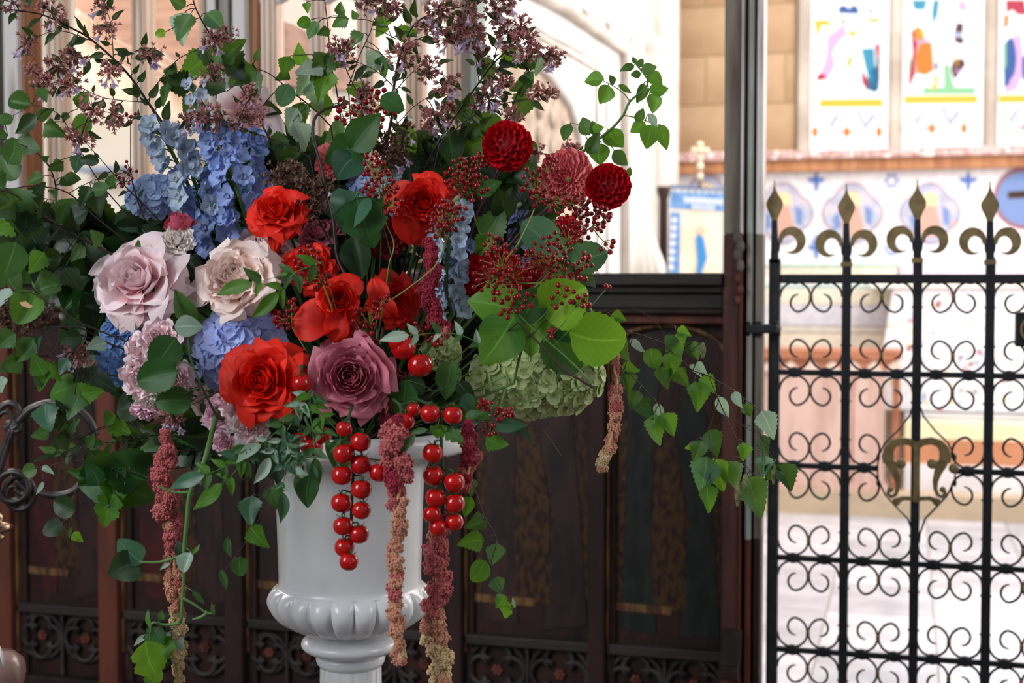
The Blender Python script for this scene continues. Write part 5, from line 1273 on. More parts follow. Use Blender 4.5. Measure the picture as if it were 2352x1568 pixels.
# ================================================================== TOMATOES
truss('long tomato truss hanging down the left front of the white urn', [(800, 960), (812, 1050), (808, 1150), (806, 1230), (800, 1280)],
      [(790, 985, 19), (828, 1015, 24), (789, 1042, 24), (828, 1067, 24), (785, 1092, 24), (870, 1086, 23), (830, 1124, 24), (784, 1155, 24), (830, 1172, 22), (788, 1208, 23), (825, 1227, 23), (791, 1257, 23), (801, 1290, 22)], 1.76)
truss('tomato truss hanging down the right front of the white urn', [(1012, 940), (1014, 1030), (1020, 1110), (1016, 1180)],
      [(988, 950, 23), (1040, 954, 23), (994, 1041, 24), (995, 1092, 24), (1044, 1108, 24), (1000, 1143, 23), (1045, 1156, 23), (992, 1181, 21), (1044, 1199, 21), (1006, 1212, 21)], 1.76)
truss('pair of large glossy tomatoes right of the mauve rose', [(905, 760), (935, 775), (945, 800)], [(915, 785, 24), (927, 800, 29), (965, 840, 29)], 1.86)
truss('single tomato between the largest scarlet rose and mauve rose', [(690, 840), (692, 852)], [(692, 881, 23)], 1.83)
truss('shaded tomatoes behind the crimson tassel at the urn rim', [(920, 930), (925, 980)], [(932, 968, 21), (934, 1008, 20), (950, 940, 16)], 1.80)
truss('shaded red tomatoes behind the jasmine leaves at urn shoulder', [(700, 960), (720, 1000)], [(716, 1026, 26), (690, 1012, 20), (742, 1000, 20)], 1.82)
# ================================================================== AMARANTH
amaranth('long amaranth tassel hanging at far left, rose fading to straw', [(382, 985, 12, 1), (380, 1030, 20, 1), (382, 1090, 32, 1), (380, 1150, 34, 1.2), (392, 1210, 32, 1.2), (398, 1260, 20, 1), (402, 1320, 24, 2), (404, 1380, 24, 1.6), (408, 1430, 20, 2.4), (410, 1500, 17, 2.8), (410, 1590, 12, 3)], 1.86)
amaranth('amaranth tassel hanging in front of the urn, crimson above and straw below', [(910, 960, 22, .4), (905, 1000, 36, .6), (912, 1060, 42, .5), (918, 1110, 32, .6), (912, 1160, 24, 1.6), (912, 1200, 26, 2), (908, 1260, 20, 2), (908, 1300, 20, 2), (906, 1350, 18, 1), (908, 1400, 19, 2.4), (912, 1450, 20, 2), (916, 1500, 21, 2.2), (918, 1520, 16, 2.5)], 1.74)
amaranth('thick amaranth tassel along the right edge of the urn', [(1075, 975, 16, 0), (1080, 1030, 28, .2), (1075, 1085, 26, .6), (1050, 1130, 22, .6), (1020, 1200, 20, .8), (1003, 1240, 30, 1.2), (1000, 1300, 38, .9), (1003, 1350, 36, .9), (990, 1390, 30, 1.2), (1000, 1440, 38, 2.2), (1010, 1490, 36, 2.4), (1015, 1540, 32, 2.6), (1020, 1590, 30, 2.8)], 1.79)
amaranth('slender straw coloured amaranth tassel hanging at the right by the birch twigs', [(1408, 800, 5, 1.5), (1412, 826, 15, 1.2), (1410, 850, 12, 1.3), (1416, 872, 10, 1.4), (1412, 905, 20, 1.6), (1414, 935, 17, 1.6), (1410, 965, 17, 1.7), (1405, 1000, 17, 1.8), (1395, 1035, 16, 2.3), (1384, 1070, 14, 2.8), (1378, 1085, 10, 3)], 1.93)
amaranth('crimson amaranth tassel in the shaded middle of the arrangement', [(985, 560, 14, 0), (990, 590, 22, 0), (998, 625, 18, 0), (975, 665, 26, 0), (990, 700, 26, 0), (1005, 740, 24, 0), (1030, 765, 16, .5)], 1.90)
amaranth('crimson amaranth deep below the mauve rose beside dark foliage', [(895, 850, 10, 0), (900, 890, 14, 0), (890, 930, 16, 0), (880, 970, 14, 0)], 1.90)
# ================================================================== BERRIES
berries('berry sprig over the lobed leaf, stalks forking downward', [(860, 385, 36, 12), (885, 425, 34, 11), (850, 440, 22, 6), (900, 470, 34, 9)], [(895, 600), (905, 560), (885, 510), (880, 470)], 1.93)
berries('berry sprig against the bare stem near the top centre', [(875, 235, 40, 14), (800, 255, 40, 12), (860, 285, 26, 7), (905, 250, 18, 4)], [(850, 420), (855, 340), (860, 280)], 2.02)
berries('berry sprig between the scarlet rose and highest crimson dahlia', [(1060, 400, 44, 16), (1090, 430, 40, 13), (1050, 430, 34, 9), (1105, 370, 26, 8)], [(1110, 560), (1090, 500), (1075, 450)], 1.98)
berries('berry sprig over the milky blue delphinium', [(1020, 500, 48, 16), (1045, 490, 34, 8), (1000, 530, 30, 7)], [(880, 700), (940, 660), (1000, 610), (1022, 560)], 1.89)
berries('berry sprig below the coral dahlia', [(1230, 420, 44, 12), (1265, 380, 26, 6), (1290, 470, 44, 14), (1240, 450, 30, 7), (1330, 470, 34, 9)], [(1190, 560), (1215, 510), (1235, 460)], 1.90)
berries('airy berry sprig reaching right in front of the bright chancel', [(1372, 488, 22, 7), (1395, 500, 12, 3), (1340, 520, 40, 12), (1300, 545, 44, 14), (1398, 568, 20, 4), (1380, 520, 16, 3)], [(1250, 640), (1280, 600), (1330, 545), (1360, 520)], 1.92)
berries('berry sprig spread over the covered crimson dahlia', [(1150, 600, 52, 14), (1180, 630, 50, 14), (1120, 640, 44, 10), (1165, 670, 40, 10), (1130, 560, 28, 7)], [(1310, 700), (1260, 655), (1200, 650), (1160, 640)], 1.86)
berries('berry sprig between the two shaded dahlias and glossy leaf', [(1250, 590, 52, 16), (1290, 620, 44, 12), (1215, 600, 36, 9), (1320, 650, 34, 9), (1345, 600, 24, 6)], [(1370, 740), (1340, 680), (1300, 640)], 1.91)
berries('berry sprig dangling over the broad bright green leaves', [(1290, 680, 36, 7), (1335, 690, 24, 5), (1395, 660, 8, 2), (1200, 690, 34, 7), (1165, 718, 18, 4), (1265, 765, 12, 3)], [(1360, 880), (1300, 820), (1230, 760), (1190, 720)], 1.84, sm='green')
berries('berries lying across the scarlet rose near the creamy rose', [(710, 600, 42, 16), (735, 640, 30, 8), (690, 640, 20, 5)], [(760, 700), (740, 650)], 1.85)
berries('small berry cluster beneath the creamy rose beside green jasmine leaves', [(650, 735, 26, 9), (670, 700, 22, 5)], [(700, 800), (670, 750)], 1.88)
berries('berry cluster between the drooping scarlet rose and shaded rose', [(850, 720, 34, 9), (830, 760, 34, 12), (845, 790, 24, 7), (880, 690, 18, 4)], [(860, 830), (850, 780)], 1.88)
berries('berry cluster beside the tomato pair stalk', [(960, 760, 26, 8), (1000, 780, 20, 5), (920, 870, 28, 8)], [(950, 900), (945, 840), (955, 790)], 1.90)
berries('small berry sprig hanging over the left side of the green hydrangea', [(1112, 932, 20, 7), (1150, 950, 18, 6), (1168, 945, 14, 5), (1125, 985, 22, 6)], [(1168, 860), (1160, 900), (1150, 930)], 1.86, sm='green')
berries('dark berry twig at the far left of the delphiniums', [(290, 400, 32, 9), (300, 270, 16, 3), (270, 420, 22, 5)], [(330, 500), (310, 440), (300, 400)], 2.0, r=4.5, sm='brown')

# ================================================================== ABELIA BRANCHES
def abelia(label, pts, clusters, d0=2.05, d1=2.05, r0=6, r1=2, n=24, size=32, twigs=(), i0=0.1, name='abelia_branch', hidden=True, pm='calyx'):
    br = Branch(name, label, 'branch', pts, d0, d1, r0, r1, 'purple', None, hidden)
    for t in twigs:
        L3 = br.twig(t, 2.4); br.autoleaf('lance', max(3, int(len(L3) * 0.9)), size * 0.9, ['abel', 'abel', 'dark'], .1, .95, 60, .3, L3)
    br.autoleaf('lance', n, size, ['abel', 'abel', 'dark'], i0, 1.0, 60, .35)
    for c in clusters: cluster(br, c[0], c[1], c[2] if len(c) > 2 else 24, c[3] if len(c) > 3 else 1, pm)
    br.done(); return br
abelia('long dark abelia branch arching to the upper left corner', [(470, 440), (415, 345), (375, 285), (340, 235), (290, 165), (215, 95), (165, 65), (90, 32), (-20, 18)],
       [(118, 30, 30, 1), (30, 8, 26, 0), (60, 100, 24, 2), (76, 165, 22, 0), (130, 155, 28, 1), (172, 128, 28, 2), (108, 195, 26, 2), (165, 195, 28, 3), (252, 165, 26, 2), (245, 65, 24, 1), (235, 15, 22, 1), (350, 122, 24, 3), (262, 270, 26, 0)],
       2.04, 1.96, 8, 3, 26, 36, twigs=[[(215, 95), (130, 70), (60, 100)], [(290, 165), (200, 130), (130, 155)], [(340, 238), (240, 225), (170, 195), (105, 195)], [(300, 180), (305, 120), (350, 118)], [(255, 130), (255, 60), (242, 10)], [(375, 285), (300, 270), (215, 250)]])
abelia('thin abelia twig with flowers over the left birch leaves', [(330, 470), (280, 420), (235, 370), (195, 325)], [(183, 315, 28, 2), (212, 252, 28, 0)], 2.0, 1.96, 3, 1.5, 7, 26)
abelia('slender abelia twig crossing up to a single flower cluster near the big birch leaf', [(400, 330), (343, 235), (375, 175), (415, 132), (470, 108), (500, 90)], [(492, 92, 28, 2), (520, 78, 22, 0), (490, 170, 24, 1)], 2.03, 2.0, 3, 1.5, 6, 24)
abelia('short abelia stem with brownish flowers in front of the high pale rose', [(710, 360), (640, 325), (570, 300), (510, 275), (470, 262)], [(470, 262, 30, 1), (505, 285, 24, 0), (575, 222, 26, 2), (560, 272, 26, 0), (595, 265, 22, 1), (425, 280, 20, 1)], 1.99, 1.97, 3, 2, 10, 26)
abelia('thickest abelia branch rising through the top centre', [(880, 360), (900, 270), (905, 200), (918, 130), (945, 65), (985, 35), (1060, 15)],
       [(880, 8, 30, 1), (905, 20, 22, 0), (840, 5, 24, 0), (930, 128, 34, 1), (1010, 22, 34, 2), (1060, 55, 34, 3), (1035, 88, 30, 4), (1085, 80, 30, 3), (1075, 20, 28, 1), (985, 160, 26, 0), (1030, 190, 28, 3), (1000, 265, 28, 2), (985, 62, 26, 1)],
       2.06, 2.0, 8, 3, 22, 36, twigs=[[(905, 200), (860, 160), (800, 135)], [(918, 130), (890, 60), (882, 10)], [(930, 100), (1000, 75), (1060, 60)], [(905, 215), (970, 150), (1030, 180)], [(890, 300), (950, 245), (1000, 215)]])
abelia('abelia branch fanning to the right above the highest dahlia', [(960, 420), (1000, 340), (1050, 260), (1100, 190), (1130, 150), (1170, 110), (1205, 80)],
       [(1165, 75, 30, 1), (1195, 60, 26, 0), (1190, 105, 30, 1), (1215, 90, 24, 0), (1120, 225, 32, 3), (1150, 185, 26, 1), (1085, 55, 24, 1), (1135, 15, 32, 1), (1170, 0, 26, 1), (1110, 120, 22, 1), (1180, 265, 22, 0)],
       2.07, 2.03, 6, 2.5, 24, 34, twigs=[[(1100, 190), (1090, 110), (1085, 60)], [(1050, 260), (1110, 240), (1160, 200)], [(1130, 150), (1150, 70), (1140, 20)]])
abelia('abelia side twig ending in two flower heads against the white arch', [(1010, 330), (1080, 270), (1150, 240), (1210, 228), (1250, 215)], [(1235, 210, 22, 0), (1262, 212, 20, 0), (1180, 262, 18, 0)], 2.04, 2.04, 3, 1.5, 12, 28)
abelia('abelia twig with the flower head furthest right at the top', [(1090, 240), (1150, 160), (1200, 130), (1245, 128)], [(1262, 130, 22, 2), (1280, 135, 18, 1), (1225, 118, 22, 0)], 2.05, 2.05, 3, 1.5, 10, 26)
abelia('abelia twig with flowers and bells left of the thick branch', [(900, 420), (880, 330), (850, 270), (800, 170), (782, 120)], [(780, 118, 26, 2), (800, 112, 22, 2), (838, 240, 28, 1), (832, 205, 22, 1)], 2.08, 2.05, 4, 2, 12, 30)
abelia('abelia twig with faded brown heads above the lobed leaf', [(900, 460), (900, 400), (890, 350), (880, 320)], [(890, 330, 28, 0), (920, 350, 26, 1), (860, 340, 26, 0), (900, 375, 24, 1), (845, 300, 26, 0), (930, 300, 22, 1)], 2.05, 2.05, 4, 2, 8, 28, pm='calyxb')
abelia('dense brown seed head spray between delphinium and scarlet rose', [(760, 560), (720, 480), (690, 430), (660, 400)], [(640, 395, 30, 1), (670, 420, 32, 0), (700, 425, 30, 0), (700, 460, 30, 0), (735, 450, 28, 0), (720, 480, 28, 0), (680, 400, 26, 1), (745, 420, 24, 1)], 1.96, 1.98, 4, 2, 5, 26, pm='calyxb')
abelia('small abelia twig with mauve bells over the left birch leaves, low', [(300, 820), (240, 815), (180, 810)], [(182, 815, 30, 3), (165, 800, 22, 2)], 1.97, 1.95, 3, 1.5, 5, 24)
abelia('brown seed head spray at the left edge near the yellowed birch leaf', [(160, 760), (90, 730), (20, 700)], [(15, 690, 34, 0), (10, 740, 34, 0), (70, 740, 30, 0), (40, 715, 30, 0), (100, 720, 24, 0)], 1.95, 1.9, 4, 2, 4, 26, pm='calyxb')
abelia('abelia flowers hanging below the ivory pink rose', [(500, 900), (450, 925), (395, 950)], [(385, 955, 22, 3), (410, 970, 16, 1), (410, 910, 16, 2)], 1.9, 1.88, 3, 1.5, 4, 24)
abelia('dark abelia shoots filling the gap right of the thick branch', [(1000, 430), (1010, 360), (1020, 300), (1010, 250)], [(985, 285, 22, 1), (1040, 255, 22, 0)], 2.09, 2.09, 4, 2, 22, 36, twigs=[[(1010, 370), (960, 340), (930, 310)], [(1015, 330), (1070, 310), (1100, 290)]])
abelia('short abelia twig behind the coral dahlia', [(1250, 420), (1290, 370), (1330, 345)], [(1320, 348, 20, 1), (1300, 335, 16, 0), (1240, 350, 16, 0)], 2.05, 2.05, 3, 1.5, 4, 20)

# ================================================================== BARE STEMS
def bare(label, pts, d0, d1, r0, r1, sm='purple', twigs=()):
    br = Branch('bare_stem', label, 'stem', pts, d0, d1, r0, r1, sm, None, True)
    for t in twigs: br.twig(t, r1)
    br.done()
bare('dark crooked bare stem curving in front of the sideways mauve rose', [(800, 640), (775, 590), (765, 500), (748, 430), (735, 370), (720, 320), (722, 275), (745, 252), (785, 240), (790, 222)], 1.93, 1.98, 10, 6)
bare('dark dahlia stem slanting left below the highest crimson dahlia', [(1060, 620), (1085, 520), (1110, 450), (1140, 390)], 1.99, 1.99, 8, 7)
bare('dark dahlia stem slanting below the coral dahlia', [(1120, 600), (1150, 540), (1190, 450), (1200, 430)], 1.99, 1.99, 8, 7)
bare('thick dark stem pointing to the right pompon dahlia', [(1150, 590), (1200, 530), (1260, 480), (1330, 460)], 1.97, 1.98, 10, 8)
bare('woody twig hanging from the green hydrangea, forked at its tip', [(1235, 975), (1268, 1015), (1292, 1052)], 1.95, 1.95, 3, 2.5, 'brown', [[(1268, 1015), (1285, 1013), (1300, 1017)]])
bare('pale brown cut stem lying across the green hydrangea', [(1190, 740), (1240, 790), (1290, 845), (1330, 870), (1364, 890)], 1.84, 1.84, 4, 7, 'brown')
# ================================================================== BIRCH AND OTHER LEAVES
G = 'birch'
def branch(label, pts, leaves, d0=2.05, d1=2.05, r0=4, r1=2, stem='brown', twigs=(), auto=None, name='birch_twig', cat='foliage', hidden=True, kind='birch', mats=None, tilt=0.45):
    br = Branch(name, label, cat, pts, d0, d1, r0, r1, stem, None, hidden)
    for t in twigs: br.twig(t, max(1.8, r1))
    for l in leaves:
        m = l[4] if len(l) > 4 else random.choice(mats or ['mid', 'mid', 'bright'])
        br.leaf(l[5] if len(l) > 5 else kind, l[0], l[1], l[2], l[3], m, tilt, wid=l[6] if len(l) > 6 else 1.0)
    if auto:
        for a in auto: br.autoleaf(*a)
    return br
# --- top left, against the bright lights
branch('birch twig with round leaves hanging at the upper left edge', [(300, 500), (230, 420), (170, 320), (135, 262), (75, 240)],
       [(48, 235, 50, 170, 'mid', 'round'), (124, 298, 56, -30, 'mid'), (190, 285, 54, 200, 'bright', 'round'), (14, 273, 34, 190, 'mid', 'round'), (60, 285, 66, 215, 'dark', 'lance', 1.3), (103, 262, 46, 30, 'mid', 'lance', 1.3), (4, 312, 26, 180, 'mid', 'round'), (190, 232, 44, 60, 'bright'), (97, 215, 34, -60, 'mid'), (150, 268, 22, 250, 'mid'), (132, 270, 18, 200, 'dark')],
       2.0, 1.9, 3, 1.5, twigs=[[(75, 240), (40, 260), (8, 275)]]).done()
branch('birch twig with pale backed leaves below the round leaved twig', [(160, 560), (130, 500), (128, 430), (112, 380), (80, 348), (30, 325), (-10, 318)],
       [(65, 332, 68, -25, 'mid'), (28, 350, 62, 60, 'mid', 'round'), (22, 378, 74, -60, 'mid', 'round'), (130, 380, 36, 210, 'mid'), (82, 410, 40, 200, 'mid'), (165, 412, 54, -12, 'mid', 'oval'), (180, 375, 46, 260, 'blue'), (205, 368, 46, 175, 'dark', 'oval', 0.8)], 1.98, 1.86, 4, 2, auto=[('birch', 4, 40, ['mid'], .1, .5)]).done()
branch('birch twig arching over the dark left foliage', [(215, 495), (185, 465), (150, 440), (110, 430), (60, 428), (0, 440)],
       [(200, 450, 52, 230, 'dark'), (228, 462, 64, -80, 'dark'), (232, 432, 50, 5, 'mid', 'oval'), (95, 480, 50, 140, 'dark'), (110, 500, 44, -70, 'dark'), (145, 490, 56, 60, 'mid', 'oval', .8), (255, 418, 36, 70, 'mid', 'oval')], 1.95, 1.9, 4, 2, twigs=[[(185, 407), (220, 412), (250, 417)], [(30, 448), (80, 450), (130, 462)]]).done()
branch('thicker birch branch running down into the shaded left side', [(330, 620), (210, 560), (140, 520), (90, 490), (40, 450), (-20, 430)],
       [(30, 480, 110, -70, 'mid', 'birch'), (12, 520, 80, 200, 'bright', 'birch'), (60, 520, 80, -100, 'dark', 'birch'), (24, 590, 80, -110, 'mid', 'round'), (20, 640, 64, -60, 'mid', 'round'), (105, 647, 60, -30, 'mid', 'round'), (85, 600, 60, 230, 'bright', 'birch'), (165, 640, 60, -60, 'dark'), (120, 590, 56, 180, 'dark')], 1.93, 1.84, 7, 3, auto=[('birch', 14, 56, ['dark', 'mid', 'dark'], .0, .9)]).done()
yl = branch('low left birch twig with large yellowed leaf marked brown', [(180, 740), (120, 700), (60, 670), (10, 690)], [(60, 700, 80, 250, 'bright', 'round'), (10, 680, 50, 240, 'pale'), (110, 660, 40, 20, 'mid'), (15, 780, 60, 210, 'mid')], 1.86, 1.83, 4, 2)
mb = MB(); mb.prism([P(x, y, 1.815) for x, y in ((44, 694), (60, 692), (76, 704), (66, 708), (50, 702))], FW * 0.0006); mb.build('brown_spot', STM['straw'], yl.root, False); yl.done()
branch('shaded birch twig with curled leaves beside the blue petals', [(240, 785), (190, 755), (140, 750), (80, 760), (0, 800)],
       [(225, 795, 46, 200, 'pale', 'birch'), (60, 800, 66, 230, 'mid'), (80, 800, 60, 60, 'blue'), (28, 840, 56, 200, 'mid'), (15, 775, 40, 190, 'mid'), (5, 880, 36, -90, 'pale'), (165, 780, 56, 180, 'dark')], 1.93, 1.86, 4, 2, twigs=[[(140, 750), (120, 810), (60, 818), (0, 822)], [(100, 820), (180, 822), (290, 820)]]).done()
branch('yellow green birch leaves low at the left above the iron scroll', [(330, 880), (250, 860), (180, 850), (110, 830)],
       [(90, 840, 56, 120, 'bright'), (98, 870, 52, -100, 'bright'), (120, 850, 50, -60, 'bright'), (150, 890, 76, 200, 'bright', 'round'), (200, 905, 66, 10, 'bright', 'birch'), (170, 930, 60, 250, 'mid'), (150, 840, 40, -120, 'blue'), (90, 880, 34, -50, 'mid', 'oval', .6), (195, 860, 60, 30, 'dark'), (235, 880, 60, -30, 'dark')], 1.92, 1.86, 4, 2).done()
branch('birch twig with one bright and one glossy leaf in front of the iron scroll', [(230, 1100), (180, 1010), (150, 960), (140, 930)],
       [(112, 955, 74, -70, 'blue', 'birch'), (130, 955, 60, -80, 'dark'), (95, 995, 40, 200, 'mid', 'birch'), (250, 960, 40, 130, 'bright'), (270, 985, 52, -20, 'bright', 'lobe'), (160, 985, 40, 250, 'mid')], 1.90, 1.85, 3, 2, auto=[('birch', 6, 44, ['mid', 'dark'], .0, .6)]).done()
branch('trailing birch twig with small hanging leaves in front of the dark panel, far left', [(330, 1040), (260, 1050), (200, 1090), (165, 1150), (160, 1210)],
       [(150, 1165, 56, 160, 'dark', 'round'), (125, 1210, 46, 210, 'dark', 'round'), (178, 1232, 30, -50, 'lime'), (162, 1222, 28, -100, 'mid', 'nar'), (70, 1080, 36, 190, 'mid', 'round'), (110, 1080, 34, -30, 'pale', 'lance'), (92, 1120, 34, 240, 'pale', 'nar')], 1.95, 1.88, 3, 1.5, twigs=[[(260, 1050), (160, 1060), (80, 1075)]], auto=[('birch', 4, 40, ['mid'], .0, .5)]).done()
branch('broad dark green leaves with bright tips left of the tall tassel', [(430, 1140), (380, 1115), (310, 1085), (250, 1070), (200, 1060)],
       [(240, 1095, 110, 200, 'grn', 'heart'), (290, 1080, 100, 150, 'grn', 'heart'), (250, 1165, 76, -110, 'bright', 'lobe'), (300, 1125, 90, -20, 'grn', 'heart'), (255, 1130, 70, -80, 'bright', 'lobe'), (330, 1060, 60, 20, 'dark', 'birch'), (215, 1090, 60, 120, 'grn')], 1.92, 1.88, 5, 3, 'dgreen').done()
branch('filmy small leaves hanging across the left panel under the scroll', [(350, 1000), (300, 1010), (220, 1020), (130, 1040)], [], 1.96, 1.92, 3, 1.5, 'dgreen', auto=[('lance', 26, 34, ['mid', 'dark', 'mid'], .0, 1.0)], twigs=[[(300, 1010), (260, 1040), (190, 1070)]]).done()
# --- thick green vine hanging down left
vn = branch('thick bright green stem hanging down beside the far left tassel with drooping leaves', [(500, 940, 1.92), (485, 1000, 1.87), (465, 1070, 1.84), (437, 1130, 1.84), (430, 1190, 1.84), (423, 1260, 1.84), (422, 1330, 1.84), (415, 1430, 1.84)],
       [(300, 1270, 72, 140, 'blue', 'heart'), (292, 1305, 70, 200, 'dark', 'heart'), (415, 1262, 40, 120, 'dark', 'oval'), (430, 1288, 44, -110, 'pale', 'round'), (448, 1262, 34, 45, 'bright', 'nar'), (378, 1300, 30, 210, 'pale', 'nar'), (358, 1460, 54, 250, 'blue', 'lobe'), (348, 1510, 92, -75, 'lime', 'lobe'), (375, 1490, 70, 240, 'bright', 'lobe'), (340, 1420, 40, 100, 'bright', 'nar'), (370, 1412, 26, 70, 'mid', 'oval'), (400, 1470, 52, -45, 'pale', 'lobe'), (325, 1470, 40, 220, 'pale', 'nar'), (455, 1372, 40, -50, 'mid', 'nar'), (488, 1400, 30, 100, 'mid', 'nar'), (350, 1545, 50, -60, 'bright', 'lobe')],
       1.84, 1.84, 13, 8, 'green', name='vine_stem', kind='lobe',
       twigs=[[(437, 1133), (400, 1130), (360, 1115)], [(425, 1280), (370, 1290), (320, 1290)], [(422, 1370), (450, 1390), (475, 1408)], [(475, 1408), (460, 1418), (442, 1422)], [(470, 1406), (486, 1408), (492, 1388)], [(415, 1430), (380, 1435), (350, 1430), (345, 1455)]]); vn.done()
# --- round dark leaves over the spray roses
branch('three round dark leaves lying over the spray roses', [(500, 960, 1.88), (465, 890, 1.80), (440, 830, 1.79), (430, 770, 1.79), (415, 735, 1.80)],
       [(380, 806, 84, 235, 'grn', 'round', 1.0), (366, 862, 96, 190, 'grn', 'round', .9), (405, 920, 76, 180, 'grn', 'round', .9), (425, 705, 84, 115, 'mid', 'oval', .8), (432, 750, 62, 0, 'pale', 'oval', 1.1)], 1.90, 1.84, 6, 4, 'dgreen', twigs=[[(465, 890), (440, 895), (425, 905)], [(445, 835), (420, 830), (405, 840)]], name='round_leaved_stem', tilt=0.25).done()
# --- top centre-left birch
branch('birch branch with broad glossy leaves above the pale high rose', [(620, 320), (560, 210), (520, 140), (480, 75), (450, 20), (440, -20)],
       [(420, 58, 72, 265, 'pale', 'birch'), (428, 60, 66, 250, 'mid', 'birch'), (492, 50, 56, -45, 'blue', 'oval', 1.1), (450, 148, 84, 220, 'bright', 'birch'), (480, 140, 86, -70, 'mid', 'birch'), (545, 150, 80, -60, 'dark', 'birch'), (560, 175, 70, 200, 'mid', 'birch'), (535, 120, 70, 40, 'mid', 'birch'), (410, 5, 40, 150, 'mid'), (370, 76, 22, 200, 'lime', 'round'), (590, 190, 60, -90, 'pale', 'birch'), (490, 200, 66, 160, 'dark', 'birch'), (410, 190, 70, 170, 'dark', 'birch'), (440, 240, 50, -120, 'mid'), (383, 215, 60, -95, 'mid', 'birch', .5), (395, 165, 40, 70, 'mid')], 2.05, 2.0, 5, 3).done()
branch('birch twig crossing right of the high pale rose', [(760, 290), (720, 250), (670, 210), (620, 170), (580, 155)],
       [(655, 215, 50, 250, 'blue', 'round'), (690, 262, 60, -90, 'mid', 'birch'), (672, 270, 54, 240, 'pale', 'birch'), (685, 310, 66, -70, 'pale', 'birch'), (620, 255, 46, -10, 'dark', 'birch'), (660, 350, 64, 10, 'mid', 'birch'), (640, 330, 56, 200, 'mid', 'birch'), (590, 125, 34, 70, 'mid', 'lance'), (585, 170, 50, -80, 'dark', 'nar')], 2.08, 2.06, 4, 2).done()
branch('cascade of light green birch leaves left of the top centre', [(780, 250), (770, 190), (758, 140), (755, 80), (748, 20), (745, -20)],
       [(735, 150, 70, 240, 'mid', 'birch'), (715, 165, 66, 200, 'pale', 'birch'), (745, 190, 70, -110, 'bright', 'birch'), (700, 190, 60, 240, 'pale', 'birch'), (725, 215, 60, -70, 'pale', 'birch'), (660, 150, 46, 250, 'bright', 'birch'), (650, 175, 36, 210, 'mid', 'birch'), (700, 50, 30, 200, 'bright', 'round'), (718, 68, 44, 230, 'blue', 'oval'), (745, 75, 30, 200, 'mid'), (783, 50, 42, 200, 'mid', 'birch'), (780, 22, 30, 80, 'mid', 'birch'), (705, 15, 24, -80, 'bright'), (740, 240, 60, 180, 'mid', 'birch'), (770, 300, 60, 220, 'mid', 'birch'), (690, 130, 50, 100, 'bright', 'birch'), (765, 140, 50, -20, 'grn', 'birch')], 2.1, 2.06, 4, 2).done()
branch('birch twig with pale leaves between the cascade and thick abelia branch', [(800, 200), (825, 130), (850, 75), (860, 40)],
       [(820, 92, 46, 220, 'blue', 'birch'), (815, 35, 22, 120, 'mid'), (885, 40, 44, 100, 'bright', 'birch'), (875, 68, 36, 240, 'bright', 'birch'), (935, 82, 50, 20, 'bright', 'birch'), (860, 140, 60, 250, 'pale', 'birch'), (865, 52, 22, 210, 'dark'), (822, 208, 54, -60, 'bright', 'birch'), (880, 150, 46, -90, 'blue', 'birch')], 2.1, 2.08, 3, 2).done()
branch('birch leaves hanging between the abelia twigs at the right of top', [(1130, 330), (1170, 260), (1195, 200), (1225, 150), (1240, 110)],
       [(1200, 195, 52, 200, 'mid', 'birch'), (1212, 185, 46, -70, 'blue', 'birch'), (1240, 145, 46, 250, 'pale', 'birch'), (1215, 150, 36, 200, 'mid', 'birch'), (1200, 240, 66, 250, 'mid', 'birch'), (1176, 130, 56, -60, 'bright', 'oval'), (1120, 160, 60, -80, 'mid', 'oval'), (1115, 290, 90, 250, 'mid', 'birch'), (1075, 320, 84, 200, 'bright', 'birch'), (1130, 310, 70, 60, 'bright', 'birch'), (1225, 345, 50, -70, 'grn', 'lance')], 2.12, 2.06, 4, 2).done()
branch('large bright leaves behind the scarlet rose, under the abelia', [(1000, 500), (1020, 420), (1040, 350), (1060, 300)],
       [(990, 345, 80, 240, 'abel', 'oval'), (1035, 340, 84, -80, 'mid', 'birch'), (1085, 330, 74, 190, 'bright', 'birch'), (935, 320, 66, -60, 'bright', 'oval'), (985, 410, 60, 180, 'grn', 'birch'), (1010, 410, 70, -30, 'grn', 'birch')], 2.10, 2.08, 4, 2, auto=[('birch', 8, 60, ['mid', 'dark'])]).done()
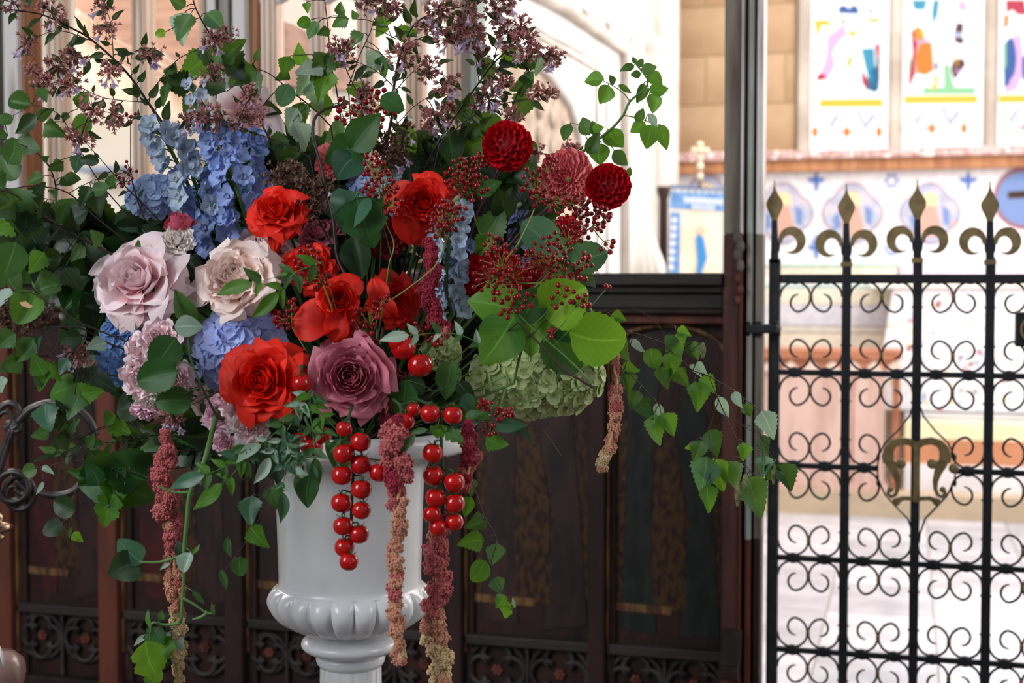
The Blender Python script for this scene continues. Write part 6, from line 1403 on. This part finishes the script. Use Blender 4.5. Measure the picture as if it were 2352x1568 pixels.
# --- rose spray at upper right
rb = branch('rose leaf spray curving up to the right against the white arch', [(1300, 420, 2.05), (1330, 360, 2.02), (1355, 335, 2.0), (1402, 298, 1.99), (1431, 265, 1.98), (1447, 233, 1.98), (1480, 205, 1.98), (1488, 186, 1.98), (1478, 168, 1.98), (1463, 150, 1.98), (1456, 136, 1.98)],
       [(1365, 182, 44, 180, 'bright', 'oval', 1.2), (1388, 216, 46, 245, 'bright', 'oval', 1.2), (1404, 184, 24, 120, 'mid', 'oval'), (1435, 203, 32, -35, 'mid', 'oval', .6), (1442, 155, 34, 200, 'mid', 'oval', .8), (1461, 170, 24, 190, 'mid', 'oval', 1.1), (1471, 145, 22, 60, 'mid', 'oval', 1.1), (1490, 157, 34, 5, 'mid', 'oval', 1.2), (1504, 180, 42, -35, 'bright', 'oval', 1.1), (1511, 205, 42, 0, 'bright', 'oval', 1.1), (1499, 236, 44, -90, 'bright', 'oval', 1.1), (1471, 213, 46, 250, 'mid', 'oval', .8), (1468, 264, 32, 60, 'mid', 'oval'), (1466, 291, 40, 215, 'bright', 'oval', 1.1), (1492, 312, 52, 260, 'bright', 'oval', 1.2), (1523, 312, 56, -75, 'bright', 'oval', .8), (1499, 276, 34, -60, 'pale', 'oval', .8), (1303, 304, 42, 250, 'mid', 'oval', .9), (1346, 290, 46, 110, 'mid', 'oval', 1.1), (1362, 294, 34, 100, 'mid', 'oval', .9), (1373, 294, 26, 0, 'bright', 'oval', 1.2), (1380, 354, 52, 265, 'bright', 'oval', 1.3), (1413, 318, 56, -55, 'bright', 'oval', 1.3), (1424, 362, 44, -50, 'mid', 'oval', 1.1), (1362, 330, 52, 60, 'mid', 'oval', .9), (1456, 138, 16, 110, 'mid', 'oval'), (1444, 395, 22, 70, 'mid', 'oval')],
       2.0, 1.98, 8, 3, 'green', kind='oval', name='rose_foliage', twigs=[[(1447, 233), (1432, 214), (1406, 196), (1386, 186)], [(1433, 271), (1455, 269), (1490, 280), (1510, 296)], [(1355, 338), (1340, 300), (1325, 285), (1308, 284)], [(1488, 195), (1492, 215), (1497, 222)]], tilt=0.3); rb.done()
# --- glossy leaves centre
branch('two glossy broad leaves in front of the side-on coral dahlia', [(880, 420), (850, 380), (820, 350), (800, 330)], [(833, 305, 100, 50, 'grn', 'oval', 1.1), (795, 355, 92, 200, 'grn', 'oval', 1.2), (800, 385, 90, 235, 'blue', 'oval', 1.2), (900, 235, 60, -30, 'grn', 'oval', 1.1)], 1.97, 1.96, 4, 3, 'dgreen', name='glossy_foliage', kind='oval', tilt=0.3).done()
branch('glossy lobed leaf left of the scarlet rose beside the delphinium', [(900, 590), (880, 520), (860, 450), (840, 430)], [(835, 500, 110, -70, 'grn', 'lobe', 1.2), (805, 480, 90, 250, 'blue', 'heart', 1.0), (820, 590, 100, -80, 'dark', 'oval')], 1.93, 1.93, 4, 3, 'dgreen', name='glossy_foliage', kind='lobe', tilt=0.25).done()
branch('glossy pair of leaves under the airy berries at the right', [(1180, 720), (1240, 640), (1300, 590), (1320, 560)], [(1250, 545, 130, -35, 'blue', 'oval', .9), (1345, 592, 84, 20, 'blue', 'round', 1.0), (1290, 640, 80, 60, 'grn', 'oval'), (1130, 510, 84, 60, 'mid', 'birch'), (1110, 560, 60, 240, 'bright', 'birch'), (1150, 470, 80, 100, 'dark', 'oval'), (1120, 430, 60, 30, 'mid', 'oval')], 1.97, 1.95, 4, 3, 'dgreen', name='glossy_foliage', kind='oval', tilt=0.3).done()
branch('broad bright green leaves above the green hydrangea', [(1180, 880), (1200, 800), (1230, 760), (1300, 700), (1345, 660)],
       [(1140, 700, 120, 165, 'bright', 'oval', 1.25), (1145, 778, 130, 235, 'bright', 'oval', 1.2), (1215, 768, 100, -85, 'bright', 'oval', 1.3), (1222, 700, 96, 60, 'grn', 'oval', 1.2), (1296, 705, 110, 45, 'lime', 'round', 1.2), (1362, 770, 120, -8, 'lime', 'round', 1.1), (1290, 800, 110, -55, 'grn', 'round', 1.0), (1290, 760, 80, -50, 'blue', 'oval', .8)], 1.88, 1.86, 6, 5, 'green', name='broad_foliage', kind='oval', tilt=0.2).done()
branch('narrow long leaf reaching right over the urn rim', [(1000, 990), (1060, 975), (1120, 968), (1170, 970)], [(1165, 975, 90, -8, 'blue', 'nar', 1.2), (1200, 990, 70, -28, 'dark', 'nar', .9), (1138, 1012, 52, -20, 'bright', 'birch', 1.1), (1090, 950, 50, 20, 'mid', 'lance')], 1.83, 1.84, 3, 2, 'dgreen', name='trailing_foliage', kind='nar').done()
branch('dark leaves just above the right tomato truss', [(1000, 900), (1040, 880), (1060, 860)], [(1030, 870, 90, 260, 'mid', 'oval', .9), (1070, 900, 60, -50, 'dark', 'lance', 1.3), (925, 920, 100, -100, 'grn', 'oval', .9), (950, 885, 60, 150, 'dark', 'oval'), (1075, 925, 50, -80, 'blue', 'oval')], 1.85, 1.86, 3, 2, 'dgreen', name='trailing_foliage', kind='oval').done()
branch('small curled tomato leaves around the right tomato truss', [(1010, 960), (1000, 985), (970, 995), (930, 1010)], [(1005, 985, 44, 20, 'bright', 'lobe'), (1040, 1000, 44, -20, 'mid', 'lobe'), (960, 990, 46, 190, 'mid', 'nar'), (935, 1020, 60, 230, 'mid', 'nar'), (1055, 1010, 34, -60, 'bright', 'nar')], 1.75, 1.74, 2, 1, 'dgreen', name='trailing_foliage', kind='lobe').done()
branch('single oval leaf hanging against the left of the urn', [(690, 1060), (700, 1085), (712, 1095)], [(710, 1125, 72, -95, 'grn', 'oval', 1.0), (697, 1080, 24, 90, 'dark', 'nar')], 1.80, 1.80, 2, 2, 'dgreen', name='trailing_foliage', kind='oval').done()
# --- birch right trailing
bt = branch('long birch branch trailing right across the dark rail', [(1300, 700), (1361, 742), (1420, 757), (1480, 772), (1541, 798), (1583, 845), (1629, 864), (1683, 897), (1744, 941)],
       [(1430, 798, 54, -60, 'mid'), (1465, 795, 50, -50, 'pale', 'lance'), (1500, 820, 48, -80, 'bright', 'round'), (1539, 833, 54, -90, 'bright'), (1560, 790, 58, -80, 'bright'), (1568, 765, 34, -20, 'bright'), (1598, 803, 44, -80, 'mid', 'oval', .7), (1526, 862, 50, -80, 'mid'), (1565, 864, 50, -60, 'mid'), (1598, 906, 66, -85, 'bright'), (1622, 884, 50, -40, 'bright'), (1614, 845, 40, -55, 'pale', 'lance'), (1600, 850, 40, -40, 'pale', 'lance'), (1446, 845, 40, -20, 'bright'), (1438, 875, 50, -80, 'mid'), (1418, 730, 36, -20, 'bright'), (1660, 933, 50, -65, 'pale', 'oval', .8), (1696, 918, 44, -70, 'pale', 'lance', 1.2), (1715, 940, 34, -60, 'mid'), (1762, 971, 66, -65, 'pale'), (1540, 785, 40, -110, 'mid'), (1585, 800, 40, -70, 'dark'), (1612, 806, 40, -85, 'mid', 'nar')],
       2.0, 1.96, 4, 2, kind='birch', twigs=[[(1361, 703), (1438, 703), (1500, 735), (1530, 772)], [(1440, 706), (1500, 728), (1560, 752)], [(1633, 902), (1667, 952), (1732, 983), (1752, 1006), (1790, 1059)]]); bt.done()
branch('lower birch twig trailing right beside the slender tassel', [(1350, 740), (1415, 832), (1457, 868), (1499, 914), (1514, 929)],
       [(1478, 935, 62, -60, 'grn'), (1514, 950, 52, -75, 'pale', 'lance'), (1507, 982, 68, -85, 'bright'), (1531, 972, 56, -60, 'bright'), (1460, 915, 44, -110, 'mid')], 1.97, 1.95, 3, 2).done()
ct = branch('birch twig tips with catkins hanging over the gate post', [(1629, 866), (1667, 956), (1694, 1013), (1706, 1059), (1736, 1094)],
       [(1638, 1013, 62, -70, 'grn'), (1602, 1032, 50, 250, 'mid'), (1706, 1034, 42, -90, 'bright'), (1753, 1020, 50, -75, 'grn'), (1617, 1085, 84, -100, 'blue'), (1648, 1085, 74, -75, 'bright'), (1628, 1140, 60, -80, 'bright'), (1682, 1085, 64, -80, 'mid'), (1732, 1133, 92, -70, 'mid'), (1752, 1066, 50, -90, 'blue'), (1772, 1082, 46, -110, 'grn'), (1801, 1092, 66, -65, 'grn'), (1582, 1025, 20, 200, 'lime')],
       1.96, 1.95, 2.4, 1.5, hidden=False, twigs=[[(1640, 925), (1628, 985), (1608, 1005)], [(1667, 956), (1720, 985), (1745, 1000), (1752, 1040)], [(1745, 1000), (1775, 1050), (1790, 1062)], [(1628, 985), (1632, 1030), (1645, 1050)]])
cat_m = mat('olive_catkin', srgb(128, 132, 84), 0.7, srgb(92, 92, 60), 200, bump=0.8, bscale=300)
def catkin(x, y, L, d, par):
    mb = MB(); a = P(x, y - L / 2, d); b_ = P(x, y + L / 2, d); n = 14
    mb.tube([a.lerp(b_, t / n) for t in range(n + 1)], [px2m(2 + 5 * sin(pi * min(.95, (t / n + .05))) + (t % 2) * 0.8, d) for t in range(n + 1)], 10); mb.build('catkin', cat_m, par)
for q in ((1777, 1088, 48), (1694, 1135, 56), (1712, 1108, 40), (1614, 805, 36)):
    catkin(q[0], q[1], q[2], 1.945, ct.root)
ct.done()
# --- birch beside the urn
branch('trailing birch twig hanging right of the urn', [(1070, 1060), (1090, 1120), (1110, 1180), (1140, 1240), (1128, 1300), (1150, 1350), (1158, 1390)],
       [(1080, 1115, 40, -90, 'mid'), (1075, 1160, 46, -110, 'bright'), (1095, 1200, 50, 200, 'mid'), (1085, 1245, 60, 185, 'bright'), (1137, 1270, 54, -100, 'blue'), (1103, 1308, 52, 240, 'bright', 'round'), (1143, 1342, 46, -70, 'blue'), (1150, 1378, 34, 240, 'bright', 'lobe'), (1163, 1397, 40, -100, 'bright', 'lobe'), (1180, 1385, 26, 100, 'pale', 'nar')], 1.84, 1.84, 3, 1.5).done()
branch('birch leaves hanging left of the urn body', [(640, 1040), (625, 1100), (600, 1180), (560, 1250), (530, 1290)],
       [(620, 1050, 90, -80, 'dark', 'oval', 1.2), (632, 1140, 60, -70, 'mid', 'birch'), (580, 1168, 66, -90, 'blue', 'birch'), (590, 1230, 60, -50, 'bright', 'birch'), (553, 1296, 42, -90, 'mid', 'round'), (527, 1255, 46, -80, 'mid', 'nar', 1.2), (512, 1330, 46, -70, 'mid', 'nar', 1.2), (640, 1090, 40, -100, 'dark')], 1.86, 1.84, 3, 1.5, twigs=[[(556, 1255), (540, 1280), (515, 1310)]]).done()
# --- jasmine sprays
def jasmine(label, sprays, d=1.79, m=('mid', 'bright')):
    br = None
    for pts, n, L in sprays:
        L *= 1.35
        if br is None: br = Branch('jasmine_sprig', label, 'foliage', pts, d, d, 2.2, 1.2, 'green', None, True); L3 = br.main
        else: L3 = br.twig(pts, 2, dd=0)
        N = len(L3)
        for k in range(n):
            i = int((0.15 + 0.8 * k / max(1, n - 1)) * (N - 2)); p = L3[i]; tg = (L3[i + 1] - L3[i]).normalized()
            for s_ in (-1, 1):
                dv = Matrix.Rotation(radians(s_ * 52), 3, -FW) @ tg + V(0, 0, random.uniform(-.2, .3))
                put_leaf(br.root, 'lance', p, dv, V(random.uniform(-.5, .5), .2, 1), px2m(L * random.uniform(.75, 1.1), d), random.choice(m))
        put_leaf(br.root, 'nar', L3[-1], L3[-1] - L3[-3], V(.2, .3, 1), px2m(L * 1.9, d), random.choice(m), None, 1.2)
    br.done()
jasmine('jasmine spray with pointed leaflets hanging under the mauve rose', [([(718, 900), (710, 930), (718, 990), (724, 1050)], 4, 30), ([(716, 902), (735, 960), (750, 1010)], 4, 30), ([(760, 940), (775, 990), (785, 1020)], 2, 30)])
jasmine('jasmine spray spreading left under the largest scarlet rose', [([(715, 895), (680, 930), (640, 985), (600, 1020)], 4, 28), ([(706, 930), (670, 970), (645, 1010), (620, 1050)], 5, 28)], m=('blue', 'mid', 'pale'))
jasmine('silvery jasmine spray at the left shoulder of the urn', [([(655, 1010), (670, 1050), (680, 1090)], 5, 26), ([(645, 1005), (690, 1030), (705, 1060)], 5, 24), ([(650, 1040), (655, 1080), (650, 1130)], 3, 28)], m=('pale', 'blue', 'mid'))
jasmine('jasmine spray pointing down left with long narrow leaflets', [([(570, 1015), (550, 1050), (510, 1075), (470, 1090)], 4, 36), ([(575, 1020), (550, 1070), (510, 1110)], 3, 36)], m=('mid', 'blue', 'bright'))
jasmine('jasmine leaflets lying over the creamy rose near red petals', [([(740, 600), (690, 620), (640, 635), (580, 650)], 3, 36), ([(680, 625), (660, 650), (640, 670)], 2, 34)], m=('bright', 'mid'))
jasmine('jasmine leaflets crossing the green hydrangea cluster by the tomatoes', [([(1120, 800), (1060, 770), (1000, 765), (940, 770)], 4, 28)], m=('mid', 'pale'))

# --- dark filler foliage inside the arrangement
FILL = [('behind the largest blush rose', 260, 560), ('left of the largest blush rose', 170, 640), ('between blush rose and blue petals', 430, 600),
        ('above the magenta bud', 350, 520), ('behind the creamy rose', 480, 560), ('under the high pale rose', 620, 330), ('behind the delphiniums', 520, 430), ('behind the seed head spray', 700, 380),
        ('behind the sideways mauve rose', 780, 500), ('behind the lobed leaf', 850, 560), ('behind the berry covered scarlet rose', 690, 680), ('left of the shaded scarlet rose', 850, 650), ('above the mauve rose', 740, 780),
        ('right of the mauve rose', 900, 860), ('behind the tomato pair', 990, 870), ('under the milky delphinium', 1030, 720), ('behind the covered crimson dahlia', 1110, 560), ('under the highest crimson dahlia', 1110, 440),
        ('behind the coral dahlia', 1220, 490), ('behind the right berries', 1290, 600), ('behind the broad bright leaves', 1180, 770), ('above the green hydrangea', 1080, 800), ('left of the green hydrangea', 1040, 910),
        ('beside the lowest pink rose', 440, 1010), ('behind the spray roses', 330, 900), ('left of the bright blue petals', 220, 740), ('behind the left birch leaves', 90, 560), 
        ('under the largest scarlet rose', 660, 960), ('over the left urn rim', 760, 950), ('behind the single tomato', 690, 820), ('above the scarlet rose and delphinium', 960, 380),
        ('over the top of the urn foam', 880, 950), ('in the gap above the covered dahlia', 1180, 400), ('below the pale hydrangea', 400, 570), ('behind the drooping scarlet rose', 820, 620), ('below the bare crooked stem', 760, 430), ('at the far left below the abelia', 200, 520)]
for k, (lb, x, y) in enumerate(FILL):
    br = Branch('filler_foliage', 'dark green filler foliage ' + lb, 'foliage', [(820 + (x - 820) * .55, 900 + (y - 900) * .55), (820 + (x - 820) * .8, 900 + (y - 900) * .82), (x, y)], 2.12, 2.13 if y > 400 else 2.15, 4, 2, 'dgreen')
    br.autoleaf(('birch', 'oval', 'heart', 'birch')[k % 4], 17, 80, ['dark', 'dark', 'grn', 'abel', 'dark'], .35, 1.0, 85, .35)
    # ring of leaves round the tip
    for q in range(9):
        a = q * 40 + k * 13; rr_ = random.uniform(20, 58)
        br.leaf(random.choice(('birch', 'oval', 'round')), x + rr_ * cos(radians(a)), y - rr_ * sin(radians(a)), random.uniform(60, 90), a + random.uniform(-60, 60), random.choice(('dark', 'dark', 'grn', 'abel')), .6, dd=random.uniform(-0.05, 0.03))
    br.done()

# ================================================================== CANDLE STAND AT THE LEFT EDGE
IS = mat('grey_wrought_iron', srgb(74, 68, 66), 0.35, srgb(48, 44, 44), 20, 0.5, metal=0.6, bump=0.2)
DS = 2.75
cs = root('wrought_iron_stand', P(10, 1568, DS) - Vector((0, 0, 0.3)), 'grey wrought iron scroll stand in shade at the left edge', 'stand')
def itube(name, pts, r, d=DS):
    L3 = path3(pts, d, d, 6); mb = MB(); mb.tube(L3, r, 8); return mb.build(name, IS, cs)
itube('scroll', [(-30, 980), (10, 930), (40, 935), (42, 975), (25, 985)], 0.006)
itube('scroll', [(40, 970), (70, 940), (120, 925), (170, 935), (205, 965), (220, 1000)], 0.0075)
itube('scroll', [(-10, 1000), (-5, 960), (15, 945), (28, 965), (10, 985)], 0.005)
itube('rod', [(25, 985), (8, 1030), (-20, 1110)], 0.006)
itube('rod', [(32, 985), (12, 1040), (-10, 1120)], 0.006)
for k in range(3): itube('binding', arcpts(30, 975 + k * 5, 16, 7, 0, 360, 12), 0.004)
itube('ring', arcpts(45, 1132, 34, 38, 0, 360, 20), 0.0055)
itube('ring', arcpts(30, 1118, 36, 34, 20, 380, 20), 0.007, DS - 0.01)
itube('ring', arcpts(30, 1140, 14, 24, 0, 360, 16), 0.004)
itube('curved_arm', [(60, 1100), (80, 1125), (120, 1138), (160, 1132), (185, 1112)], 0.007)
itube('tail_scroll', [(40, 1105), (55, 1120), (62, 1130), (50, 1134), (34, 1124)], 0.006)
mb = MB(); mb.tube([P(-20, 1110, DS), Vector((P(-20, 1110, DS).x, P(-20, 1110, DS).y, 0.02))], 0.008, 8); mb.build('leg', IS, cs)
mb = MB(); c = Vector((P(-20, 1110, DS).x, P(-20, 1110, DS).y, 0)); mb.lathe([(0.16, 0), (0.16, 0.012), (0.05, 0.03), (0.01, 0.035)], 24, cx=c.x, cy=c.y); mb.build('foot_plate', IS, cs)
BR = mat('worn_brass', srgb(206, 190, 150), 0.22, srgb(150, 110, 96), 12, 0.5, metal=0.8)
kn = root('brass_candlestick', P(-15, 1568, 2.3), 'brass candlestick knob and dish cut off by the left frame edge', 'candlestick')
cx_, cy_ = P(-12, 1210, 2.3).x, P(-12, 1210, 2.3).y
zz_ = lambda y: P(-12, y, 2.3).z
s_ = 2.3 / FPX
mb = MB(); mb.lathe([(0.004, zz_(1172)), (16 * s_, zz_(1180)), (24 * s_, zz_(1188)), (18 * s_, zz_(1196)), (34 * s_, zz_(1202)), (42 * s_, zz_(1210)), (34 * s_, zz_(1220)), (14 * s_, zz_(1224)), (24 * s_, zz_(1230)), (22 * s_, zz_(1238)), (8 * s_, zz_(1244)), (6 * s_, zz_(1500))], 24, cx=cx_, cy=cy_); mb.build('knop', BR, kn)
mb = MB(); mb.lathe([(6 * s_, zz_(1496)), (40 * s_, zz_(1502)), (60 * s_, zz_(1520)), (64 * s_, zz_(1545)), (60 * s_, zz_(1570)), (50 * s_, zz_(1600)), (8 * s_, zz_(1640)), (8 * s_, 0.05), (60 * s_, 0.03), (70 * s_, 0.0)], 32, cx=cx_, cy=cy_); mb.build('dish', mat('pink_brown_enamel', srgb(150, 116, 108), 0.25, coat=0.5), kn)
mb = MB(); mb.tube([P(-2, 1485, 2.25), P(11, 1532, 2.25)], 0.0025, 8); mb.build('white_taper', M_['urn'], kn)
